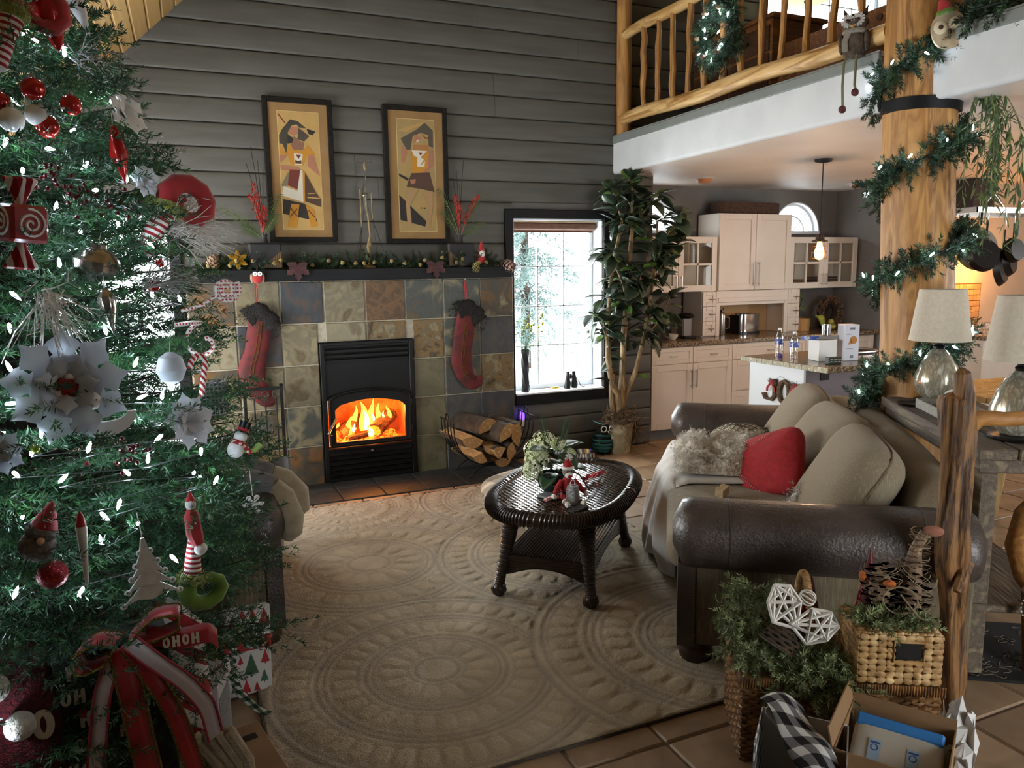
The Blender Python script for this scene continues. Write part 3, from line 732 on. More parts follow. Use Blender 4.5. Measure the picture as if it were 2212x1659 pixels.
painting('painting', 'framed painting of a bare legged figure in a dark skirt and orange top', .195, .698, 1.815, 2.838, ((1420, 285), (1833, 300), (1480, 1487), (1880, 1490)), '#8c7a54', [
    (TN, [(1430, 420), (1720, 310), (1735, 335), (1600, 390), (1530, 430)]), ('#4d463a', [(1470, 500), (1640, 400), (1730, 320), (1825, 400), (1830, 580), (1780, 570), (1770, 450), (1690, 430), (1600, 470), (1580, 610), (1540, 620), (1500, 560)]),
    (PK, [(1620, 450), (1700, 480), (1660, 530), (1600, 550)]), (WH, [(1640, 520), (1675, 495), (1665, 520), (1645, 535)]), (RD, [(1690, 430), (1740, 475), (1825, 475), (1825, 490), (1735, 490)]),
    (PK, [(1480, 560), (1550, 640), (1510, 770), (1480, 730)]), ('#9b6a3a', [(1610, 560), (1780, 555), (1778, 615), (1600, 615)]), (YL, [(1590, 615), (1778, 615), (1775, 850), (1595, 860)]),
    (WH, [(1590, 620), (1760, 620), (1690, 690), (1740, 720), (1735, 795), (1655, 790), (1655, 690), (1620, 680)]), (RD, [(1665, 640), (1715, 640), (1690, 672)]), (YL, [(1690, 770), (1760, 665), (1765, 690), (1700, 775)]),
    (PK, [(1790, 600), (1830, 600), (1835, 780), (1650, 950), (1620, 930), (1770, 800)]), (BR, [(1590, 865), (1790, 850), (1850, 1060), (1690, 1030), (1540, 1010)]), (BK, [(1450, 870), (1560, 920), (1555, 950), (1460, 900)]),
    (PK, [(1575, 935), (1640, 925), (1635, 970), (1590, 985)]), (BK, [(1460, 1100), (1760, 1380), (1750, 1440), (1480, 1370)]), ('#9c7c55', [(1550, 1020), (1670, 1040), (1580, 1210), (1605, 1440), (1560, 1460), (1535, 1200)]),
    ('#9c7c55', [(1710, 1050), (1830, 1070), (1835, 1200), (1800, 1450), (1750, 1450), (1790, 1240)]), (BK, [(1700, 1230), (1710, 1230), (1710, 1245), (1700, 1245)]), (BK, [(1730, 1232), (1750, 1232), (1750, 1247), (1730, 1247)])])
# ---------------------------------------------------------------- mantel decorations
def garland(name, lab, cat, path, rad, n, nl, cnt, mt, seed, hw=.0016, stem=.005):
    """evergreen rope along a list of points; object origin at the first point"""
    o = V(path[0]); t = thing(name, lab, cat, o)
    P = [V(p) - o for p in path]; seg = [(P[i + 1] - P[i]).length for i in range(len(P) - 1)]; tot = sum(seg); rg = random.Random(seed); sp = []
    for k in range(n):
        s = rg.random() * tot; i = 0
        while i < len(seg) - 1 and s > seg[i]: s -= seg[i]; i += 1
        p = P[i].lerp(P[i + 1], s / seg[i]); tan = (P[i + 1] - P[i]).normalized()
        d = V((rg.gauss(0, 1), rg.gauss(0, 1), rg.gauss(0, 1))); d -= tan * d.dot(tan); d.normalize(); d = (d + tan * rg.uniform(-.8, .8)).normalized()
        L = rad * rg.uniform(.7, 1.25)
        sp.append((*p, *d, L, nl, cnt, hw))
    needles('foliage', sp, mt, t, seed)
    MB().tube(P, stem, 5).build('stem', WIRE, t)
    return t
def pinecone(lab, loc, r, h, rot=(0, 0, 0), group='pinecones on the mantel', tip=None):
    t = thing('pinecone', lab, 'pinecone', loc, rot=rot, group=group)
    MB().ell((0, 0, h * .5), (r * .55, r * .55, h * .5), 10, 8).build('core', BARK, t)
    m = MB()
    for k in range(46):
        q = (k + .5) / 46; a = k * 2.39996; z = h * (.06 + .88 * q); rr = r * math.sin(PI * (.12 + .8 * q)) ** .7
        m.M = T(0, 0, z) @ RZ(math.degrees(a)) @ T(rr * .55, 0, 0) @ RY(-25 + 55 * q * -1)
        s = r * .33; m.add([(0, -s * .6, 0), (s * 1.5, -s * .7, .0), (s * 1.9, 0, s * .25), (s * 1.5, s * .7, 0), (0, s * .6, 0), (s * .7, 0, -s * .35)], [(0, 1, 2, 3, 4), (0, 5, 1), (1, 5, 2), (2, 5, 3), (3, 5, 4)])
    m.build('scales', tip or CONE, t, smooth=False)
    return t
def flat_leaf(m, L, w, curl=.1, th=.0015, lobes=0):
    def f(u, v):
        x = (u - .5) * w * (math.sin(PI * min(1, v * .96 + .03)) ** .7) * (1 + (.35 * math.sin(v * lobes * PI) if lobes else 0))
        return (x, v * L, curl * L * (v - .5) ** 2 - curl * .4 * abs(u - .5) * L)
    m.sheet(f, 3, 8, th)

garland('mantel_garland', 'evergreen garland laid along the black mantel shelf', 'garland', [(-1.22, -.08, 1.66), (-.8, -.10, 1.67), (-.4, -.1, 1.66), (0, -.08, 1.67), (.4, -.1, 1.66), (.8, -.1, 1.67), (1.06, -.08, 1.66)], .105, 330, .028, 60, NEEDLE2, 3, .0018)
pinecone('open pinecone sitting at the tree end of the mantel', (-1.07, -.14, 1.635), .052, .085, (0, R(15), 0))
pinecone('large round pinecone at the window end of the mantel', (1.075, -.12, 1.632), .062, .105, (R(90), 0, R(30)), tip=mat('frosted_pinecone_scale', '#7a5448', .7, col2='#b49a92', scale=25))
pinecone('small greenish pinecone hanging over the mantel edge beside the gnome', (.82, -.225, 1.585), .034, .075, (R(10), 0, 0), tip=mat('mossy_pinecone_scale', '#6a6038', .7, col2='#8f8550', scale=25))
MAPLE = mat('dusty_rose_leaf', '#341b1c', .7, col2='#472627', scale=14)
for lab, x in (('dusty red maple leaf draped over the mantel below the dancer painting', -.51), ('dusty red maple leaf draped over the mantel below the skirted figure painting', .50)):
    t = thing('maple_leaf', lab, 'leaf', (x, -.215, 1.655), group='maple leaves on the mantel')
    for a, L in ((0, .13), (50, .12), (-50, .12), (100, .09), (-100, .09)):
        m = MB(); m.M = RX(-100) @ RZ(a); flat_leaf(m, L * .82, L * .42, .15, lobes=9); m.build('leaf_lobe', MAPLE, t)
t = thing('gold_poinsettia', 'gilded poinsettia tucked behind the garland next to a vase', 'flower', (-.90, -.16, 1.70))
for k in range(6):
    m = MB(); m.M = RX(70) @ RZ(k * 60); flat_leaf(m, .07, .035, .3); m.build('petal', mat('gold_leaf_petal', '#b98f2e', .35, .6, col2='#8a6a1e', scale=30), t)
m = MB(); m.ell((0, -.005, 0), .01, 8, 6); m.build('flower_centre', BRASS, t)
rg = random.Random(21)
for k in range(22):
    x = -1.1 + 2.1 * (k + rg.random() * .7) / 22
    m = MB(); m.M = RX(rg.uniform(-60, 60)) @ RY(rg.uniform(-60, 60)); m.ell((0, 0, 0), (.013, .013, .016), 8, 6)
    for a in range(4): m.M = m.M @ RZ(90); m.ell((.008, 0, .006), (.008, .006, .008), 6, 4)
    one(m, 'dried_rosebud', mat('cream_rosebud', '#a08a58', .8, col2='#6f5f38', scale=40), 'tiny cream dried bud tucked in the mantel garland', 'bud', (x, -.17 + rg.uniform(-.015, .015), 1.665 + rg.uniform(-.02, .04)), group='dried buds in the mantel garland')

# slab vases with twig, fern and red berry sprays
DARKCER = mat('charcoal_glazed_ceramic', '#232325', .6, col2='#2b2b2d', scale=8, spec=.3)
STRIPEW = mat('striped_wood_inlay', '#6d5434', .6, col2='#33261a', scale=26, wave='X', dist=1.0)
def slab_vase(lab, x, sgn):
    t = thing('slab_vase', lab, 'vase', (x, -.10, 1.632), group='slab vases on the mantel')
    MB().box(-.11, -.035, 0, .11, .035, .185, b=.012).build('body', DARKCER, t, smooth=False)
    m = MB(); m.M = T(0, 0, .183); m.lathe([(.03, 0), (.024, .012), (.021, .04), (.026, .062), (.022, .062), (.018, .04), (.018, .004)], 18); m.build('neck', DARKCER, t)
    m = MB(); m.M = T(0, -.0362, 0) @ RX(90); m.prism([(sgn * .108, .012), (sgn * .108, .13), (-sgn * .03, .012)], -.0004, .0004); m.build('diagonal_inlay', STRIPEW, t, smooth=False)
    return t
v1 = slab_vase('charcoal slab vase of red sprays beside the dancer painting', -.712, 1)
v2 = slab_vase('charcoal slab vase of red sprays beside the skirted figure painting', .742, -1)
REDSP = mat('red_dried_berry', '#8e2018', .6, col2='#b03a26', scale=40)
TWIGD = mat('dark_dried_twig', '#1d1714', .9)
FERN = mat('dried_fern_green', '#4a5a34', .8, col2='#5f6c40', scale=20)
def spray(vase, dx, sgn, items):
    for kind, ex, ez in items:
        p0 = V((0, 0, .2)); p2 = V((ex, rg.uniform(-.03, .02), ez)); p1 = V((ex * .25, 0, .2 + (ez - .2) * .55))
        P = [(p0 * (1 - s) ** 2 + p1 * 2 * s * (1 - s) + p2 * s * s) for s in [k / 10 for k in range(11)]]
        m = MB().tube(P, .0022, 4)
        if kind == 'twig':
            for k in range(6, 11, 2): m.ell(P[k], (.003, .003, .008), 5, 4)
            m.build('twig', TWIGD, vase)
        elif kind == 'berry':
            for k in range(4, 11):
                for q in range(9):
                    d = V((rg.gauss(0, 1), rg.gauss(0, 1), abs(rg.gauss(0, 1)))).normalized(); r = .012 + .012 * math.sin((k - 4) / 6.5 * PI)
                    c = P[k] + d * r + V((0, 0, rg.uniform(-.012, .012))); m.add([c + V((0, 0, .012)), c + V((.0055, 0, 0)), c + V((-.003, .005, 0)), c + V((-.003, -.005, 0)), c - V((0, 0, .009))], [(0, 1, 2), (0, 2, 3), (0, 3, 1), (4, 2, 1), (4, 3, 2), (4, 1, 3)])
            m.build('berry_spray', REDSP, vase, smooth=False)
        else:
            for k in range(3, 11):
                tan = (P[min(k + 1, 10)] - P[k - 1]).normalized(); sd = tan.cross(V((0, 1, 0))).normalized()
                for s in (-1, 1):
                    for e in (0, .5):
                        b = P[k].lerp(P[min(10, k + 1)], e); L = .075 * math.sin(PI * (k + e) / 11.5)
                        q = b + (sd * s * .8 + tan * .7).normalized() * L
                        m.add([b + tan * .005, b - tan * .005, q], [(0, 1, 2), (2, 1, 0)])
            m.build('fern_frond', FERN, vase, smooth=False)
spray(v1, 0, 1, [('twig', -.05, .83), ('twig', -.085, .72), ('twig', -.01, .74), ('twig', .02, .68), ('berry', -.05, .57), ('berry', -.075, .50), ('berry', .01, .42), ('fern', -.28, .42), ('fern', .13, .52), ('fern', .10, .38), ('fern', -.14, .30)])
spray(v2, 0, -1, [('twig', -.02, .72), ('twig', .04, .80), ('twig', -.05, .66), ('twig', .0, .62), ('berry', -.03, .52), ('berry', .14, .52), ('berry', -.01, .46), ('fern', -.16, .58), ('fern', .20, .34), ('fern', .23, .58), ('fern', -.14, .42)])

# wire figure sculpture
t = thing('wire_figure', 'skinny metal and driftwood figure standing between the paintings', 'sculpture', (.02, -.10, 1.632))
PEW = mat('aged_pewter', '#8a8880', .35, .9, col2='#5a564e', scale=20)
m = MB().lathe([(0, 0), (.045, .0), (.05, .012), (.03, .026), (0, .03)], 16); m.build('base_stone', mat('golden_stone', '#7a6030', .6, col2='#5c4620', scale=18), t)
m = MB(); m.tube([(0, 0, .02), (.01, 0, .08), (.0, 0, .16), (.02, 0, .24), (.01, 0, .36), (-.005, 0, .5)], [.011, .009, .012, .008, .006, .008], 8); m.ell((-.002, 0, .10), .017, 10, 8); m.ell((.012, 0, .175), (.016, .014, .022), 10, 8); m.build('legs', mat('driftwood_tan', '#8f7a55', .8, col2='#6d5a3c', scale=20), t)
m = MB(); m.tube([(-.005, 0, .38), (-.012, 0, .50), (-.01, 0, .58), (.0, 0, .64)], [.005, .018, .012, .006], 8); m.ell((-.008, -.005, .53), (.022, .015, .02), 10, 8); m.tube([(0, 0, .64), (.004, 0, .68), (.01, 0, .72)], [.005, .006, .004], 6); m.build('torso', PEW, t)
m = MB(); m.ell((0, -.004, .735), (.012, .010, .034), 10, 8); m.build('wooden_head', _cache['driftwood_tan'], t)
m = MB()
for s in (-1, 1): m.tube([(s * .03 + .028 * math.cos(a) * .8, 0, .775 + .014 * math.sin(a)) for a in [k * PI / 6 for k in range(12)]], .001, 4, closed=True)
m.build('wire_ears', TWIGD, t)
for s, z0, z1 in ((-1, .57, .30), (1, .55, .36)):
    MB().cyl((s * .04, 0, z0), (s * .042, 0, z1), .006, .004, 8).build('dangling_arm', _cache['driftwood_tan'], t)
m = MB()
for a, b in (((-.04, 0, .30), (-.10, 0, .08)), ((-.04, 0, .30), (-.06, 0, .10)), ((-.01, 0, .48), (-.05, 0, .24)), ((.04, 0, .36), (.07, 0, .09)), ((.04, 0, .36), (.12, 0, .12)), ((0, 0, .48), (.09, 0, .2))): m.tube([a, b], .0012, 4)
m.build('hanging_wires', TWIGD, t)
# little gnome
t = thing('gnome', 'small gnome with red pointed hat standing beside the round pinecone', 'figurine', (.905, -.13, 1.66))
MB().lathe([(0, 0), (.028, .004), (.032, .03), (.024, .07), (0, .085)], 14).build('body', RED, t)
MB().ell((0, -.012, .07), (.022, .02, .036), 10, 8).build('beard', WHITEFELT, t)
MB().lathe([(.026, .09), (.02, .115), (.008, .16), (0, .185)], 12).build('hat', RED, t)
MB().ell((0, -.03, .09), .006, 8, 6).build('nose', mat('pale_skin', '#c79a80', .6), t)

# ---------------------------------------------------------------- stockings and the felt owl
FUR = mat('black_faux_fur', '#0d0b0b', .9, col2='#1d1815', scale=60, bump=1.0, bscale=90)
VELV = mat('red_velvet', '#4c090b', .8, col2=['#5c0e10', '#350608'], scale=7, sheen=.12, bump=.15, bscale=14)
def stocking(lab, body, rs, cuff, loop):
    t = thing('christmas_stocking', lab, 'stocking', (body[0][0], -.045, body[-1][1]), group='stockings hanging from the mantel')
    o = V((body[0][0], -.045, body[-1][1])); L = lambda p, y=0: V((p[0], -.045 + y, p[1])) - o
    P = []; Q = []
    for k in range(len(body) - 1):
        for s in (0, .25, .5, .75): P.append(L(body[k]).lerp(L(body[k + 1]), s)); Q.append(rs[k] + (rs[k + 1] - rs[k]) * s)
    for _ in range(2): P = [P[0]] + [(P[i - 1] + P[i] * 2 + P[i + 1]) / 4 for i in range(1, len(P) - 1)] + [P[-1]]
    m = MB(); M0 = []
    m.tube([p * 1 for p in P], Q, 12)
    m.v = [(a, b * .33, c) for a, b, c in m.v]
    m.build('velvet_sock', VELV, t)
    g = MB()
    for off in (-.010, .012): g.tube([P[k] + V((off, -Q[k] * .33 - .001, 0)) for k in range(1, 19)], .0022, 5)
    for k in range(2, 18, 2): g.tube([P[k] + V((-.008, -Q[k] * .33 - .002, .008)), P[k] + V((.0, -Q[k] * .33 - .003, 0)), P[k] + V((.010, -Q[k] * .33 - .002, .010))], .0016, 4)
    g.build('gold_braid', GOLDGLIT, t)
    c = MB(); C = [L(p) for p in cuff]
    C2 = []
    for k in range(len(C) - 1):
        for s in (0, .33, .66): C2.append(C[k].lerp(C[k + 1], s))
    C2.append(C[-1]); c.tube(C2, [.072 + .010 * math.sin(k * 2.1) for k in range(len(C2))], 12); c.v = [(a, b * .5, q) for a, b, q in c.v]
    cf = c.build('fur_cuff', FUR, t)
    rr = random.Random(4); h = MB()
    for k in range(420):
        p = rr.choice(C2); d = V((rr.gauss(0, 1), rr.gauss(0, .6), rr.gauss(0, 1))).normalized(); b = p + V((d.x * .065, d.y * .033 - .002, d.z * .065)); e = b + d * .022
        s = V((-d.z, 0, d.x)) * .0025; h.add([b - s, b + s, e], [(0, 1, 2)])
    h.build('fur_hairs', FUR, cf, smooth=False)
    MB().tube([L(loop[0]), L((loop[0][0] - .004, loop[0][1] - .04)), L(loop[1]), L((loop[1][0] + .012, loop[1][1])), L((loop[0][0] + .01, loop[0][1] - .04)), L(loop[0])], .004, 6, flat=.5).build('hanging_ribbon', RED, t)
    MB().ell(L((loop[0][0], loop[0][1] + .008), -.005), (.008, .006, .01), 8, 6).build('hook', STEEL, t)
stocking('red velvet stocking with straight toe hanging behind the fire tools', [(-.765, 1.30), (-.785, 1.16), (-.808, 1.045), (-.85, .93), (-.845, .85), (-.805, .75), (-.75, .69), (-.70, .705)], [.078, .085, .08, .092, .088, .072, .06, .035], [(-.86, 1.285), (-.787, 1.335), (-.715, 1.275), (-.685, 1.215)], [(-.785, 1.535), (-.79, 1.40)])
stocking('red velvet stocking with curled toe hanging above the firewood rack', [(.80, 1.27), (.775, 1.10), (.752, .97), (.745, .88), (.775, .78), (.822, .705), (.885, .70), (.918, .775)], [.075, .085, .082, .086, .074, .06, .046, .016], [(.725, 1.285), (.80, 1.31), (.875, 1.26), (.912, 1.20)], [(.794, 1.53), (.795, 1.38)])
t = thing('felt_owl', 'red felt owl ornament with white button eyes hung on the mantel edge', 'ornament', (-.783, -.225, 1.545))
MB().ell((0, 0, .03), (.038, .016, .04), 14, 10).build('body', RED, t)
m = MB(); m.ell((-.036, .004, .03), (.012, .012, .034), 8, 6); m.build('wing', mat('tan_felt', '#8b7860', .9), t); m = MB(); m.ell((.036, .004, .03), (.012, .012, .034), 8, 6); m.build('wing', _cache['tan_felt'], t)
for s in (-1, 1):
    m = MB(); m.M = T(s * .016, -.016, .058) @ RX(90); m.lathe([(0, .004), (.014, .004), (.016, 0)], 14); e = m.build('eye', WHITEGLOSS, t)
    m = MB(); m.M = T(s * .016, -.021, .058) @ RX(90); m.lathe([(0, .002), (.005, 0)], 10); m.build('pupil', BLACKPLASTIC, e)
MB().tube([(0, 0, .07), (.006, 0, .11), (-.006, 0, .11), (0, 0, .07)], .0012, 4).build('string', TWIGBROWN, t)

# ---------------------------------------------------------------- fire tools, firewood rack, plug-in light
IRON = BLACKMETAL
t = thing('fire_tool_set', 'black iron fire tool stand with ring handled tools beside the stove', 'fire tools', (-.79, -.16, .008))
def L(x, z, y=0): return V((x + .79, y, z - .008))
for x in (-.915, -.665):
    m = MB(); m.box(x + .79 - .011, -.011, .0, x + .79 + .011, .011, .80, b=.002); m.box(x + .79 - .014, -.014, .80, x + .79 + .014, .014, .815, b=.004); m.build('post', IRON, t, smooth=False)
m = MB(); m.box(-.125, -.006, .775, .125, .006, .797); m.box(-.125, -.006, .235, .125, .006, .25); m.build('cross_bar', IRON, t, smooth=False)
m = MB(); m.box(-.145, -.10, 0, .145, .10, .014, b=.003); m.build('base', IRON, t, smooth=False)
SILV = mat('worn_grey_iron', '#4a494b', .4, .7)
for x, zb, nm in ((-.855, .26, 'poker'), (-.78, .10, 'brush'), (-.705, .28, 'shovel')):
    m = MB(); cx = x + .79
    m.tube([(cx + .024 * math.cos(a), -.02, .745 + .024 * math.sin(a)) for a in [k * PI / 8 for k in range(16)]], .0045, 6, closed=True); m.build(nm + '_ring', SILV, t)
    m = MB(); m.cyl((cx, -.02, .72), (cx, -.02, zb), .005, n=8)
    if nm == 'poker': m.tube([(cx, -.02, zb), (cx + .01, -.02, zb - .03), (cx + .03, -.02, zb - .02)], [.005, .005, .002], 6)
    m.build(nm + '_shaft', IRON, t)
m = MB(); m.sheet(lambda u, v: (.085 + (u - .5) * .11, -.035 - .02 * (u - .5) ** 2 * 4, .10 + .19 * v), 6, 4, .004); m.build('shovel_blade', SILV, t)
m = MB(); m.box(-.025, -.045, .05, .045, -.01, .13, b=.006); m.build('brush_head', TWIGBROWN, t, smooth=False)

t = thing('firewood_rack', 'curved black iron firewood rack on the hearth', 'log holder', (.88, -.25, .008))
def arc(y, zof=0): return [V((-.335 + .035 * 0 + .335 * (1 - math.cos(PI * k / 14)) * 1.0, y, .45 - .36 * math.sin(PI * k / 14) ** .8)) for k in range(15)]
for y in (-.15, -.075, 0, .075, .15): MB().tube(arc(y), .005, 6).build('curved_bar', IRON, t)
for x, z in ((-.335, .45), (.335, .45)):
    m = MB().cyl((x, -.155, z), (x, .155, z), .006, n=6); m.tube([(x, .035 * math.cos(a), z + .055 * math.sin(a)) for a in [PI * k / 8 for k in range(9)]], .005, 6); m.build('end_handle', IRON, t)
for y in (-.13, .13):
    MB().tube([V((-.22 + .44 * k / 12, y * 1.15, .002 + .105 * math.sin(PI * k / 12) ** .7)) for k in range(13)], .006, 6).build('leg_arch', IRON, t)
SPLIT = mat('split_pine_face', '#b08a5c', .8, col2=['#9a7448', '#c4a272'], scale=6, stretch=(6, 1, 6), bump=.2, bscale=30)
LBARK = mat('rough_log_bark', '#4a3a2c', .95, col2='#2e231a', scale=14, bump=.7, bscale=30)
def split_log(lab, x, y, z, rx, rz, r, L, wedge):
    t = thing('split_log', lab, 'log', (x, y, z), rot=(0, R(rx), R(rz)), group='split logs in the firewood rack')
    a0, a1 = wedge; n = 8; arcp = [(r * math.cos(R(a0 + (a1 - a0) * k / n)), r * math.sin(R(a0 + (a1 - a0) * k / n))) for k in range(n + 1)]
    b = MB(); m = n + 1
    for s in range(6):
        pass
    vs = [(px * (1 + .05 * math.sin(s * 2 + k)), -L / 2 + L * s / 5, pz * (1 + .04 * math.cos(s * 3 + k))) for s in range(6) for k, (px, pz) in enumerate(arcp)]
    b.add(vs, [(s * m + k, (s + 1) * m + k, (s + 1) * m + k + 1, s * m + k + 1) for s in range(5) for k in range(n)]); b.build('bark', LBARK, t)
    w = MB(); c = .04 * r
    for sy, fl in ((-L / 2, 0), (L / 2, 1)):
        f = list(range(n + 2)); w.add([(0, sy, 0)] + [(px, sy, pz) for px, pz in arcp], [tuple(f) if not fl else tuple(reversed(f))])
    w.add([(0, -L / 2, 0), (0, L / 2, 0), (arcp[0][0], L / 2, arcp[0][1]), (arcp[0][0], -L / 2, arcp[0][1])], [(0, 1, 2, 3)])
    w.add([(0, -L / 2, 0), (0, L / 2, 0), (arcp[-1][0], L / 2, arcp[-1][1]), (arcp[-1][0], -L / 2, arcp[-1][1])], [(3, 2, 1, 0)])
    w.build('split_faces', SPLIT, t, smooth=False)
for a in [('pale split log standing at the stove end of the firewood rack', .66, -.25, .36, 10, 8, .10, .40, (200, 340)), ('bark topped log at the back middle of the firewood rack', .80, -.17, .37, 0, 14, .095, .40, (20, 190)),
          ('split log with bark on its upper side in the middle of the pile', .93, -.27, .33, 0, 14, .10, .42, (60, 200)), ('broad split log at the window end of the firewood rack', 1.06, -.23, .33, 0, 12, .10, .40, (100, 250)),
          ('wedge log low in the middle of the firewood rack', .86, -.30, .17, 0, 6, .095, .40, (55, 125)), ('split log lowest at the window side', 1.02, -.27, .20, 0, 5, .085, .38, (110, 230)),
          ('reddish split log tucked deep between the others', .84, -.27, .27, 0, 0, .07, .36, (180, 350)), ('narrow split log at the lower stove side', .72, -.29, .23, 0, 8, .085, .38, (200, 300)), ('short thick log buried at the bottom of the rack', .93, -.24, .155, 0, 3, .075, .36, (200, 340))]: split_log(*a)
t = thing('plug_in_light', 'plug-in night light glowing violet blue low on the wall behind the firewood', 'night light', (1.30, .03, .34))
MB().box(-.02, -.03, -.05, .02, .0, .02, b=.006).build('body', WHITEGLOSS, t, smooth=False)
MB().ell((0, -.018, .035), (.022, .016, .05), 12, 8).build('glowing_lens', mat('violet_glow', '#2a1cff', .3, emit=5.0, ecol=(.09, .03, 1.0)), t)
# ---------------------------------------------------------------- rug with carved medallions
rug = thing('area_rug', 'large beige rug carved with overlapping round medallions', 'rug', (0, 0, 0))
rx0, rx1, ry0, ry1 = -1.10, 1.22, -3.64, -.60
nx, ny = 290, 380
gx, gy = np.meshgrid(np.linspace(rx0, rx1, nx), np.linspace(ry0, ry1, ny))
hgt = np.zeros_like(gx); dark = np.zeros_like(gx); own = np.full(gx.shape, -1)
MED = [(-.42, -1.75, .86), (.62, -2.05, .72), (-.42, -2.98, .68), (.80, -3.25, .85), (.75, -.95, .62), (-.35, -.72, .50)]
for k, (cx, cy, rr) in enumerate(MED):
    d = np.hypot(gx - cx, gy - cy); a = np.arctan2(gy - cy, gx - cx); q = d / rr
    ins = q < 1; 
    h = np.zeros_like(gx); dk = np.zeros_like(gx)
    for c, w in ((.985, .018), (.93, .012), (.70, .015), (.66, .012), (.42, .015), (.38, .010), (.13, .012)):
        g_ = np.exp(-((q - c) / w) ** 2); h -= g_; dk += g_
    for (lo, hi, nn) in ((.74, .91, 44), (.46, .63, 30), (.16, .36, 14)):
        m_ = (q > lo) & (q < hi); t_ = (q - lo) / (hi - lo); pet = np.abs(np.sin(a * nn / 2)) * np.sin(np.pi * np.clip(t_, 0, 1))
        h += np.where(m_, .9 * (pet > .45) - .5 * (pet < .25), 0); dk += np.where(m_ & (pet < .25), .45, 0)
    hgt = np.where(ins, h, hgt); dark = np.where(ins, dk, dark); own = np.where(ins, k, own)
out_ = own < 0
sc_ = np.sin(gx * 38 + 2 * np.sin(gy * 21)) * np.sin(gy * 34 + 2 * np.cos(gx * 17))
hgt = np.where(out_, .7 * (sc_ > .15) - .4 * (sc_ < -.3), hgt); dark = np.where(out_, .35 * (sc_ < -.3), dark)
rgn = np.random.default_rng(3)
z = .013 + .0042 * np.clip(hgt, -1.3, 1.1) + rgn.normal(0, .0007, gx.shape)
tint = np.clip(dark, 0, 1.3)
edge = np.minimum.reduce([gx - rx0, rx1 - gx, gy - ry0, ry1 - gy]); z = np.where(edge < .006, .001, z)
me = bpy.data.meshes.new('carved_pile'); N = nx * ny
me.vertices.add(N); me.vertices.foreach_set('co', np.stack([gx, gy, z], -1).ravel().astype(np.float32))
ii = (np.arange(ny - 1)[:, None] * nx + np.arange(nx - 1)[None, :]).ravel()
q4 = np.stack([ii, ii + 1, ii + nx + 1, ii + nx], -1).astype(np.int32)
me.loops.add(q4.size); me.loops.foreach_set('vertex_index', q4.ravel()); me.polygons.add(len(q4)); me.polygons.foreach_set('loop_start', np.arange(0, q4.size, 4, dtype=np.int32)); me.polygons.foreach_set('loop_total', np.full(len(q4), 4, np.int32))
me.polygons.foreach_set('use_smooth', [True] * len(q4)); me.update(calc_edges=True)
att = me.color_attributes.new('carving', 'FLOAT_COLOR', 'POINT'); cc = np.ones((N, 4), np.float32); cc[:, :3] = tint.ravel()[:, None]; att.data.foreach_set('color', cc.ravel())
RUG = mat('beige_wool_pile', '#a8997f', .95, col2=['#998b72', '#b5a68b'], scale=2.2, detail=6, lo=.3, hi=.7, bump=.5, bscale=160, sheen=.2)
nt = RUG.node_tree; b = nt.nodes['Principled BSDF']; src = b.inputs['Base Color'].links[0].from_socket
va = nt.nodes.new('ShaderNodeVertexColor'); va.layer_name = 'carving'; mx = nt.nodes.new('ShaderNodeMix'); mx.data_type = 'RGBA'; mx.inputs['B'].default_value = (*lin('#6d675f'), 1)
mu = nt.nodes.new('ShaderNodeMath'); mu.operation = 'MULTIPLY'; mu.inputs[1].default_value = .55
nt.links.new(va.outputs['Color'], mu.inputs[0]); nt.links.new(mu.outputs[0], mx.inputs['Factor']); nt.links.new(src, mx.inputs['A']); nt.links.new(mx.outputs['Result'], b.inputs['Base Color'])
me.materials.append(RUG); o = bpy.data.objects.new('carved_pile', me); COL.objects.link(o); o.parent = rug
m = MB(); w = .008
m.tube([(rx0, ry0, .006), (rx1, ry0, .006), (rx1, ry1, .006), (rx0, ry1, .006)], w * .8, 6, closed=True); m.build('bound_edge', mat('dark_rug_binding', '#3d362d', .9), rug)

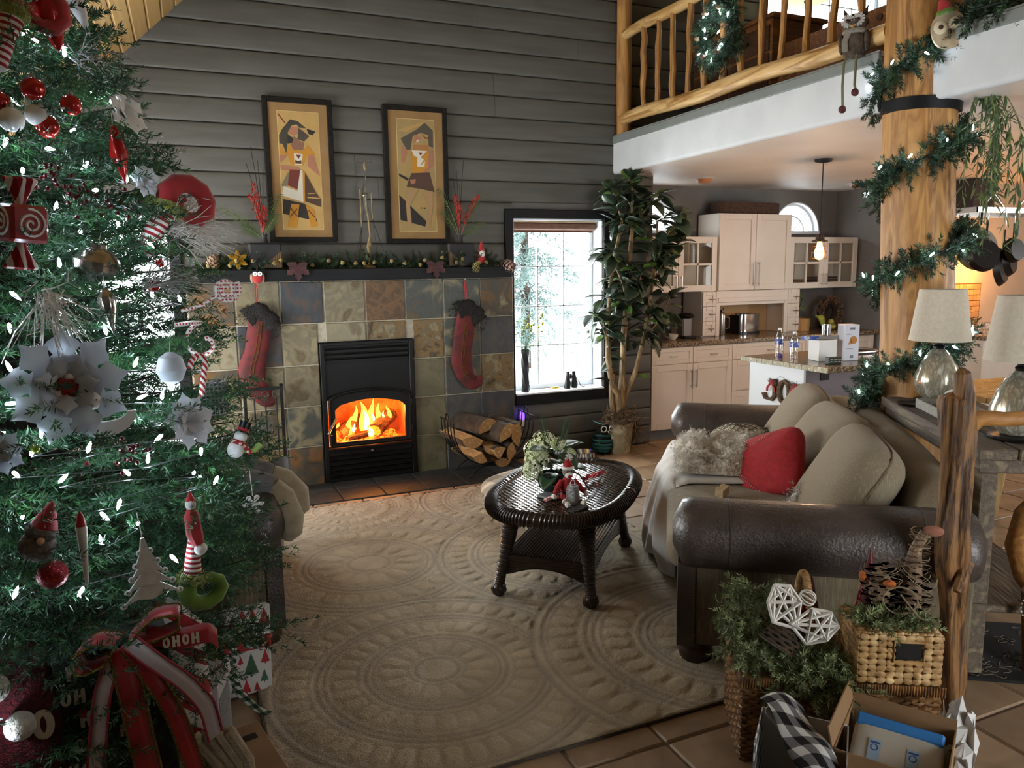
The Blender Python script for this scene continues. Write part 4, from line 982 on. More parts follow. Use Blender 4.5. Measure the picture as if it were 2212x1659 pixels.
# ---------------------------------------------------------------- sofa and loveseat
def soft(o, lev=1):
    md = o.modifiers.new('smooth', 'SUBSURF'); md.levels = lev; md.render_levels = lev; return o
def sofa(name, lab, loc, rz, Ln, ncush, label_c):
    t = thing(name, lab, 'sofa', loc, rz)
    D = 1.10
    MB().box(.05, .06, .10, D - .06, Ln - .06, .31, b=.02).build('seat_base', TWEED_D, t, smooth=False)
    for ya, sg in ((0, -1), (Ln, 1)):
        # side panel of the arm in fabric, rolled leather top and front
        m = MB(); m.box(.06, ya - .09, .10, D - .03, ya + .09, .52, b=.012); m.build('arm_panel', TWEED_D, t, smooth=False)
        n = 18
        def f(u, v, ya=ya, sg=sg):
            a = 2 * PI * u; k = math.sin(PI * min(1, max(0, v * 10 if v < .1 else (1 - v) * 10 if v > .9 else .5) )) if False else 1
            e = 1.0
            if v < .08: e = math.sqrt(max(0, 1 - ((.08 - v) / .08) ** 2)) * .5 + .5
            if v > .92: e = math.sqrt(max(0, 1 - ((v - .92) / .08) ** 2)) * .5 + .5
            if v < 1e-4 or v > 1 - 1e-4: e = .35
            sag = -.006 * math.sin(PI * v)
            return (-.025 + (D + .03) * v, ya + sg * .035 + .140 * e * math.cos(a) * 1.06, .56 + sag + .140 * e * math.sin(a))
        m = MB(); m.grid(f, n, 30, wrapu=True)
        m.add([f(i / n, 0) for i in range(n)], [tuple(range(n - 1, -1, -1))]); m.add([f(i / n, 1) for i in range(n)], [tuple(range(n))])
        ar = m.build('rolled_arm', LEATHER, t, ang=70)
        s = MB()
        for vv in (.19, .80): s.tube([V(f(i / 24, vv)) * 1 for i in range(24)], .003, 5, closed=True)
        s.build('seam', LEATHER, ar)
        m = MB(); m.prism([(ya - .10, .10), (ya + .10, .10), (ya + .10, .5), (ya - .10, .5)], -.002, .065); m.v = [(c, a, b_) for a, b_, c in m.v]; m.f = [tuple(reversed(q)) for q in m.f]
        m.build('arm_front', LEATHER, t, smooth=False)
        g = MB()
        for k in range(30): g.ell((.066, ya + sg * .098, .13 + k * .0125), (.004, .004, .004), 6, 4)
        g.build('nailheads', BRASS, t)['kind'] = 'stuff'
        for x in (.08, D - .09):
            m = MB(); m.M = T(x, ya + sg * -.0, 0); m.lathe([(.045, 0), (.068, .012), (.074, .04), (.066, .062), (.07, .07), (.066, .085), (.058, .10), (.058, .105)], 20); m.build('bun_foot', mat('dark_walnut_wood', '#24120c', .3, col2='#351b11', scale=10, stretch=(1, 1, 4), coat=.3), t)
    # seat cushions
    ns = max(1, round((Ln - .2) / .95)); w = (Ln - .22) / ns
    for k in range(ns):
        m = MB(); m.M = T(.40, .11 + w * (k + .5), .405); m.cushion(.90, w - .004, .22, .45, .18); c = m.build('seat_cushion', TWEED_H, t, ang=0)
        p = MB(); p.tube([(.0 + .40 - .43 * .97, .11 + w * k + .03, .41), (.40 - .425, .11 + w * (k + .5), .41), (.40 - .43 * .97, .11 + w * (k + 1) - .03, .41)], .006, 6); p.build('piping', TWEED, c)
    # padded back, slightly arched
    def fb(u, v):
        y = -.02 + (Ln + .04) * v; e = math.sin(PI * min(1, max(0, v))) ** .35 if 0 < v < 1 else .05
        top = .72 + .13 * e; a = 2 * PI * u; cx = .945; hw = .115 * (.6 + .4 * e)
        x, z = math.cos(a), math.sin(a); p = 3.0
        sgx, sgz = math.copysign(abs(x) ** (2 / p), x), math.copysign(abs(z) ** (2 / p), z)
        return (cx + hw * sgx + .05 * (sgz), y, .12 + (top - .12) * (sgz + 1) / 2)
    m = MB(); m.grid(fb, 24, 30, wrapu=True); m.add([fb(i / 24, 0) for i in range(24)], [tuple(range(24))]); m.add([fb(i / 24, 1) for i in range(24)], [tuple(range(23, -1, -1))])
    m.build('back_rest', TWEED, t, ang=60)
    # loose back cushions
    wc = (Ln - .20) / ncush
    for k in range(ncush):
        m = MB(); m.M = T(.71 + .02 * (k % 2), .10 + wc * (k + .5), .635) @ RZ(-90 + (-4, 5, -3)[k % 3]) @ RX(56 + (3, -2, 2)[k % 3]); m.cushion(wc + .05, .54, .28, .75, .34)
        c = m.build('back_cushion', TWEED, t, ang=0)
        M0 = m.M; q = MB(); q.M = M0; W_, H_ = wc + .05, .54; pts = []
        for i in range(40):
            a = 2 * PI * i / 40; cx, cy = math.cos(a), math.sin(a); s_ = (abs(cx) ** 6 + abs(cy) ** 6) ** (-1 / 6); pts.append((cx * s_ * W_ / 2, cy * s_ * H_ / 2, 0))
        q.tube(pts, .006, 6, closed=True); q.build('piping', TWEED_D, c)
    return t
SF = sofa('sofa', 'oatmeal tweed sofa with rolled brown leather arms facing the coffee table', (.53, -3.28, 0), -35, 2.1, 3, '')
LS = sofa('loveseat', 'matching loveseat with dark leather arm half hidden behind the christmas tree', (-.95, -1.25, 0), 180, 1.17, 2, '')
def on_sofa(x, y, z): return tuple(Matrix.Translation((.53, -3.28, 0)) @ RZ(-35) @ V((x, y, z)))

# soft things on the sofa (built in the sofa's own axes)
def sofa_thing(name, lab, cat): return thing(name, lab, cat, (.53, -3.28, 0), -35)
rf = random.Random(9)
def wob(x, y, s=1.0): return (math.sin(x * 11 * s + 1.3 * math.sin(y * 7 * s)) + math.sin(y * 13 * s + 2 * math.sin(x * 5 * s)) + .6 * math.sin((x + y) * 23 * s)) / 2.6
path = [(.62, .56), (.45, .55), (.25, .545), (.06, .54), (-.045, .515), (-.085, .44), (-.105, .33), (-.115, .20), (-.10, .10), (-.075, .022)]
def drape(u, v):
    s = v * (len(path) - 1); i = min(int(s), len(path) - 2); f_ = s - i; x = path[i][0] + (path[i + 1][0] - path[i][0]) * f_; zz = path[i][1] + (path[i + 1][1] - path[i][1]) * f_
    low = max(0, v - .4) / .6
    y = .78 + 1.05 * u
    fold = (.03 * math.sin(u * 22 + 5 * v + 2.2 * math.sin(u * 7)) + .016 * math.sin(u * 47 - 6 * v)) * low
    kk = math.sin(PI * min(1, max(0, u))) ** .45 if 0 < u < 1 else 0
    x = x * kk + (max(x, .0) if low > 0 else x) * (1 - kk); fold *= kk
    return (x - fold - .06 * low * kk, y + .03 * math.sin(v * 6), zz - .028 * (1 - kk) * (1 - low) + .018 * wob(u * 1.4, v) * (1 - low) + .02 * low * math.sin(u * 8) + (.0 if v < 1 else 0))
t = sofa_thing('bed_sheet', 'crumpled pale linen sheet slumping off the sofa front to the rug', 'blanket')
MB().sheet(drape, 46, 30, .012).build('cloth', LINEN, t, ang=0)
t = sofa_thing('fur_throw', 'shaggy cream fur throw bunched up on the far sofa seat', 'throw')
def fur(u, v):
    x = .0 + .58 * u; y = .86 + .55 * v; e = min(u, 1 - u, v, 1 - v) * 6; e = min(1, e)
    return (x + .02 * wob(v, u), y + .02 * wob(u, v), .55 + .13 * e ** .6 * (.8 + .45 * wob(u * 1.2, v * 1.2)) + .02 * wob(u * 3, v * 3) * e)
m = MB(); m.grid(fur, 34, 34); bd = m.build('fur_body', CREAMFUR, t, ang=0)
hs = []
for k in range(2600):
    u, v = rf.random(), rf.random(); p = fur(u, v); hs.append((*p, rf.gauss(0, 1) - .3, rf.gauss(0, 1), rf.uniform(-.2, .8), .028, .016, 9, .0011))
needles('fur_pile', hs, CREAMFUR, t, 4)
t = sofa_thing('net_throw', 'beige throw with a dark diamond net pattern beside the far sofa arm', 'throw')
def netf(u, v):
    x = .22 + .52 * u; y = 1.36 + .5 * v; e = min(1, min(u, 1 - u, v, 1 - v) * 5)
    return (x, y, .55 + .10 * e ** .7 * (.8 + .4 * wob(u * .8, v * .8 + 2)))
MB().sheet(netf, 24, 24, .01).build('cloth', mat('pale_khaki_cloth', '#a89f8b', .9, col2='#968d79', scale=20), t, ang=0)
m = MB()
for k in range(-12, 13):
    for s in (-1, 1):
        P = []
        for q in range(25):
            u = q / 24; v = (k / 12) + s * u if s > 0 else (k / 12) + 1 - u
            if 0 <= v <= 1: P.append(V(netf(u, v)) + V((0, 0, .007)))
        if len(P) > 2: m.tube(P, .0022, 4)
m.build('net_lines', mat('dark_net_thread', '#4d463a', .9), t)
t = thing('throw_pillow', 'red throw pillow with pale stitched corner lines against the middle back cushion', 'pillow', on_sofa(.46, .84, .62), rot=tuple((RZ(-88) @ RX(58) @ RZ(28)).to_euler()))
m = MB(); m.cushion(.37, .37, .15, .9, .4); (m.build('cover', mat('red_cotton_weave', '#8d1219', .85, col2='#a01a20', scale=40, bump=.3, bscale=200), t, ang=0))
m = MB()
for a, b in (((-.16, -.03), (-.02, -.17)), ((-.16, .06), (.05, .16))):
    for k in range(14):
        q = V((a[0], a[1], .0)).lerp(V((b[0], b[1], 0)), k / 13); hh = .068 * (1 - abs(q.x / .18) ** 4) ** .5 * (1 - abs(q.y / .18) ** 4) ** .5 if abs(q.x) < .18 and abs(q.y) < .18 else .0
        m.tube([(q.x - .004, q.y - .006, hh + .004), (q.x + .004, q.y + .006, hh + .004)], .0022, 4)
m.build('stitching', mat('pale_pink_thread', '#c8a59a', .9), t)
t = thing('toy_block', 'small plain wooden toy block lying on the sofa seat', 'toy', on_sofa(.21, .60, .545), rot=(R(10), R(-14), R(20)))
m = MB(); m.prism([(-.03, -.02), (.03, -.02), (.03, .018), (.008, .018), (.0, .008), (-.012, .02), (-.03, .02)], -.022, .022); m.build('block', mat('raw_maple_wood', '#b79f7c', .6, col2='#a68e6b', scale=8, stretch=(1, 6, 6)), t, smooth=False)
t = thing('plush_tail', 'tuft of grey and white plush between the near back cushions', 'plush toy', on_sofa(.50, .42, .54), rot=(0, R(60), R(20)))
MB().ell((0, 0, .03), (.03, .03, .06), 10, 8).build('body', WHITEFELT, t)
hs = [(0, 0, .03 + rf.uniform(-.05, .06), rf.gauss(0, 1), rf.gauss(0, 1), rf.gauss(0, .6), .03, .02, 8, .0014) for _ in range(160)]
needles('fur_pile', [(a + d * .03, b_ + e * .03, c, d, e, f_, g, h_, i_, j_) for a, b_, c, d, e, f_, g, h_, i_, j_ in [(x[0], x[1], x[2], x[3] / 2, x[4] / 2, x[5], *x[6:]) for x in hs]], mat('grey_plush_hair', '#8a8580', .95, col2='#d0ccc6', scale=20), t, 8)

# stuffed toy slumped over the loveseat arm: grey trousers, two beige feet
t = thing('stuffed_toy', 'stuffed toy with grey legs and big beige feet drooping over the loveseat arm', 'plush toy', (-1.05, -2.36, .70))
GRYP = mat('grey_plaid_flannel', '#57565a', .9, col2='#6b6a6e', scale=18)
for dy, nm in ((-.07, 0), (.05, 1)):
    P = [(-.30, dy * .5, .02), (-.16, dy * .8, .045), (-.02, dy, .04), (.08, dy, .0)] if nm == 0 else [(-.30, dy * .5, .04), (-.14, dy, .07), (.0, dy, .06), (.09, dy, .02)]
    MB().tube(P, [.05, .055, .058, .055], 12).build('trouser_leg', GRYP, t)
    e = V(P[-1]); MB().tube([e, e + V((.05, 0, -.03)), e + V((.10, -.01, -.10)), e + V((.11, -.01, -.17)), e + V((.10, -.01, -.20))] if nm else [e, e + V((.04, -.01, -.05)), e + V((.065, -.02, -.14)), e + V((.065, -.02, -.21)), e + V((.055, -.02, -.24))], [.05, .062, .068, .055, .02], 12).build('foot', mat('beige_plush', '#8f836c', .95, col2='#7f735d', scale=30, sheen=.3), t)
MB().ell((-.36, 0, .07), (.12, .13, .10), 14, 10).build('body', GRYP, t)

# ---------------------------------------------------------------- wicker coffee table
ct = thing('coffee_table', 'oval dark wicker coffee table with a lower shelf on the rug', 'table', (.53, -2.29, .012), 47)
def oval(a, b_, p=3.2, n=48): return [(a * math.copysign(abs(math.cos(t_)) ** (2 / p), math.cos(t_)), b_ * math.copysign(abs(math.sin(t_)) ** (2 / p), math.sin(t_))) for t_ in [2 * PI * k / n for k in range(n)]]
TA, TB, TH = .53, .335, .475
o_ = oval(TA, TB, 2.6)
m = MB(); m.tube([(x, y, TH - .03) for x, y in o_], .034, 10, closed=True)
for k in range(0, 150):
    pass
rimo = m.build('woven_rim', WICKER, ct)
m = MB()      # plaited wraps round the rim
per = oval(TA, TB, 2.6, 150)
for k, (x, y) in enumerate(per):
    q = V((x, y, TH - .03)); tn = (V((*per[(k + 1) % 150], 0)) - V((*per[k - 1], 0))).normalized(); nn = V((tn.y, -tn.x, 0))
    m.tube([q + (nn * math.cos(a) + V((0, 0, 1)) * math.sin(a)) * .036 + tn * .012 * (a / PI) for a in [-1.6 + 3.9 * i / 8 for i in range(9)]], .0045, 4)
m.build('plaited_wraps', WICKER, rimo)['kind'] = 'stuff'
MB().prism([(x * .955, y * .935) for x, y in o_], TH - .032, TH - .016).build('top_panel', WICKER, ct, smooth=False)
m = MB()      # basket weave on top
WV = mat('glossy_wicker_strand', '#3a2a22', .16, col2='#241812', scale=30, coat=1.0)
step = .0175
for i in range(-29, 30):
    for j in range(-18, 19):
        x, y = i * step, j * step
        if abs(x / (TA * .95)) ** 2.6 + abs(y / (TB * .93)) ** 2.6 > .96: continue
        if (i + j) % 2 == 0: m.M = T(x, y, TH - .016); m.add([(-step * .95, -step * .40, -.001), (-step * .45, -step * .42, .004), (step * .45, -step * .42, .004), (step * .95, -step * .40, -.001), (-step * .95, step * .40, -.001), (-step * .45, step * .42, .004), (step * .45, step * .42, .004), (step * .95, step * .40, -.001)], [(0, 1, 5, 4), (1, 2, 6, 5), (2, 3, 7, 6)])
m.build('woven_top', WV, ct, smooth=False)['kind'] = 'stuff'
legs = [(.415, .233), (.415, -.233), (-.415, .233), (-.415, -.233)]
for x, y in legs:
    P = [(x * .80, y * .80, TH - .04), (x * .82, y * .84, .34), (x * .88, y * .9, .21), (x * .97, y * .97, .10), (x, y, .055)]
    m = MB().tube(P, [.048, .042, .032, .024, .026], 12)
    l = m.build('leg', WICKER, ct)
    w_ = MB()
    for k in range(42):
        s = k / 41 * 3.999; i = int(s); f_ = s - i; c = V(P[i]).lerp(V(P[i + 1]), f_); rr = [.048, .042, .032, .024, .026]; r_ = rr[i] + (rr[i + 1] - rr[i]) * f_
        w_.tube([c + V((math.cos(a) * r_, math.sin(a) * r_, .002 * math.sin(a * 3 + k * PI))) for a in [2 * PI * i_ / 12 for i_ in range(12)]], .0032, 4, closed=True)
    w_.build('strand_wraps', WICKER, l)['kind'] = 'stuff'
    m = MB().ell((x, y, .034), (.037, .037, .034), 14, 10)
    for k in range(9): m.tube([(x + .036 * math.sin(PI * q / 8) * math.cos(k * .698 + q * .15), y + .036 * math.sin(PI * q / 8) * math.sin(k * .698 + q * .15), .034 + .034 * math.cos(PI * q / 8)) for q in range(9)], .004, 4)
    m.build('ball_foot', WICKER, ct)
MB().box(-.375, -.205, .188, .375, .205, .198).build('lower_shelf', WICKER, ct, smooth=False)
m = MB()
for k in range(26): y = -.20 + k * .016; m.tube([(-.372, y, .2), (.372, y, .2)], .006, 5)
m.build('shelf_strands', WICKER, ct)
m = MB()
for s in (-1, 1):
    for (a0, a1, horiz) in ((-.375, .375, True), (-.205, .205, False)):
        for r_ in range(7):
            P = []
            for k in range(13):
                t_ = -1 + k / 6; zz = .195 - r_ * .0135 * (1) - .0; bot = .195 - .095 + .055 * (1 - t_ * t_)
                zz = max(.195 - r_ * .0145, bot)
                P.append((a0 + (a1 - a0) * k / 12, s * .215, zz) if horiz else (s * .385, a0 + (a1 - a0) * k / 12, zz))
            m.tube(P, .0085, 5)
m.build('apron', WICKER, ct)

def on_tab(x, y, z=0): return tuple(Matrix.Translation((.53, -2.29, .012)) @ RZ(47) @ V((x, y, TH - .010 + z)))
# ---------------------------------------------------------------- things on the coffee table
def plaid(name, cols, size, ax=('x', 'y+z'), rough=.9):
    if name in _cache: return _cache[name]
    m = bpy.data.materials.new(name); m.use_nodes = True; _cache[name] = m; nt = m.node_tree; N = nt.nodes.new; L = nt.links.new
    b = nt.nodes['Principled BSDF']; b.inputs['Roughness'].default_value = rough
    tc = N('ShaderNodeTexCoord'); sp = N('ShaderNodeSeparateXYZ'); L(tc.outputs['Object'], sp.inputs[0])
    def stripe(e):
        s = None
        for k in e.split('+'):
            o = sp.outputs[k.upper()]
            if s is None: s = o
            else:
                a = N('ShaderNodeMath'); a.operation = 'ADD'; L(s, a.inputs[0]); L(o, a.inputs[1]); s = a.outputs[0]
        d = N('ShaderNodeMath'); d.operation = 'DIVIDE'; d.inputs[1].default_value = size * 2; L(s, d.inputs[0])
        f = N('ShaderNodeMath'); f.operation = 'FRACT'; L(d.outputs[0], f.inputs[0])
        g = N('ShaderNodeMath'); g.operation = 'GREATER_THAN'; g.inputs[1].default_value = .5; L(f.outputs[0], g.inputs[0]); return g.outputs[0]
    a = N('ShaderNodeMath'); a.operation = 'ADD'; L(stripe(ax[0]), a.inputs[0]); L(stripe(ax[1]), a.inputs[1])
    h = N('ShaderNodeMath'); h.operation = 'MULTIPLY'; h.inputs[1].default_value = .5; L(a.outputs[0], h.inputs[0])
    r = N('ShaderNodeValToRGB'); r.color_ramp.interpolation = 'CONSTANT'; el = r.color_ramp.elements
    el[0].position = 0; el[0].color = (*lin(cols[0]), 1); el[1].position = .25; el[1].color = (*lin(cols[1]), 1); e = el.new(.75); e.color = (*lin(cols[2]), 1)
    L(h.outputs[0], r.inputs[0]); L(r.outputs[0], b.inputs['Base Color']); return m
LEAFD = mat('dark_glossy_leaf', '#2b3a28', .38, col2=['#212f1f', '#445640'], scale=9, rand=.15)
LEAFL = mat('young_light_leaf', '#5d7f36', .45, col2=['#4c6d2c', '#7a9a4c'], scale=9, rand=.15)
def leaf_mesh(name, L, w, curl, mt, fold=.25):
    m = MB()
    def f(u, v):
        k = math.sin(PI * min(1, v * .93 + .05)) ** .75; x = (u - .5) * w * k
        return (x, v * L, -curl * L * v * v + fold * abs(x) + .01 * L * math.sin(v * 9))
    m.sheet(f, 4, 9, .0012); m.tube([(0, -.02, .004), (0, 0, 0), (0, L * .9, -curl * L * .81 - .0012)], [.0016, .002, .0007], 4)
    o = m.build(name, mt, ang=0); me = o.data; bpy.data.objects.remove(o); return me
def put(me, name, parent, M):
    o = bpy.data.objects.new(name, me); COL.objects.link(o); o.parent = parent; o.matrix_local = M; return o

t = thing('flower_bowl', 'dark glass bowl of cream hydrangeas and green leaves on the wicker table', 'flower arrangement', on_tab(-.13, .035))
MB().lathe([(0, 0), (.045, .002), (.07, .025), (.082, .06), (.078, .095), (.07, .1), (.066, .09), (.0, .08)], 26).build('bowl', mat('dark_green_glass', '#1b2422', .12, col2='#263230', scale=9, coat=.5), t)
HYD = mat('cream_green_petal', '#c9cdb0', .7, col2=['#b6c08c', '#e0dfce'], scale=18, lo=.3, hi=.7)
for k, (c, r) in enumerate([((-.085, .02, .17), .06), ((-.065, .075, .21), .055), ((-.02, .06, .25), .06), ((-.10, .04, .11), .05), ((.045, .02, .24), .035), ((-.03, .10, .19), .05), ((.09, -.01, .19), .03)]):
    m = MB()
    for q in range(46):
        a = q * 2.4; z = 1 - 2 * (q + .5) / 46; s = math.sqrt(1 - z * z); d = V((s * math.cos(a), s * math.sin(a), z)); m.M = to_dir(d, V(c) + d * r * rf.uniform(.85, 1.08)) @ RZ(rf.random() * 90)
        for e in range(4):
            g = e * PI / 2; m.add([(0, 0, 0), (.011 * math.cos(g - .6), .011 * math.sin(g - .6), .003), (.016 * math.cos(g), .016 * math.sin(g), .001), (.011 * math.cos(g + .6), .011 * math.sin(g + .6), .003)], [(0, 1, 2, 3)])
    m.build('hydrangea_head', HYD, t, smooth=False)['kind'] = 'stuff'
lm = leaf_mesh('leaf', .13, .10, .35, mat('hydrangea_leaf', '#2c4a2a', .5, col2=['#1f3820', '#436337'], scale=12))
for k in range(15):
    a = -150 + k * 31; z = .10 + .05 * (k % 3); put(lm, 'leaf', t, T(.02, 0, z) @ RZ(a) @ RX(28 - 30 * (k % 2)) @ T(0, .03, 0))
FG = mat('grey_green_frond', '#46583f', .6, col2='#33452f', scale=12)
for dx, dy, dz, L in ((-.04, .02, .1, .3), (.05, -.01, .1, .27), (.09, .02, .08, .25)):
    m = MB(); d = V((dx, dy, .22)).normalized(); b0 = V((dx * .3, 0, .16)); m.tube([b0, b0 + d * L * .75], .0014, 4)
    for k in range(9):
        p = b0 + d * L * (.25 + .06 * k)
        for s in (-1, 1):
            e = (d * .8 + V((s * .6, s * .3, 0))).normalized(); n_ = V((0, 1, 0)).cross(e).normalized() * .004; m.add([p, p + e * .02 + n_, p + e * .05, p + e * .02 - n_], [(0, 1, 2, 3), (3, 2, 1, 0)])
    m.build('frond', FG, t, smooth=False)
MB().tube([(.06, -.03, .12), (.12, -.06, .09), (.15, -.09, .03), (.16, -.10, .012)], .005, 6).build('trailing_stem', mat('bronze_stem', '#4f3a26', .5), t)
t = thing('slate_coaster', 'flat grey stone coaster under the edge of the flower bowl', 'coaster', on_tab(-.215, .03), 20)
MB().box(-.05, -.045, 0, .05, .045, .012, b=.003).build('slab', mat('pale_slate_stone', '#6b7072', .5, col2='#5c6163', scale=12), t, smooth=False)
t = thing('candy_dish', 'small red and white striped candy beside the toy monkey', 'candy', on_tab(-.27, -.0), 10)
for k in range(3):
    m = MB(); m.M = T(.03 * (k - 1), .012 * (k % 2), 0); m.ell((0, 0, .008), (.018, .014, .009), 10, 6); m.build('wrapped_sweet', plaid('candy_stripe', ['#b8202a', '#d8b0b0', '#e8e4e0'], .006), t)
t = thing('ribbon_coil', 'loose red ribbon coiled on the wicker table behind the toy', 'ribbon', on_tab(.10, -.11), 30)
for k in range(4):
    m = MB(); P = [(.05 * k - .08 + .02 * math.cos(a) + .01 * a, .03 * math.sin(a) * .6, .012 + .012 * (1 + math.sin(a * 1.3 + k))) for a in [i * .6 for i in range(10)]]
    m.tube(P, .010, 6, flat=.15); m.build('ribbon_loop', RED, t)
# sock monkey dressed as santa
t = thing('sock_monkey', 'sock monkey toy in a red santa suit seated on the wicker table', 'plush toy', on_tab(-.245, -.075), -10)
KNIT = mat('grey_knit', '#7d7268', .95, col2='#574f48', scale=90, bump=.4, bscale=150); KNW = mat('white_knit', '#cdc9c2', .95, bump=.4, bscale=150); KNR = mat('red_knit', '#97151a', .9, col2='#7f0f14', scale=60, bump=.4, bscale=150)
MB().tube([(0, 0, .01), (0, 0, .05), (0, .004, .09), (0, .004, .115)], [.036, .04, .034, .018], 14).build('suit_body', KNR, t)
MB().tube([(.0405 * math.cos(a), .0405 * math.sin(a), .045) for a in [2 * PI * k / 20 for k in range(20)]], .005, 6, closed=True).build('belt', BLACKPLASTIC, t)
MB().ell((0, -.004, .145), (.028, .027, .034), 14, 10).build('head', KNIT, t)
MB().ell((0, -.022, .132), (.021, .018, .017), 12, 8).build('muzzle', KNW, t)
MB().ell((0, -.037, .128), (.013, .006, .008), 10, 6).build('mouth', KNR, t)
for s in (-1, 1):
    MB().ell((s * .010, -.030, .155), .004, 8, 6).build('eye', BLACKPLASTIC, t)
    m = MB(); m.tube([(s * .03, 0, .10), (s * .055, -.01, .07), (s * .075, -.03, .045)], [.014, .014, .013], 10); a_ = m.build('sleeve', KNR, t)
    MB().ell((s * .082, -.038, .036), (.013, .018, .013), 10, 7).build('hand', KNW, a_)
    m = MB(); m.tube([(s * .02, -.01, .02), (s * .03, -.045, .028), (s * .035, -.07, .015)], [.018, .017, .015], 10); l_ = m.build('trouser', KNR, t)
    MB().tube([(s * .035, -.07, .016), (s * .037, -.085, .015)], .0155, 10).build('fur_trim', KNW, l_)
    MB().tube([(s * .037, -.085, .015), (s * .04, -.115, .014)], .012, 10).build('shin', KNIT, l_)
    MB().ell((s * .041, -.128, .018), (.014, .018, .016), 10, 7).build('foot', KNW, l_)
MB().tube([(.025 * math.cos(a), .024 * math.sin(a) - .002, .165) for a in [2 * PI * k / 18 for k in range(18)]], .008, 7, closed=True).build('hat_brim', KNW, t)
MB().lathe([(.026, .165), (.022, .185), (.012, .205), (0, .215)], 14).build('hat', KNR, t)
m = MB()
for k in range(60):
    d = V((rf.gauss(0, 1), rf.gauss(0, 1), rf.gauss(0, 1))).normalized(); m.tube([V((.006, 0, .215)), V((.006, 0, .215)) + d * .022], [.0025, .0012], 4)
m.build('pompom', KNW, t)
t = thing('glitter_jar', 'silver glitter gift jar with a looped cord in front of the toy monkey', 'ornament', on_tab(-.30, -.115), 0)
MB().lathe([(0, 0), (.031, .002), (.034, .01), (.033, .07), (.028, .08), (.03, .085), (.026, .092), (0, .092)], 22).build('body', SILVGLIT, t)
MB().tube([(.012 * math.sin(a), 0, .105 + .016 * math.cos(a)) for a in [2 * PI * k / 14 for k in range(14)]], .002, 5, closed=True).build('cord_loop', WHITEFELT, t)
m = MB()
for k in range(7): m.tube([(0, 0, .09), (.02 * math.cos(k), .02 * math.sin(k), .10 + .006 * (k % 2))], [.002, .001], 4)
m.build('bow', SILVGLIT, t)
t = thing('remote_control', 'slim black remote control lying at the rim of the wicker table', 'remote', on_tab(-.385, -.165), -64)
MB().box(-.022, -.06, 0, .022, .06, .016, b=.005).build('case', BLACKPLASTIC, t, smooth=False)
for i in range(3):
    for j in range(5): MB().box(-.013 + i * .01, -.045 + j * .018, .016, -.007 + i * .01, -.037 + j * .018, .0175).build('button', mat('grey_rubber_button', '#3a3a3c', .7), t, smooth=False)

# plaid floor cushion
t = thing('floor_cushion', 'round grey and cream checked floor cushion half behind the coffee table', 'cushion', (.87, -1.32, .012))
def pf(u, v):
    a = 2 * PI * u; b_ = -PI / 2 + PI * v; p = 2.6; c, s = math.cos(b_), math.sin(b_)
    r = .42 * abs(c) ** (2 / p); z = .125 + .125 * math.copysign(abs(s) ** (2 / 2.2), s)
    k = 1 + .035 * math.sin(a * 9 + 2 * math.sin(a * 2)) * abs(c) + .03 * math.sin(a * 3)
    return (r * k * math.cos(a), r * k * math.sin(a), z)
m = MB(); m.grid(pf, 54, 20, wrapu=True); m.build('cover', plaid('grey_cream_check', ['#6d675d', '#8f887a', '#b8b09b'], .085, ('x', 'y+z')), t, ang=0)

# ---------------------------------------------------------------- potted tree beside the window
px_, py_ = 2.17, -.13
t = thing('potted_tree', 'tall leafy potted tree in a cream pot between window and kitchen', 'plant', (px_, py_, 0))
m = MB(); m.lathe([(0, 0), (.085, 0), (.088, .02), (.125, .25), (.13, .265), (.118, .268), (.112, .24), (0, .23)], 12, rib=lambda a, z: 1 + .035 * math.cos(a * 12)); m.build('pot', mat('cream_plaster_pot', '#a89c80', .8, col2=['#8f8468', '#b8ad92'], scale=9, bump=.4, bscale=20), t)
MOSS = mat('dry_spanish_moss', '#6d5a42', .95, col2=['#4f3f2c', '#8a765a'], scale=20)
m = MB()
for k in range(420):
    a = rf.random() * 6.28; r = .12 * math.sqrt(rf.random()); p = V((r * math.cos(a), r * math.sin(a), .25 + .09 * (1 - r / .13) + .06 * rf.random())); P = [p]
    for q in range(5): p = p + V((rf.gauss(0, .028), rf.gauss(0, .028), rf.gauss(-.003, .022))); P.append(p)
    m.tube(P, .0022, 3, cap=False)
for k in range(150):
    p = V((.10 + rf.uniform(-.02, .04), rf.uniform(-.08, .06), .29)); P = [p]
    for q in range(6): p = p + V((rf.gauss(.004, .016), rf.gauss(0, .016), -abs(rf.gauss(.025, .02)))); P.append(p)
    m.tube(P, .0022, 3, cap=False)
mo = m.build('spanish_moss', MOSS, t, smooth=False); mo['kind'] = 'stuff'
MB().ell((0, 0, .26), (.11, .11, .07), 14, 8).build('moss_bed', MOSS, t)
TRK = mat('pale_smooth_trunk', '#8c7350', .75, col2=['#6f5a3c', '#a48b66'], scale=9, stretch=(3, 3, .6), bump=.2, bscale=14)
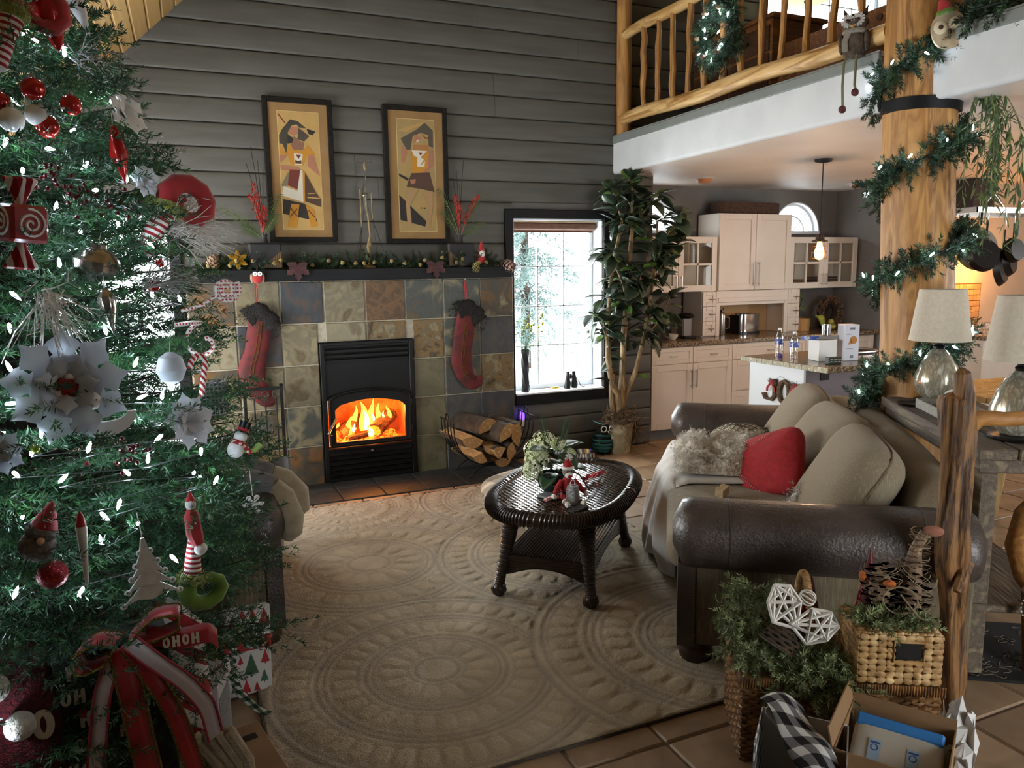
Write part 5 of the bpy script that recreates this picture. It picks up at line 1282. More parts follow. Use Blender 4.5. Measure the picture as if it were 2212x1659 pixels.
BR_ = [[(0, 0, .28), (.0, 0, .42), (-.02, 0, .52), (-.09, -.02, .62), (-.13, -.02, .85), (-.12, 0, 1.15), (-.10, 0, 1.45), (-.05, .0, 1.75), (.0, -.02, 2.0)],
       [(.01, 0, .30), (.02, 0, .5), (.03, .0, .75), (.02, -.02, 1.0), (.05, -.02, 1.3), (.08, 0, 1.6), (.10, -.02, 1.95), (.09, -.03, 2.2), (.08, -.03, 2.33)],
       [(.02, 0, .40), (.07, 0, .52), (.15, -.02, .72), (.22, -.02, .98), (.27, -.03, 1.25), (.30, -.04, 1.5), (.33, -.04, 1.75), (.33, -.05, 2.0)],
       [(-.03, .02, .28), (-.07, .02, .45), (-.07, .02, .62), (-.06, .02, .70)],
       [(.05, -.02, 1.3), (.0, -.05, 1.45), (-.09, -.08, 1.6), (-.14, -.08, 1.75)], [(-.12, 0, 1.0), (-.20, -.04, 1.12), (-.28, -.06, 1.22)], [(.22, -.02, .98), (.36, -.06, 1.15), (.45, -.08, 1.35)],
       [(.10, -.02, 1.95), (.22, -.05, 2.1), (.30, -.08, 2.22)], [(.0, -.02, 2.0), (-.08, -.05, 2.15), (-.12, -.06, 2.25)], [(.05, -.02, 1.3), (.12, -.08, 1.45), (.16, -.1, 1.6)], [(.30, -.04, 1.5), (.42, -.08, 1.65), (.5, -.1, 1.8)], [(.33, -.04, 1.75), (.45, -.07, 1.92), (.52, -.08, 2.05)]]
for k, P in enumerate(BR_):
    r0 = (.036, .034, .026, .024)[k] if k < 4 else .009
    MB().tube(P, [r0 * (1 - .75 * i / len(P)) if k != 3 else r0 for i in range(len(P))], 8).build('trunk' if k < 4 else 'branch', TRK, t)
big = [leaf_mesh('leaf', L_, w_, c_, mt_) for L_, w_, c_, mt_ in ((.20, .105, .35, LEAFD), (.17, .09, .15, LEAFD), (.15, .085, .6, LEAFD), (.12, .06, .2, LEAFL))]
nl = 0
for k, P in enumerate(BR_):
    if k == 3: continue
    for i in range(len(P) - 1):
        a, b_ = V(P[i]), V(P[i + 1])
        if b_.z < .68: continue
        for q in range(9 if k < 3 else 8):
            p = a.lerp(b_, rf.random())
            if k < 3 and p.z < .95 and rf.random() < .7: continue
            az = rf.random() * 360; el = rf.uniform(-35, 45)
            me_ = big[3] if rf.random() < .17 else big[rf.randrange(3)]
            s = rf.uniform(.85, 1.2); put(me_, 'leaf', t, Matrix.Translation(p) @ RZ(az) @ RX(el) @ T(0, .03, 0) @ RY(rf.uniform(-40, 40)) @ SC(s)); nl += 1
    e = V(P[-1])
    if k != 3:
        for q in range(7):
            put(big[3] if (q < 2 and k % 2) else big[rf.randrange(3)], 'leaf', t, Matrix.Translation(e) @ RZ(q * 52 + k * 20) @ RX(rf.uniform(-20, 55)) @ T(0, .015, 0) @ SC(rf.uniform(.75, 1.05)))
# turquoise metal owl and steel bowl
t = thing('metal_owl', 'turquoise painted metal owl figure with ringed body beside the cream pot', 'figurine', (2.02, -.10, 0))
TQ = mat('turquoise_metal', '#2f6f70', .35, .4, col2='#245758', scale=12)
MB().lathe([(.03, .01), (.075, .05), (.085, .1), (.07, .16), (.04, .2), (0, .21)], 20).build('inner_body', BLACKMETAL, t)
for z, r in ((.03, .066), (.06, .084), (.09, .094), (.125, .092), (.165, .07)):
    m = MB(); m.lathe([(r, z - .012), (r + .006, z), (r, z + .012), (r - .004, z + .012), (r - .004, z - .012), (r, z - .012)], 24); m.build('body_band', TQ, t)
m = MB(); m.M = T(0, -.05, .235) @ RX(12); m.ell((0, 0, 0), (.075, .035, .03), 16, 8); m.build('head', BLACKMETAL, t)
for s in (-1, 1):
    m = MB(); m.tube([(s * .04 + .026 * math.cos(a), -.088, .235 + .024 * math.sin(a)) for a in [2 * PI * k / 16 for k in range(16)]], .005, 6, closed=True); m.build('eye_ring', WHITEGLOSS, t)
    m = MB(); m.M = T(s * .02, -.07, .268) @ RZ(-s * 70) @ RX(20); flat_leaf(m, .12, .05, .2, .002); m.build('brow_feather', mat('pale_blue_metal', '#5d93a8', .4, .3), t)
    m = MB(); m.M = T(s * .07, -.06, .14) @ RX(-80) @ RZ(s * 12); flat_leaf(m, .12, .055, .2, .002); m.build('wing', mat('leaf_green_metal', '#3f7a3c', .4, .3), t)
m = MB(); m.M = T(0, -.095, .215) @ RX(160); m.lathe([(.008, 0), (0, .025)], 6); m.build('beak', WHITEGLOSS, t)
for s in (-1, 1): MB().ell((s * .03, -.05, .008), (.02, .03, .008), 10, 6).build('foot', BLACKMETAL, t)
t = thing('steel_bowl', 'shallow stainless steel pet bowl on the floor under the window', 'bowl', (1.80, -.17, 0))
MB().lathe([(.075, 0), (.1, .01), (.092, .055), (.105, .06), (.088, .058), (.07, .02), (0, .014)], 28).build('shell', CHROME, t)
MB().lathe([(.078, 0), (.103, .0), (.101, .014), (.078, .012)], 28).build('rubber_ring', BLACKPLASTIC, t)

# ---------------------------------------------------------------- on the window sill
t = thing('twisted_vase', 'tall black twisted vase with fern and yellow ball flowers on the sill', 'vase', (1.375, .105, .571))
m = MB()
def tv(u, v): a = 2 * PI * u; r = .034 * (1 + .10 * math.cos(a * 5 + v * 16)) * (1 - .08 * math.sin(v * PI)); return (r * math.cos(a), r * math.sin(a), .36 * v)
m.grid(tv, 30, 36, wrapu=True); m.lathe([(0, .001), (.033, .001)], 20); m.build('body', mat('black_matte_ceramic', '#1a1a1b', .5), t, ang=60)
BALL = mat('yellow_green_ball', '#9aa81e', .8, col2='#b5bd34', scale=60, bump=.5, bscale=90)
for k in range(15):
    x = -.02 + .22 * rf.random(); z = .52 + .17 * rf.random() - abs(x - .09) * .3
    m = MB().tube([(0, 0, .34), (x * .3, rf.uniform(-.02, .02), .34 + (z - .34) * .6), (x, rf.uniform(-.03, .03), z)], .001, 4); s_ = m.build('flower_stem', FG, t)
    MB().ell(m.v and (x, 0, z), .011, 10, 7).build('ball_flower', BALL, s_)
for ex, ez in ((-.12, .52), (-.08, .60), (.10, .47), (.20, .22), (-.16, .40), (.03, .62), (.16, .38)):
    m = MB(); p2 = V((ex, rf.uniform(-.03, .03), ez)); P = [V((0, 0, .34)) * (1 - s) ** 2 + V((ex * .35, 0, max(ez, .45) + .03)) * 2 * s * (1 - s) + p2 * s * s for s in [k / 9 for k in range(10)]]; m.tube(P, .001, 4)
    for k in range(2, 10):
        tn = (P[min(9, k + 1)] - P[k - 1]).normalized(); sd = tn.cross(V((0, 1, 0))).normalized()
        for s in (-1, 1): m.add([P[k] + tn * .002, P[k] - tn * .002, P[k] + (sd * s + tn).normalized() * .05 * math.sin(PI * k / 10.5)], [(0, 1, 2), (2, 1, 0)])
    m.build('fern_frond', mat('bright_fern_green', '#5d7f3a', .7), t, smooth=False)
t = thing('binoculars', 'black binoculars standing upright on the window sill', 'binoculars', (1.81, .10, .571), 12)
for s in (-1, 1):
    m = MB(); m.M = T(s * .042, 0, 0) @ RY(s * -4); m.lathe([(0, .0), (.030, .0), (.031, .05), (.025, .075), (.022, .10), (.018, .115), (.018, .145), (.014, .148), (0, .147)], 20); m.build('barrel', BLACKPLASTIC, t)
m = MB(); m.box(-.035, -.008, .095, .035, .008, .112, b=.003); m.cyl((0, 0, .08), (0, 0, .125), .009, n=12); m.build('hinge_bridge', BLACKPLASTIC, t, smooth=False)
MB().tube([(.055, -.01, .09), (.075, -.02, .05), (.09, -.03, .01), (.12, -.04, .004), (.14, -.03, .006)], .004, 5).build('neck_strap', BLACKPLASTIC, t)
t = thing('glass_fish', 'small clear and amber glass fish lying on the sill beside the binoculars', 'ornament', (1.66, .09, .571), 5)
MB().ell((0, 0, .013), (.04, .014, .012), 14, 8).build('body', mat('amber_glass', '#b89a3a', .1, trans=.6), t)
m = MB(); m.M = T(-.035, 0, .013); m.prism([(0, 0), (-.03, .018), (-.022, 0), (-.03, -.018)], -.003, .003); m.build('tail_fin', _cache['amber_glass'], t, smooth=False)
# ---------------------------------------------------------------- kitchen
def shaker(parent, x0, x1, z0, z1, y, handle=None, name='door', glass=None):
    w, h = x1 - x0 - .004, z1 - z0 - .004; cx, cz = (x0 + x1) / 2, (z0 + z1) / 2; f = min(.06, h * .26, w * .3)
    m = MB(); a, b = -w / 2, w / 2; c, d = -h / 2, h / 2
    m.box(a, -.02, c, a + f, 0, d, b=.002); m.box(b - f, -.02, c, b, 0, d, b=.002); m.box(a + f, -.02, c, b - f, 0, c + f, b=.002); m.box(a + f, -.02, d - f, b - f, 0, d, b=.002)
    if glass:
        m.box(-.009, -.017, c + f, .009, -.003, d - f); m.box(a + f, -.017, -.009, b - f, -.003, .009)
    else: m.box(a + f, -.010, c + f, b - f, -.002, d - f)
    o = m.build(name, CABINET, parent, smooth=False, loc=(cx, y, cz))
    if glass: MB().box(a + f, -.009, c + f, b - f, -.006, d - f).build('pane', GLASS, o, smooth=False)
    if handle:
        hx, hz, L, vert = handle; hx -= cx; hz -= cz; e = V((0, 0, L / 2)) if vert else V((L / 2, 0, 0)); p = V((hx, -.045, hz))
        g = MB(); g.cyl(p - e, p + e, .006, n=8)
        for s in (-.8, .8): g.cyl(p + e * s, p + e * s + V((0, .027, 0)), .004, n=6)
        g.build('handle', STEEL, o)
    return o
def base_cab(lab, x0, x1, layout):
    t = thing('base_cabinet', lab, 'cabinet', (0, 0, 0), group='kitchen base cabinets')
    MB().box(x0 + .001, .082, .10, x1 - .001, .66, .876).build('body', CABINET, t, smooth=False)
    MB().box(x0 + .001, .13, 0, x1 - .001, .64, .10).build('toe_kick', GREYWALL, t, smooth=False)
    for a in layout: shaker(t, *a)
base_cab('white two door base cabinet next to the potted tree', 2.625, 3.545, [(2.625, 3.085, .715, .872, .082, (2.855, .79, .07, False), 'drawer'), (3.085, 3.545, .715, .872, .082, (3.315, .79, .07, False), 'drawer'),
    (2.625, 3.085, .105, .715, .082, (3.055, .57, .17, True)), (3.085, 3.545, .105, .715, .082, (3.115, .57, .17, True))])
base_cab('white drawer base cabinet under the toaster', 3.546, 4.46, [(3.546, 4.46, .715, .872, .082, (4.0, .79, .07, False), 'drawer'), (3.546, 4.46, .41, .715, .082, (4.0, .57, .07, False), 'drawer'), (3.546, 4.46, .105, .41, .082, (4.0, .27, .07, False), 'drawer')])
base_cab('white base cabinet in the kitchen corner under the fruit bowl', 4.461, 5.40, [(4.461, 4.93, .105, .872, .082, (4.89, .6, .17, True)), (4.93, 5.40, .105, .872, .082, (4.97, .6, .17, True))])
one(MB().box(2.612, .035, .878, 5.44, .69, .92, b=.006), 'kitchen_worktop', GRANITE, 'speckled brown granite worktop along the kitchen wall', 'countertop', smooth=False)
def shell(t, x0, x1, z0, z1, yf, shelves=()):
    m = MB(); y1 = .66
    m.box(x0, yf, z0, x0 + .018, y1, z1); m.box(x1 - .018, yf, z0, x1, y1, z1); m.box(x0, yf, z0, x1, y1, z0 + .018); m.box(x0, yf, z1 - .018, x1, y1, z1); m.box(x0, y1 - .012, z0, x1, y1, z1)
    for z in shelves: m.box(x0 + .018, yf + .02, z, x1 - .018, y1 - .012, z + .016)
    m.build('body', CABINET, t, smooth=False)
def wall_cab(lab, x0, x1):
    t = thing('wall_cabinet', lab, 'cabinet', (0, 0, 0), group='glass fronted wall cabinets'); shell(t, x0, x1, 1.368, 1.895, .36, (1.62,)); c = (x0 + x1) / 2
    shaker(t, x0, c, 1.368, 1.895, .36, (c - .03, 1.46, .12, True), 'door', True); shaker(t, c, x1, 1.368, 1.895, .36, (c + .03, 1.46, .12, True), 'door', True)
wall_cab('glass fronted wall cabinet behind the potted tree', 2.64, 3.555); wall_cab('glass fronted wall cabinet below the arched window in the corner', 4.465, 5.405)
t = thing('wall_cabinet', 'taller solid door wall cabinet with a long basket on top', 'cabinet', (0, 0, 0)); MB().box(3.56, .34, 1.37, 4.46, .66, 2.118).build('body', CABINET, t, smooth=False)
shaker(t, 3.56, 4.01, 1.37, 2.118, .34, (3.975, 1.53, .24, True)); shaker(t, 4.01, 4.46, 1.37, 2.118, .34, (4.045, 1.53, .24, True))
t = thing('appliance_garage', 'open white appliance niche on the worktop flanked by small drawers', 'cabinet', (0, 0, 0))
m = MB(); m.box(3.555, .34, 1.25, 4.465, .36, 1.366, b=.003); m.box(3.575, .33, 1.255, 4.445, .345, 1.30, b=.003); m.box(3.555, .34, .922, 3.60, .36, 1.25); m.box(4.42, .34, .922, 4.465, .36, 1.25); m.box(3.58, .345, 1.225, 4.44, .365, 1.25)
m.build('face_frame', CABINET, t, smooth=False)
MB().box(3.56, .645, .922, 4.46, .66, 1.366).build('back_panel', mat('tan_niche_panel', '#b08c62', .7), t, smooth=False)
for x0, x1 in ((3.395, 3.553), (4.467, 4.625)):
    MB().box(x0, .362, .922, x1, .66, 1.366).build('drawer_case', CABINET, t, smooth=False)
    for k in range(3): shaker(t, x0, x1, .93 + k * .144, .93 + (k + 1) * .144, .36, ((x0 + x1) / 2 + .02, 1.0 + k * .144, .05, False), 'drawer')
# dishes behind the glass
DISH = mat('stoneware_glaze', '#8a6a50', .3, col2='#6d503a', scale=9); DARKW = mat('dark_red_wood_tray', '#3c1d15', .5)
for lab, x, z, r, n in (('brown plate in the stack behind the corner cabinet glass', 4.72, 1.387, .09, 6), ('small white bowl in the stack on the corner cabinet upper shelf', 4.66, 1.637, .05, 3)):
    for k in range(n):
        m = MB().lathe([(0, 0), (r * .6, 0), (r, .012), (r * .97, .015), (r * .58, .004), (0, .003)], 20); one(m, 'dish', DISH if n > 3 else WHITEGLOSS, lab, 'dish', (x, .50, z + k * .012), group=lab)
t = thing('wooden_tray_stack', 'dark red wooden trays stacked behind the far corner cabinet door', 'tray', (5.08, .5, 1.387))
for k in range(4): MB().box(-.13, -.09, k * .026, .13, .09, k * .026 + .018, b=.004).build('tray', DARKW, t, smooth=False)
for x, h in ((3.2, .16), (3.38, .2)): one(MB().lathe([(.03, 0), (.035, .002), (.032, h), (.029, h), (.031, .005), (0, .004)], 16), 'drinking_glass', CLEARGLASS, 'clear tumbler on the shelf behind the potted tree', 'glass', (x, .5, 1.637), group='tumblers in the wall cabinet')
# basket on the tall cabinet
t = thing('long_basket', 'long dark woven basket lying on top of the tall wall cabinet', 'basket', (4.01, .50, 2.12))
m = MB()
for k in range(9):
    z = .006 + k * .0125; s = 1 + .02 * k / 9; m.tube([(x * s * .98, y * s, z) for x, y in oval(.38, .11, 5, 40)], .008, 5, closed=True)
m.build('woven_wall', mat('dark_seagrass', '#3c2a20', .8, col2='#5a4130', scale=50, bump=.6, bscale=90), t)
MB().prism(oval(.37, .10, 5, 40), .0, .008).build('bottom', _cache['dark_seagrass'], t, smooth=False)
# worktop appliances
t = thing('toaster', 'chrome toaster standing in the appliance niche', 'toaster', (4.05, .49, .921), 8)
def tf(u, v): a = 2 * PI * u; p = 4; c, s = math.cos(a), math.sin(a); return (.15 * math.copysign(abs(c) ** (2 / p), c) * (1 - .0 * v), .085 * math.copysign(abs(s) ** (2 / p), s), .02 + .18 * v - .0)
m = MB(); m.grid(tf, 32, 6, wrapu=True); m.add([tf(i / 32, 1) for i in range(32)], [tuple(range(32))]); m.build('shell', CHROME, t, ang=40)
MB().box(-.165, -.07, .005, -.148, .07, .19, b=.01).build('end_cap', BLACKPLASTIC, t, smooth=False); MB().prism(oval(.155, .09, 4, 32), 0, .022).build('base', BLACKPLASTIC, t, smooth=False)
for y in (-.03, .03): MB().box(-.11, y - .012, .199, .11, y + .012, .203).build('slot', BLACKPLASTIC, t, smooth=False)
MB().tube([(-.15, .06, .03), (-.2, .12, .06), (-.22, .13, .18), (-.17, .145, .26)], .005, 5).build('power_cord', BLACKPLASTIC, t)
t = thing('french_press', 'tall steel coffee press beside the toaster', 'coffee press', (3.72, .46, .921))
MB().lathe([(.04, 0), (.042, .004), (.04, .2), (.036, .215), (.03, .225), (0, .228)], 22).build('body', STEEL, t); MB().cyl((0, 0, .228), (0, 0, .25), .012, n=10).build('plunger_knob', BLACKPLASTIC, t); MB().tube([(.04, -.02, .18), (.075, -.03, .17), (.075, -.03, .07), (.04, -.02, .06)], .006, 6).build('handle', STEEL, t)
t = thing('coffee_maker', 'black and silver pod coffee maker on the worktop behind the tree', 'coffee maker', (3.22, .36, .921), -8)
MB().box(-.05, -.02, 0, .05, .12, .2, b=.012).build('body', mat('silver_plastic', '#8d8c8e', .35, .4), t, smooth=False); m = MB(); m.M = T(0, .02, .215); m.ell((0, 0, 0), (.075, .11, .03), 16, 8); m.build('head', BLACKPLASTIC, t); MB().box(-.06, -.09, 0, .065, .02, .025, b=.006).build('drip_tray', BLACKPLASTIC, t, smooth=False)
t = thing('paper_towel', 'white paper towel roll on a thin holder at the worktop end', 'paper towel', (2.73, .25, .921))
MB().lathe([(.02, .012), (.048, .012), (.048, .29), (.02, .29)], 22).build('roll', PAPERWHITE, t); m = MB().lathe([(0, 0), (.06, 0), (.06, .008), (0, .012)], 20); m.cyl((0, 0, .01), (0, 0, .34), .005, n=8); m.build('holder', STEEL, t)
one(MB().lathe([(0, 0), (.035, 0), (.062, .03), (.066, .055), (.062, .055), (.056, .03), (0, .01)], 22), 'cereal_bowl', mat('patterned_bowl_glaze', '#c9c4ba', .3, col2='#3a3a3c', scale=24, lo=.62, hi=.66), 'white bowl with a dark pattern near the paper towels', 'bowl', (2.98, .27, .921))
t = thing('wall_outlet', 'white outlet with a black cord on the grey wall behind the coffee maker', 'outlet', (2.98, .699, 1.16)); MB().box(-.04, -.008, -.06, .04, 0, .06, b=.003).build('plate', WHITEGLOSS, t, smooth=False); MB().tube([(.01, -.02, .02), (.06, -.03, .0), (.07, -.05, -.12), (.04, -.1, -.22)], .005, 5).build('cord', BLACKPLASTIC, t)
# fruit corner
t = thing('wooden_bowl', 'straight sided pale wooden bowl beside the bananas', 'bowl', (4.73, .42, .921)); MB().lathe([(0, 0), (.085, 0), (.092, .13), (.082, .13), (.078, .02), (0, .015)], 26).build('body', mat('pale_beech_wood', '#b58a52', .5, col2='#9d7440', scale=8, stretch=(1, 1, .3)), t)
for k in range(4):
    m = MB(); P = [V((0, 0, .13)) + V((.075 * math.sin(a * .9), -.02 * k, -.11 * (1 - math.cos(a)))) for a in [i * .24 for i in range(8)]]; m.tube(P, [.006, .014, .018, .019, .019, .018, .012, .005], 7)
    one(m, 'banana', mat('green_yellow_banana', '#7d8a2c', .5, col2='#a0a03a', scale=20), 'greenish banana in the bunch next to the wooden bowl', 'banana', (4.87, .36, .945), -60 + k * 28, group='bananas on the worktop')
for k, (x, y, z) in enumerate(((5.02, .30, .955), (5.09, .33, .955), (5.05, .36, .955), (5.06, .33, 1.005))): one(MB().ell((0, 0, 0), (.034, .034, .032), 12, 9), 'pear', mat('yellow_green_fruit', '#8f8f3a', .45, col2='#a3984a', scale=15), 'round yellow green fruit in the pile beside the dried wreath', 'fruit', (x, y, z), group='fruit on the worktop')
t = thing('dried_wreath', 'bushy dried flower wreath leaning in the kitchen corner', 'wreath', (5.18, .50, 1.10))
sp = [(.0 + .11 * math.cos(a), -.02, .11 * math.sin(a), math.cos(a) * rf.uniform(.2, 1), -rf.random(), math.sin(a) * rf.uniform(.2, 1), .07, .03, 26, .006) for a in [rf.random() * 6.28 for _ in range(110)]]
needles('dried_leaves', sp, mat('dusty_pink_dried_leaf', '#6b4f42', .9, col2=['#8a6c58', '#4a3a2e'], scale=18), t, 5); MB().tube([(.11 * math.cos(a), 0, .11 * math.sin(a)) for a in [2 * PI * k / 24 for k in range(24)]], .03, 8, closed=True).build('twig_ring', BARK, t); MB().box(-.06, -.05, -.178, .06, .06, -.10, b=.006).build('stand_block', BARK, t, smooth=False)
t = thing('leafy_stem', 'single dry leafy stem standing behind the bananas', 'plant', (4.80, .56, .921)); m = MB().tube([(0, 0, 0), (.02, 0, .2), (.08, 0, .34)], .003, 5); m.build('stem', BARK, t)
for k, (x, z) in enumerate(((.02, .22), (.05, .3), (.08, .34), (.12, .2))): m = MB(); m.M = T(x, 0, z) @ RX(70) @ RZ(-30 + 30 * k); flat_leaf(m, .08, .045, .2); m.build('leaf', FERN, t)

# ---------------------------------------------------------------- island
ix0, ix1, iy0, iy1 = 2.69, 3.95, -1.94, -1.08
t = thing('kitchen_island', 'kitchen island with granite top and pale chiselled edge behind the sofa', 'island', (0, 0, 0))
m = MB(); m.box(ix0, iy0, .882, ix1, iy1, .92, b=.006); m.build('worktop', GRANITE, t, smooth=False)
m = MB()
for k in range(30):
    a = iy0 + (iy1 - iy0) * k / 30; b_ = iy0 + (iy1 - iy0) * (k + 1) / 30; m.box(ix0 - .008 - .004 * rf.random(), a, .884, ix0 + .002, b_, .918)
m.build('chiselled_edge', GRANITE_E, t, smooth=False)
m = MB(); m.box(2.775, -1.665, .10, ix1 - .05, iy1 - .02, .882); m.build('body', mat('mauve_grey_panel', '#6f6468', .6), t, smooth=False)
m = MB(); m.box(2.752, -1.665, .10, 2.774, iy1 - .02, .878, b=.003); m.build('end_panel', mat('white_panel', '#dfe3e6', .4), t, smooth=False)
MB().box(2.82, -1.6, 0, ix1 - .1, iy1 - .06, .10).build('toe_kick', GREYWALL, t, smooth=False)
MB().box(2.90, -1.674, .785, 2.985, -1.666, .845, b=.002).build('outlet', BLACKPLASTIC, t, smooth=False)
# JOY letters in twisted vine hung on the end panel
VINE = mat('twisted_grapevine', '#4a3626', .9, col2='#6d5640', scale=60, bump=.7, bscale=60)
t = thing('joy_sign', 'twisted vine letters spelling JOY hung on the white island panel', 'sign', (2.742, -1.43, .607))
t.scale = (1, 1.12, .70)
def vine(P): return MB().tube(P, .020, 8)
def Jp(y, z): return (0, y, z)
m = vine([Jp(.03, .235), Jp(.03, .06), Jp(.06, .01), Jp(.115, .015), Jp(.135, .07)]); m.build('letter', VINE, t)
m = MB().tube([(0, -.055 + .045 * math.cos(a), .115 + .115 * math.sin(a)) for a in [2 * PI * k / 20 for k in range(20)]], .020, 8, closed=True); m.build('letter', VINE, t)
m = vine([Jp(-.12, .22), Jp(-.155, .12), Jp(-.155, .0)]); m.tube([Jp(-.195, .22), Jp(-.155, .12)], .018, 8); m.build('letter', VINE, t)
for y in (.05, -.16):
    m = MB()
    for s in (-1, 1): m.tube([(-.02, y, .20), (-.025, y + s * .03, .14), (-.022, y + s * .035, .10)], .010, 6, flat=.3)
    m.ell((-.02, y, .21), (.015, .03, .018), 8, 6); m.build('ribbon_bow', RED, t)
    sp = [(-.012, y, .225, -.4, rf.gauss(0, 1), rf.gauss(.3, .6), .035, .012, 12, .0014) for _ in range(14)]; needles('greenery', sp, NEEDLE2, t, 3)
MB().tube([(0, .03, .235), (.0, -.01, .275), (0, -.13, .22)], .0015, 4).build('hanging_string', TWIGBROWN, t)
# things on the island
LABELB = mat('blue_bottle_label', '#2c4a9a', .4, col2='#c8ccd8', scale=30, lo=.55, hi=.6)
def bottle(lab, x, y, h, cap):
    t = thing('water_bottle', lab, 'bottle', (x, y, .921), group='water bottles on the island')
    MB().lathe([(0, .002), (.03, 0), (.032, .03), (.028, .05), (.032, .07), (.032, h * .68), (.028, h * .78), (.013, h * .9), (.013, h * .95), (.011, h * .95), (.026, h * .77), (.03, h * .66), (.029, .01), (0, .006)], 20).build('body', CLEARGLASS, t)
    MB().lathe([(.0325, h * .42), (.0325, h * .62)], 20).build('label', LABELB, t)
    MB().lathe([(.014, h * .93), (.014, h), (0, h)], 14).build('cap', WHITEGLOSS, t)
bottle('taller clear water bottle nearer the toaster', 2.90, -1.25, .215, 1); bottle('clear water bottle with broad blue label next to the white box', 2.885, -1.42, .20, 1)
one(MB().lathe([(0, 0), (.017, 0), (.02, .02), (.012, .032), (0, .034)], 14), 'bottle_cap_cup', mat('violet_plastic', '#4a3f80', .4), 'small violet cup between the two water bottles', 'cup', (2.83, -1.34, .921))
t = thing('white_box', 'plain white cube shaped carton on the island', 'box', (2.98, -1.60, .921), -14); MB().box(-.07, -.07, 0, .07, .07, .15, b=.002).build('carton', WHITEGLOSS, t, smooth=False)
t = thing('knife_box', 'long flat grey and white package lying across the white carton', 'box', (3.0, -1.59, 1.0725), -12); MB().box(-.06, -.03, 0, .16, .03, .028, b=.003).build('sleeve', mat('grey_cardboard', '#7d7976', .7), t, smooth=False); MB().box(-.17, -.029, .001, -.061, .029, .027, b=.002).build('printed_end', LABELB, t, smooth=False)
t = thing('steel_tumbler', 'shiny steel cup standing on the flat grey package', 'cup', (3.03, -1.58, 1.102)); MB().lathe([(0, 0), (.032, 0), (.034, .075), (.031, .075), (.029, .006), (0, .005)], 22).build('cup', CHROME, t)
t = thing('light_bulb_box', 'tall white light bulb carton with a printed orange bulb', 'box', (3.14, -1.68, .921), -16); MB().box(-.055, -.05, 0, .055, .05, .26, b=.002).build('carton', mat('white_printed_card', '#c9ccd6', .5), t, smooth=False)
ORB = mat('printed_orange', '#b07a3c', .6); m = MB(); m.M = T(.005, -.0505, .15) @ RX(90); m.prism([(.028 * math.cos(a) + .006, .028 * math.sin(a)) for a in [2 * PI * k / 20 for k in range(20)]], 0, .0006); m.prism([(-.035, -.03), (-.018, -.034), (.0, -.01), (-.016, .004)], 0, .0006); m.build('printed_bulb', ORB, t, smooth=False)
m = MB(); m.box(-.045, -.0506, .19, -.01, -.05, .195); m.box(-.02, -.0506, .225, .02, -.05, .24); m.box(-.04, -.0506, .085, .01, -.05, .09); m.box(-.01, -.0506, .02, .015, -.05, .04); m.build('printed_text', mat('printed_grey', '#6d6f78', .6), t, smooth=False)
t = thing('patterned_tin', 'small dark green zigzag tin at the island edge', 'box', (2.88, -1.80, .921), -12); MB().box(-.05, -.025, 0, .05, .025, .05, b=.004).build('tin', mat('dark_green_tin', '#23302c', .4), t, smooth=False); m = MB()
for z in (.015, .03): m.tube([(-.045 + .015 * k, -.0265, z + .006 * (k % 2)) for k in range(7)], .0018, 4)
m.build('zigzag_band', mat('cream_paint', '#c2c0a8', .5), t)
t = thing('frying_tray', 'low dark oven tray at the far edge of the island', 'tray', (3.55, -1.35, .921)); MB().prism(oval(.16, .12, 5, 30), 0, .012).build('plate', BLACKMETAL, t, smooth=False); MB().tube([(x, y, .015) for x, y in oval(.165, .125, 5, 30)], .008, 6, closed=True).build('rim', STEEL, t)

# pendant lamp, ceiling domes, vent
t = thing('pendant_lamp', 'caged bare bulb pendant glowing amber above the island', 'lamp', (3.30, -1.21, 0))
MB().lathe([(0, 2.404), (.065, 2.404), (.06, 2.385), (.02, 2.378), (0, 2.376)], 24).build('ceiling_rose', BLACKMETAL, t); MB().cyl((0, 0, 2.38), (0, 0, 1.84), .004, n=6).build('cord', BLACKMETAL, t)
MB().lathe([(.012, 1.845), (.03, 1.84), (.034, 1.80), (.06, 1.795), (.06, 1.785), (.02, 1.785), (0, 1.785)], 20).build('socket', mat('dark_bronze', '#3a2a20', .4, .6), t)
MB().lathe([(.016, 1.785), (.02, 1.76), (.036, 1.71), (.036, 1.68), (.024, 1.655), (0, 1.648)], 18).build('bulb', mat('amber_lit_bulb', '#ffb060', .3, emit=14.0, ecol=(1.0, .42, .10)), t)
m = MB()
for k in range(6): a = k * PI / 3; m.tube([(.056 * math.cos(a), .056 * math.sin(a), 1.79), (.058 * math.cos(a), .058 * math.sin(a), 1.66)], .0018, 4)
for z in (1.75, 1.705, 1.66): m.tube([(.057 * math.cos(a), .057 * math.sin(a), z) for a in [2 * PI * k / 20 for k in range(20)]], .0018, 4, closed=True)
m.build('wire_cage', mat('copper_wire', '#8a5a36', .35, .9), t)
d = bpy.data.lights.new('pendant_light', 'POINT'); d.energy = 16; d.color = (1.0, .62, .34); d.shadow_soft_size = .05; o = bpy.data.objects.new('pendant_light', d); COL.objects.link(o); o.location = (3.30, -1.21, 1.60)
for lab, x, y in (('flush ceiling dome light near the loft wall end', 3.15, .05), ('flush ceiling dome light above the kitchen corner', 4.96, -.02)):
    t = thing('ceiling_dome', lab, 'light', (x, y, 2.404), group='ceiling dome lights'); MB().lathe([(.11, 0), (.10, -.008), (.075, -.012)], 24).build('trim_ring', WHITEPAINT, t); MB().lathe([(.072, -.008), (.06, -.035), (.045, -.045), (0, -.047)], 24).build('dome', mat('peach_glass', '#c98f68', .4, col2='#b87f5a', scale=5), t)
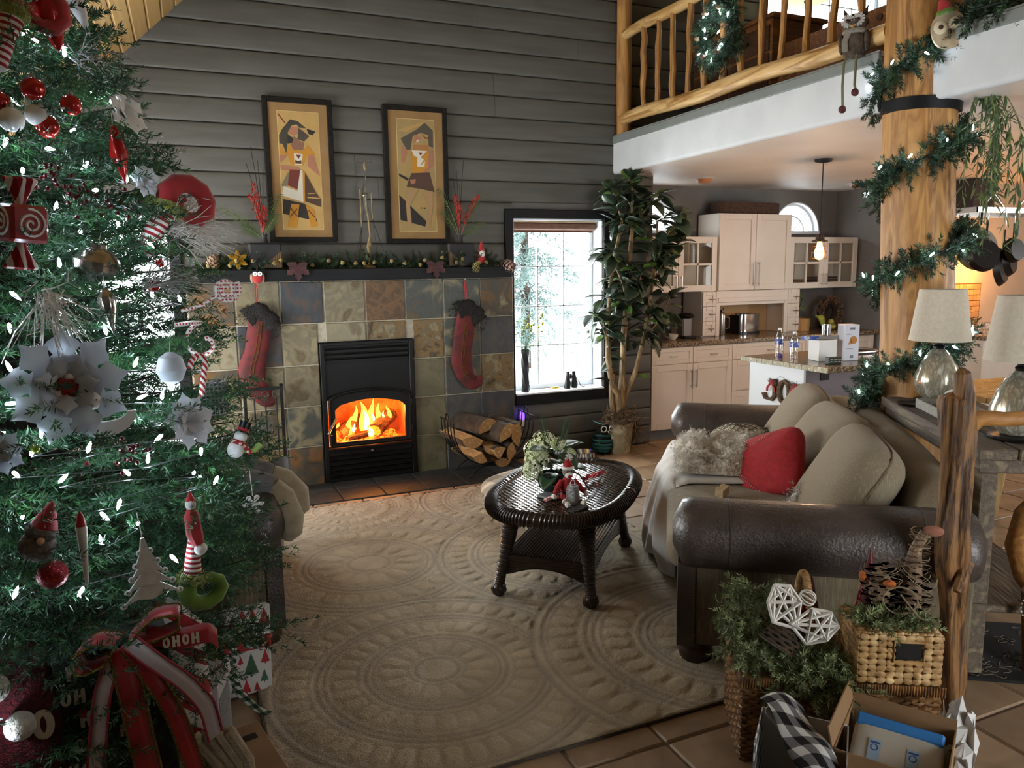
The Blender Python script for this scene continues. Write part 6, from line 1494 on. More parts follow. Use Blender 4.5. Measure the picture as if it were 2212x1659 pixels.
t = thing('air_vent', 'slim dark air vent slot in the kitchen ceiling', 'vent', (5.72, -.88, 2.404), 10); MB().box(-.16, -.03, -.006, .16, .03, 0).build('slot', BLACKMETAL, t, smooth=False)
# cooking nook: lit tiles, hood, hanging pans
t = thing('tiled_splashback', 'splashback of interlocking stone tiles glowing under the hood lamp', 'splashback', (0, -.405, 0))
MB().box(5.66, -.004, .92, 6.34, .004, 1.40).build('mortar', mat('dark_mortar', '#5a3a20', .9), t, smooth=False)
STT = mat('honey_stone_tile', '#c9a06a', .4, col2='#b58a55', scale=6, rand=.12)
for i in range(6):
    for j in range(8):
        x, z = 5.68 + i * .108, .93 + j * .058
        if (i + j) % 2: MB().box(-.051, -.008, -.026, .051, 0, .026, b=.002).build('tile', STT, t, smooth=False, loc=(x + .054, -.004, z + .028))
        else:
            MB().box(-.025, -.008, -.026, .024, 0, .026, b=.002).build('tile', STT, t, smooth=False, loc=(x + .027, -.004, z + .028)); MB().box(-.024, -.008, -.026, .025, 0, .026, b=.002).build('tile', STT, t, smooth=False, loc=(x + .081, -.004, z + .028))
t = thing('range_hood_duct', 'dark square range hood duct dropping from the kitchen ceiling', 'range hood', (5.88, -.56, 2.10)); MB().box(-.15, -.14, 0, .15, .14, .30, b=.006).build('duct', mat('dark_brown_metal', '#3a302c', .5, .4), t, smooth=False)
t = thing('cooktop_counter', 'dark counter run under the glowing splashback', 'countertop', (0, 0, 0)); MB().box(5.61, -1.0, .88, 7.3, -.41, .92, b=.005).build('worktop', GRANITE, t, smooth=False); MB().box(5.63, -.97, 0, 7.28, -.42, .878).build('cabinet_body', CABINET, t, smooth=False)
for k in range(5): one(MB().lathe([(0, 0), (.03, 0), (.032, .06), (.03, .1), (.022, .105), (0, .105)], 16), 'glass_jar', CLEARGLASS, 'small clear jar on the counter below the glowing tiles', 'jar', (5.75 + k * .12, -.75, .921), group='jars under the splashback')
d = bpy.data.lights.new('hood_lamp', 'POINT'); d.energy = 17; d.color = (1.0, .42, .09); d.shadow_soft_size = .06; o = bpy.data.objects.new('hood_lamp', d); COL.objects.link(o); o.location = (6.05, -.66, 1.55)
t = thing('pot_rack', 'steel pot rack hanging from the kitchen ceiling with hooks', 'pot rack', (4.72, -1.6, 2.0))
m = MB(); m.box(-.5, -.22, -.02, .6, -.212, .02); m.box(-.5, .212, -.02, .6, .22, .02); m.box(-.5, -.22, -.02, -.492, .22, .02); m.box(.592, -.22, -.02, .6, .22, .02); m.build('frame', STEEL, t, smooth=False)
for x in (-.32, .08, .5):
    m = MB()
    for s in (-1, 1): m.tube([(x + s * .12, -.21, .02), (x, -.21, .12)], .008, 6)
    m.tube([(x, -.21, .12), (x, -.21, .23), (x, -.21, .40)], [.012, .012, .006], 6); m.build('hanger', STEEL, t)
IRONP = mat('seasoned_iron', '#1b1512', .4, .5)
for k, (x, y, z, r, lab) in enumerate(((-.30, -.25, -.33, .10, 'wide black frying pan hung at the post end of the rack'), (-.02, -.30, -.30, .075, 'small black frying pan hung in front of the others'), (.08, -.2, -.36, .11, 'deep black pan hung lowest at the rack middle'), (.27, -.26, -.31, .065, 'little black skillet hung beside the deep pan'), (.44, -.2, -.26, .11, 'black wok hung toward the far rack end'), (-.02, -.2, -.42, .12, 'big black pan with a loop handle hung behind'), (-.30, -.2, -.28, .13, 'shiny steel colander lid hung behind the frying pan'))):
    t2 = thing('hanging_pan', lab, 'pan', (4.60 + x, -1.6 + y, 2.0 + z), 20 * (k % 3 - 1), group='pans on the rack')
    r *= 1.3; m = MB(); m.M = RX(82); m.lathe([(0, .012), (r * .82, .012), (r, -.03), (r * .97, -.03), (r * .8, .004), (0, .004)], 24); m.build('pan_body', STEEL if k == 6 else IRONP, t2)
    MB().tube([(0, 0, r), (0, 0, r + .12)], [.008, .011], 6, flat=.5).build('handle', IRONP, t2); MB().tube([(0, 0, r + .115), (.008, 0, r + .16), (0, 0, -z - .02)], .003, 5).build('hook', STEEL, t2)
# ---------------------------------------------------------------- log post with band
pc = [(2.315, -2.93, 0), (2.312, -2.92, .6), (2.308, -2.90, 1.3), (2.302, -2.86, 2.0), (2.30, -2.83, 2.6), (2.30, -2.80, 3.6)]
def post_at(z):
    for i in range(len(pc) - 1):
        if z <= pc[i + 1][2]: f_ = (z - pc[i][2]) / (pc[i + 1][2] - pc[i][2]); return V(pc[i]).lerp(V(pc[i + 1]), f_)
    return V(pc[-1])
t = thing('log_post', 'massive peeled log post carrying the loft', 'post', (2.30, -2.88, 0))
def lp(u, v):
    z = 3.6 * v; c = post_at(z); a = 2 * PI * u; r = .176 - .006 * v + .007 * math.sin(a * 3 + z) + .004 * math.sin(a * 7 + 2 * z)
    return (c.x + r * math.cos(a) - 2.30, c.y + r * math.sin(a) + 2.88, z)
m = MB(); m.grid(lp, 40, 40, wrapu=True); m.build('log', LOG, t, ang=0)
c = post_at(2.40); m = MB(); m.M = T(c.x - 2.30, c.y + 2.88, 2.372) @ RX(3); m.lathe([(.188, 0), (.188, .06), (.178, .06), (.178, 0), (.188, 0)], 40); m.build('steel_band', BLACKMETAL, t)
# lit garland wound round the post
def helix(th0, z0, z1, turns, r, n=80): 
    P = []
    for k in range(n + 1):
        s = k / n; a = R(th0) - 2 * PI * turns * s; z = z0 + (z1 - z0) * s; c = post_at(z); P.append(c + V((r * math.cos(a), r * math.sin(a), 0)) + V((0, 0, z - c.z)))
    return P
HP = helix(-20, 2.78, .92, 3.75, .205)
HP = [V((2.22, -3.35, 2.76)), V((2.16, -3.2, 2.75))] + HP + [V((2.06, -2.83, .93)), V((2.0, -2.78, .915))]
garland('post_garland', 'lit pine garland spiralling down the log post', 'garland', HP, .10, 1150, .032, 60, NEEDLE2, 12, .0021)
def led_mesh():
    m = MB(); m.lathe([(0, -.004), (.0035, 0), (.0045, .006), (.0028, .018), (0, .024)], 7); o = m.build('led_bulb', LEDMAT); me = o.data; bpy.data.objects.remove(o); return me
LED = led_mesh()
def leds(parent, pts, seed, s=1.0):
    rr = random.Random(seed); o0 = V(parent.location)
    for p in pts:
        put(LED, 'led_bulb', parent, Matrix.Translation(V(p) - o0) @ RZ(rr.random() * 360) @ RX(rr.uniform(0, 150)) @ SC(s))
ls = thing('post_light_string', 'cool white light string in the post garland', 'string lights', HP[0])
pts = []
for k in range(3, len(HP), 2): d_ = (HP[k] - post_at(HP[k].z)); d_.z = 0; pts.append(HP[k] + (d_.normalized() if d_.length > 1e-6 else V((0, 0, 1))) * .055 + V((0, 0, rf.uniform(-.04, .05))))
leds(ls, pts, 3, 1.15); MB().tube([p - HP[0] for p in HP], .002, 4).build('cable', WIRE, ls)
# trailing fern hung beside the post
t = thing('trailing_fern', 'trailing bamboo like vine hanging beside the log post', 'plant', (2.44, -3.07, 2.42))
BLD = mat('olive_blade_leaf', '#56683c', .6, col2=['#3f5230', '#7d8c50'], scale=14, rand=.1)
bl = MB(); bl.sheet(lambda u, v: ((u - .5) * .011 * math.sin(PI * min(1, v * .95 + .04)), v * .055, -.012 * v * v), 2, 4, .0006); o = bl.build('blade_leaf', BLD, ang=0); blm = o.data; bpy.data.objects.remove(o)
for k in range(19):
    a = rf.uniform(-2.9, .8); L = rf.uniform(.35, .88) if k % 4 else .5; out = rf.uniform(.04, .20); P = []
    for q in range(11):
        s = q / 10; P.append(V((math.cos(a) * out * math.sin(min(1, s * 2.2) * PI / 2), math.sin(a) * out * math.sin(min(1, s * 2.2) * PI / 2), .03 * math.sin(min(1, s * 4) * PI) - L * max(0, s - .12))))
    MB().tube(P, .0016, 4).build('vine_stem', BLD, t)
    for q in range(1, 11):
        for e in range(3): put(blm, 'blade_leaf', t, Matrix.Translation(P[q].lerp(P[q - 1], rf.random())) @ RZ(rf.random() * 360) @ RX(rf.uniform(-75, 0)) @ SC(rf.uniform(.8, 1.4)))
# owl face ornament on the post, owl with dangling legs on the fascia
t = thing('owl_face_ornament', 'pale wooden owl face with a tiny santa hat on the post', 'ornament', (2.17, -3.07, 2.70), rot=(R(90), R(-14), R(-38)))
CRM = mat('cream_bark_disc', '#b8a78c', .8, col2='#9a886c', scale=14)
MB().prism([(x, y) for x, y in oval(.075, .085, 2.3, 24)], -.008, .008).build('face_disc', CRM, t, smooth=False)
for s in (-1, 1):
    m = MB(); m.M = T(s * .033, .02, .008); m.lathe([(0, .008), (.020, .006), (.031, 0)], 14); e = m.build('eye_disc', mat('pale_wood_disc', '#cfc2a6', .8), t); m = MB(); m.M = T(s * .033, .02, .014); m.lathe([(0, .006), (.010, .003), (.012, 0)], 10); m.build('pupil', TWIGBROWN, e)
m = MB(); m.ell((0, -.01, .012), (.009, .014, .008), 8, 6); m.build('beak', TWIGBROWN, t)
m = MB(); m.M = T(.0, .085, 0) @ RX(-90); m.lathe([(.035, 0), (.02, .05), (0, .085)], 12); m.build('hat', RED, t); m = MB(); m.M = T(0, .08, 0) @ RX(-90); m.lathe([(.036, -.008), (.042, 0), (.036, .012)], 14); m.build('hat_brim', GREENFELT, t); MB().ell((0, .175, 0), .012, 8, 6).build('hat_pompom', WHITEFELT, t)
t = thing('owl_sitter', 'grey knitted owl with scarf and dangling legs sitting on the loft edge', 'plush toy', (2.15, -2.53, 2.70), -60)
OWL = mat('taupe_bark_knit', '#574b3e', .9, col2='#3e342a', scale=30, bump=.6, bscale=60)
MB().lathe([(0, 0), (.05, .01), (.06, .06), (.055, .11), (.04, .14), (0, .15)], 18).build('body', OWL, t); MB().ell((0, -.005, .175), (.06, .052, .055), 16, 10).build('head', OWL, t)
for s in (-1, 1):
    m = MB(); m.M = T(s * .026, -.05, .185) @ RX(90)
    for k in range(12): m.M = m.M @ RZ(30); m.add([(0, -.004, 0), (.032, -.006, .004), (.036, 0, .005), (.032, .006, .004), (0, .004, 0)], [(0, 1, 2, 3, 4), (4, 3, 2, 1, 0)])
    e = m.build('eye_petals', WHITEFELT, t, smooth=False); MB().ell((s * .026, -.058, .185), (.010, .006, .010), 10, 7).build('pupil', mat('dark_red_bead', '#33100c', .3), e)
    m = MB(); m.M = T(s * .045, 0, .22) @ RY(s * 20); m.lathe([(.016, 0), (0, .05)], 8); m.build('ear_tuft', TWIGBROWN, t)
    MB().ell((s * .062, .0, .085), (.018, .035, .055), 10, 8).build('wing', OWL, t)
    lg = MB().tube([(s * .025, -.04, .01), (s * .03, -.075, -.04), (s * .03, -.08, -.15), (s * .03 + .006, -.078, -.26 + .04 * (s + 1))], .007, 7); lg = lg.build('leg', mat('olive_cord', '#6b674a', .8), t); MB().ell((s * .03 + .006, -.085, -.27 + .04 * (s + 1)), (.02, .028, .02), 10, 7).build('boot', mat('dark_red_knit', '#4a1418', .8), lg)
m = MB(); m.M = T(0, -.055, .155) @ RX(100); m.lathe([(.01, 0), (0, .022)], 6); m.build('beak', mat('yellow_felt', '#b98a1e', .8), t)
m = MB(); m.tube([(.05 * math.cos(a), .05 * math.sin(a), .135) for a in [2 * PI * k / 16 for k in range(16)]], .014, 7, closed=True); m.tube([(-.02, -.05, .13), (-.035, -.062, .08), (-.03, -.066, .03)], .016, 7, flat=.4); m.build('scarf', mat('grey_knit_scarf', '#7d776c', .95, bump=.4, bscale=90), t)
# ---------------------------------------------------------------- loft railing
t = thing('loft_railing', 'peeled log balustrade along the loft edge', 'railing', (2.27, 0, 2.718))
def wavy(P, a, seed):
    rr = random.Random(seed); return [V(p) + V((rr.gauss(0, a), rr.gauss(0, a), 0)) for p in P]
m = MB(); m.tube([(0, .0, 0), (.0, .0, .7), (0, .0, 1.9)], .062, 18); m.build('end_post', LOG, t)
m = MB(); m.tube([(-.03, -.03 - .265 * k, .125 + .012 * math.sin(k * 1.3) - .004 * k) for k in range(11)], [.045, .05, .052, .05, .053, .055, .052, .05, .054, .053, .05], 14); m.build('lower_rail', LOGY, t)
m = MB(); m.tube([(-.01, -.03 - .265 * k, .80 + .010 * math.sin(k * 1.7)) for k in range(11)], .042, 14); m.build('upper_rail', LOGY, t)
for k, y in enumerate((-.33, -.53, -.72, -.93, -1.11, -1.30, -1.49, -1.69, -1.88, -2.08, -2.27, -2.47)):
    rr = random.Random(k); P = [V((-.02 + rr.gauss(0, .004), y + rr.gauss(0, .008), .14 + .11 * q)) for q in range(7)]
    MB().tube(P, [.022 + rr.uniform(-.004, .005) for _ in P], 9).build('baluster', LOG, t)
# wreath on the railing
t = thing('lit_wreath', 'pine wreath with white lights hung on the loft railing', 'wreath', (2.19, -1.34, 3.16))
WR = [V((0, .17 * math.cos(a), .175 * math.sin(a))) for a in [2 * PI * k / 28 for k in range(28)]]; sp = []
for k in range(300): p = rf.choice(WR); d_ = V((rf.gauss(-.3, .6), rf.gauss(0, 1), rf.gauss(0, 1))); sp.append((*p, *d_, .095, .032, 46, .002))
needles('foliage', sp, NEEDLE2, t, 9); MB().tube(WR, .02, 7, closed=True).build('ring', WIRE, t)
for k in range(13): a = k * .5 + .2; put(LED, 'led_bulb', t, T(-.06, (.13 + .05 * (k % 3 - 1)) * math.cos(a), (.14 + .05 * (k % 2)) * math.sin(a)) @ RX(40 * k) @ SC(1.2))
for k in range(6):
    a = k * 1.05; m = MB(); m.M = T(-.05, .15 * math.cos(a), .16 * math.sin(a)) @ RY(-90); m.lathe([(0, 0), (.016, .01), (.014, .03), (0, .045)], 8); m.build('little_cone', CONE, t)
# loft furniture glimpsed through the rail
OAKF = mat('honey_oak_furniture', '#7a4c22', .5, col2=['#5f3a18', '#8f5c2c'], scale=6, stretch=(1, 6, 6)); DKOAK = mat('dark_oak_furniture', '#3a2415', .5, col2='#4f321d', scale=6, stretch=(1, 6, 6))
t = thing('loft_dresser', 'oak dresser with drawers standing behind the loft railing', 'dresser', (3.15, -.55, 2.712)); MB().box(-.25, -.5, .06, .25, .45, .72, b=.008).build('body', OAKF, t, smooth=False); MB().box(-.27, -.53, .72, .27, .48, .75, b=.006).build('top', OAKF, t, smooth=False)
for j in range(3):
    for i in range(2):
        o = MB().box(-.015, -.22, -.09, 0, .22, .09, b=.004).build('drawer', DKOAK, t, smooth=False, loc=(-.25, -.26 + .47 * i, .18 + j * .2)); MB().ell((-.03, 0, 0), .014, 8, 6).build('knob', BLACKMETAL, o)
for y in (-.45, .4): MB().box(-.22, y - .03, 0, .22, y + .03, .06).build('foot', OAKF, t, smooth=False)
t = thing('loft_bed', 'oak bed with dark bedding standing behind the loft railing', 'bed', (3.5, -1.95, 2.712)); MB().box(-.75, -.55, .12, .75, .55, .34, b=.03).build('mattress', mat('dark_bedspread', '#2a1c16', .95, col2='#3a2820', scale=9), t); MB().box(-.80, -.6, .0, -.75, .6, .42, b=.006).build('footboard', OAKF, t, smooth=False); MB().box(.75, -.6, 0, .80, .6, .8, b=.006).build('headboard', OAKF, t, smooth=False)
for y in (-.25, -.15): MB().tube([(-.802, y, .36), (-.81, y, .36)], .02, 10).build('knot_hole', DKOAK, t)
t = thing('loft_table_lamp', 'tall table lamp with cream shade in front of the loft window', 'lamp', (3.98, -.25, 3.46)); MB().lathe([(0, 0), (.08, 0), (.075, .02), (.03, .05), (.012, .1), (.01, .42), (.02, .45), (.01, .48)], 16).build('stem', mat('dark_bronze_stem', '#2c221c', .5, .5), t); MB().lathe([(.2, .46), (.14, .78)], 24).build('shade', mat('cream_lamp_shade', '#c9b98a', .8, emit=.5, ecol=(1, .85, .5)), t)
t = thing('loft_nightstand', 'dark nightstand under the loft window carrying the lamp', 'nightstand', (4.15, -.22, 2.712)); MB().box(-.35, -.22, .05, .35, .22, .72, b=.008).build('body', DKOAK, t, smooth=False); MB().box(-.37, -.24, .72, .37, .24, .745, b=.005).build('top', DKOAK, t, smooth=False); MB().box(-.32, -.2, 0, .32, .2, .05).build('plinth', DKOAK, t, smooth=False)
t = thing('dark_box_set', 'dark printed box standing on the loft nightstand', 'box', (4.35, -.28, 3.458), -12); MB().box(-.06, -.05, 0, .06, .05, .30, b=.003).build('case', mat('dark_printed_case', '#1c181c', .5, col2='#3a1c22', scale=14), t, smooth=False); m = MB(); m.box(-.04, -.0512, .2, -.005, -.05, .225); m.box(.005, -.0512, .2, .04, -.05, .225); m.build('white_print', PAPERWHITE, t, smooth=False)
# ---------------------------------------------------------------- sofa table, lamps
BARNW = mat('grey_brown_barn_wood', '#5f5142', .7, col2=['#4a3e32', '#75664f'], scale=5, stretch=(5, .6, 5), bump=.3, bscale=14, bstretch=(5, .5, 5))
PALEW = mat('pale_sanded_leg_wood', '#a98a52', .6, col2=['#8f7140', '#bd9d64'], scale=5, stretch=(4, 4, .6))
t = thing('sofa_table', 'long narrow barn wood table behind the sofa carrying two lamps', 'table', (1.43, -3.885, 0), -33)
for k in range(3): MB().box(.003 + k * .142, 0, .875, .139 + k * .142, 1.18, .92, b=.005).build('plank', BARNW, t, smooth=False)
MB().box(.02, .03, .82, .41, 1.15, .874, b=.004).build('apron', BARNW, t, smooth=False)
for x in (.03, .34):
    for y in (.03, 1.08): MB().box(x, y, 0, x + .06, y + .06, .82, b=.004).build('leg', BARNW, t, smooth=False)
MB().box(.02, .02, .27, .41, 1.15, .30, b=.004).build('lower_shelf', BARNW, t, smooth=False)
def on_st(x, y, z=.92): return tuple(Matrix.Translation((1.43, -3.885, 0)) @ RZ(-33) @ V((x, y, z + .001)))
MERC = mat('mercury_glass', '#cfcab8', .2, .5, col2=['#948d78', '#e4e1d4'], scale=18, stretch=(3, 3, .5), lo=.3, hi=.7)
SHADE = mat('ivory_linen_shade', '#c2b8a6', .85, col2='#b8ae9b', scale=60, bump=.1, bscale=200)
def lamp(lab, loc):
    t = thing('table_lamp', lab, 'lamp', loc, group='lamps on the sofa table')
    MB().lathe([(0, 0), (.10, 0), (.105, .006), (.10, .014), (.06, .018), (0, .018)], 28).build('base_disc', mat('dark_bronze_base', '#16171a', .35, .4), t)
    MB().lathe([(.045, .018), (.06, .02), (.088, .05), (.103, .095), (.10, .13), (.082, .185), (.055, .235), (.03, .265), (.022, .27)], 44, rib=lambda a, z: 1 + .03 * abs(math.cos(a * 9)) - .015).build('ribbed_body', MERC, t)
    MB().lathe([(.024, .268), (.028, .28), (.02, .29), (.022, .31), (.01, .32), (.01, .50), (0, .50)], 16).build('neck', BLACKMETAL, t)
    MB().lathe([(.138, .31), (.104, .56), (.1015, .56), (.1355, .31), (.138, .31)], 40).build('shade', SHADE, t)
    m = MB()
    for a in (0, 120, 240): m.tube([(0, 0, .535), (.1 * math.cos(R(a)), .1 * math.sin(R(a)), .545)], .002, 5)
    m.build('shade_spider', BRASS, t)
lamp('mercury glass lamp with ivory shade standing in front of the log post', on_st(.21, 1.02)); lamp('mercury glass lamp with ivory shade nearer, behind the driftwood post', on_st(.22, .20))
t = thing('wooden_tray', 'whitewashed wooden tray between the two lamps', 'tray', on_st(.16, .66), -33); MB().box(-.09, -.20, 0, .09, .20, .012).build('tray_floor', BARNW, t, smooth=False)
for a in ((-.095, -.205, -.085, .205), (.085, -.205, .095, .205), (-.085, -.205, .085, -.195), (-.085, .195, .085, .205)): MB().box(a[0], a[1], 0, a[2], a[3], .045, b=.003).build('side', mat('whitewashed_wood', '#8f8d86', .7, col2='#6f6c64', scale=20, stretch=(1, 4, 6)), t, smooth=False)
t = thing('santa_ornament', 'small white bearded face ornament standing in the tray', 'ornament', on_st(.15, .64, .934), -60); MB().ell((0, 0, .055), (.05, .028, .055), 16, 10).build('beard', WHITEFELT, t)
for s in (-1, 1): MB().ell((s * .016, -.026, .068), .004, 8, 6).build('eye', BLACKPLASTIC, t)
MB().ell((0, -.03, .055), .007, 8, 6).build('nose', WHITEGLOSS, t); m = MB()
for k in range(7): m.tube([(-.03 + .01 * k, -.022, .05), (-.034 + .0115 * k, -.024, .012)], [.007, .003], 6)
m.build('beard_locks', WHITEFELT, t)
pinecone('pinecone lying in the tray behind the bearded face', on_st(.19, .50, .934), .03, .06, (R(80), 0, R(20)), group='pinecones in the tray')
t = thing('black_dish', 'flat black dish at the far end of the sofa table', 'dish', on_st(.07, .93)); MB().lathe([(0, 0), (.06, 0), (.07, .012), (.066, .012), (.056, .005), (0, .004)], 24).build('dish', BLACKPLASTIC, t)
# dining table and stool seen past the sofa table
t = thing('dining_table', 'pale plank dining table beyond the sofa table', 'table', (4.2, -2.45, 0), -8)
for k in range(5): MB().box(-.8, -.40 + k * .16, .72, .8, -.245 + k * .16, .76, b=.004).build('plank', PALEW, t, smooth=False)
for x in (-.74, .74):
    for y in (-.34, .34): m = MB(); s = 1 if x > 0 else -1; m.tube([(x * .92, y, .72), (x * 1.04, y * .98, 0)], [.05, .03], 4, flat=.7); m.build('splayed_leg', PALEW, t, smooth=False)
t = thing('metal_stool', 'dark metal stool tucked beside the pale dining table', 'stool', (3.75, -3.05, 0), 15); MB().prism(oval(.17, .17, 4, 24), .45, .475).build('seat', DKOAK, t, smooth=False)
for x in (-.14, .14):
    for y in (-.14, .14): MB().tube([(x * .8, y * .8, .45), (x * 1.15, y * 1.15, 0)], .011, 6).build('leg', BLACKMETAL, t)
MB().tube([(-.15, -.15, .2), (.15, -.15, .2), (.15, .15, .2), (-.15, .15, .2)], .008, 6, closed=True).build('foot_ring', BLACKMETAL, t)
# floral floor mat behind the sofa
t = thing('floral_mat', 'dark floor mat with pale flower outlines behind the sofa', 'mat', (1.74, -3.84, 0), -33); MB().box(-.30, -.22, 0, .42, .30, .012, b=.003).build('mat_body', mat('black_mat_fabric', '#0f0e0d', .95), t, smooth=False)
m = MB()
for k in range(26):
    cx, cy = rf.uniform(-.26, .38), rf.uniform(-.18, .26); r = rf.uniform(.03, .055); m.tube([(cx + r * (1 + .3 * math.cos(5 * a)) * math.cos(a), cy + r * (1 + .3 * math.cos(5 * a)) * math.sin(a), .0125) for a in [2 * PI * q / 24 for q in range(24)]], .0016, 4, closed=True); m.tube([(cx + r * .4 * math.cos(a), cy + r * .4 * math.sin(a), .0125) for a in [2 * PI * q / 10 for q in range(10)]], .0014, 4, closed=True)
m.build('flower_outlines', mat('dull_cream_thread', '#6f6552', .9), t)
# driftwood railing
t = thing('driftwood_railing', 'gnarled driftwood post with a branch handrail beside the sofa', 'railing', (1.21, -4.02, 0))
def dw(u, v):
    z = 1.18 * v; a = 2 * PI * u; cx = -.12 * v + .012 * math.sin(z * 7); cy = .012 * math.sin(z * 5 + 1); r = .042 + .007 * math.sin(a * 2 + z * 4) + .009 * math.sin(a * 5 + 3 * math.sin(z * 3)) + .006 * math.sin(z * 13)
    if v > .97: r *= math.sqrt(max(.02, 1 - ((v - .97) / .03) ** 2))
    return (cx + r * math.cos(a), cy + r * math.sin(a), z)
m = MB(); m.grid(dw, 26, 60, wrapu=True); m.build('gnarled_post', DRIFT, t, ang=0)
MB().tube([(-.08, -.01, .98), (-.085, -.02, 1.08), (-.09, -.015, 1.18), (-.10, -.01, 1.245), (-.103, -.01, 1.262)], [.03, .034, .034, .026, .008], 12).build('fork', DRIFT, t)
MB().tube([(-.06, -.01, 1.06), (.0, -.012, 1.085), (.1, -.04, 1.075), (.3, -.10, 1.085), (.6, -.16, 1.10), (.9, -.22, 1.09)], [.036, .028, .026, .027, .026, .026], 12).build('handrail', mat('smooth_branch_wood', '#a5743a', .5, col2=['#8a5c2a', '#b9894a'], scale=5, stretch=(1, 6, 6), bump=.1), t)
MB().tube([(-.04, -.03, .58), (-.08, -.05, .535), (-.115, -.06, .50)], [.03, .02, .012], 9).build('broken_branch', DRIFT, t)
MB().tube([(.86, -.20, 1.09), (.88, -.2, .6), (.9, -.2, 0)], [.04, .05, .055], 14).build('far_post', DRIFT, t)
MB().tube([(.47, .05, .74), (.42, .06, .66), (.39, .06, .54), (.43, .05, .42), (.47, .05, .36), (.50, .04, .0)], [.022, .045, .05, .045, .036, .03], 12).build('curved_branch', _cache['smooth_branch_wood'], t)
t = thing('beaded_moccasin', 'tiny beaded baby moccasin hung on the driftwood branch', 'ornament', (1.585, -4.03, .33), 20); MB().ell((0, 0, 0), (.022, .03, .055), 12, 9).build('shoe', mat('pale_buckskin', '#8d8a86', .8), t); m = MB()
for k in range(18): a = 2 * PI * k / 18; m.ell((-.012 + .0 * a, .030 * math.cos(a) * .9, -.01 + .05 * math.sin(a) * .9), .004, 6, 4)
m.build('bead_edge', WHITEGLOSS, t); MB().ell((0, 0, .06), (.028, .034, .018), 10, 7).build('fur_cuff', CREAMFUR, t)

# ---------------------------------------------------------------- wicker trunk and what stands on it
TKL = (.323, -3.926, 0); TKA = -30.6
def on_tk(x, y, z): return tuple(Matrix.Translation(TKL) @ RZ(TKA) @ V((x, y, z)))
def woven(W, D, H, rows, r, amp, nx):
    m = MB()
    def per(s):
        P_ = 2 * (W + D); q = s * P_
        if q < W: return (q, 0), (0, -1)
        q -= W
        if q < D: return (W, q), (1, 0)
        q -= D
        if q < W: return (W - q, D), (0, 1)
        return (0, D - (q - W)), (-1, 0)
    N = nx * 4
    for k in range(rows):
        z = r + (H - 2 * r) * k / (rows - 1); P = []
        for i in range(N):
            (x, y), (a, b_) = per(i / N); o_ = amp * math.sin(2 * PI * nx * i / N + PI * (k % 2)); P.append((x + a * o_, y + b_ * o_, z + .0015 * math.sin(i * 1.7 + k)))
        m.tube(P, r, 5, closed=True)
    return m
t = thing('wicker_chest', 'tan wicker chest standing against the sofa arm', 'chest', TKL, TKA)
woven(.60, .325, .265, 22, .0068, .0045, 44).build('woven_wall', WICKER_TAN, t)['kind'] = 'stuff'
MB().box(.012, .012, .004, .588, .313, .262).build('liner', mat('dark_wicker_liner', '#2e1d10', .9), t, smooth=False)
m = MB(); m.box(-.008, -.008, .266, .608, .333, .292, b=.01); ld = m.build('lid', WICKER_TAN, t, smooth=False)
m = MB()
for k in range(75): x = -.006 + k * .0083; m.tube([(x, -.0085, .264), (x, -.012, .279), (x + .003, -.004, .2945)], .0042, 4)
for k in range(40): y = -.004 + k * .0083; m.tube([(-.0085, y, .264), (-.012, y, .279), (-.004, y + .003, .2945)], .0042, 4)
m.build('wrapped_edge', WICKER_TAN, ld)['kind'] = 'stuff'
# seagrass box
t = thing('seagrass_box', 'pale braided seagrass box with cut out handle on the wicker chest', 'box', on_tk(.352, .002, .2955), TKA)
m = MB(); Wb, Db, Hb = .245, .20, .165
for k in range(8):
    z = .012 + k * .0205
    for i in range(9):
        for (x, y, ax_) in ((.014 + i * .0272, 0, 0), (.014 + i * .0272, Db, 0)) + (((0, .012 + i * .0222, 1), (Wb, .012 + i * .0222, 1))):
            if ax_ == 0 and y == 0 and 4 <= i <= 6 and 4 <= k <= 6: continue
            m.M = T(x, y, z) @ RZ(90 * ax_) @ RY(14 * (1 if (i + k) % 2 else -1)); m.ell((0, 0, 0), (.0175, .009, .0115), 7, 5)
m.build('braided_wall', SEAGRASS, t)['kind'] = 'stuff'
m = MB(); m.box(.004, .006, .002, Wb - .004, Db - .004, .16); m.build('liner', SEAGRASS, t, smooth=False)
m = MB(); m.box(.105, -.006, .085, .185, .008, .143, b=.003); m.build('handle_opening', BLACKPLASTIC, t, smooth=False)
m = MB(); m.tube([(.101, -.009, .081), (.189, -.009, .081), (.189, -.009, .147), (.101, -.009, .147)], .005, 5, closed=True); m.build('handle_binding', SEAGRASS, t)
m = MB()
for j in range(9):
    for i in range(11): m.M = T(.012 + i * .022, .01 + j * .0225, .166) @ RZ(20 * (1 if (i + j) % 2 else -1)); m.ell((0, 0, 0), (.0155, .0105, .006), 7, 4)
m.build('braided_lid', SEAGRASS, t)['kind'] = 'stuff'
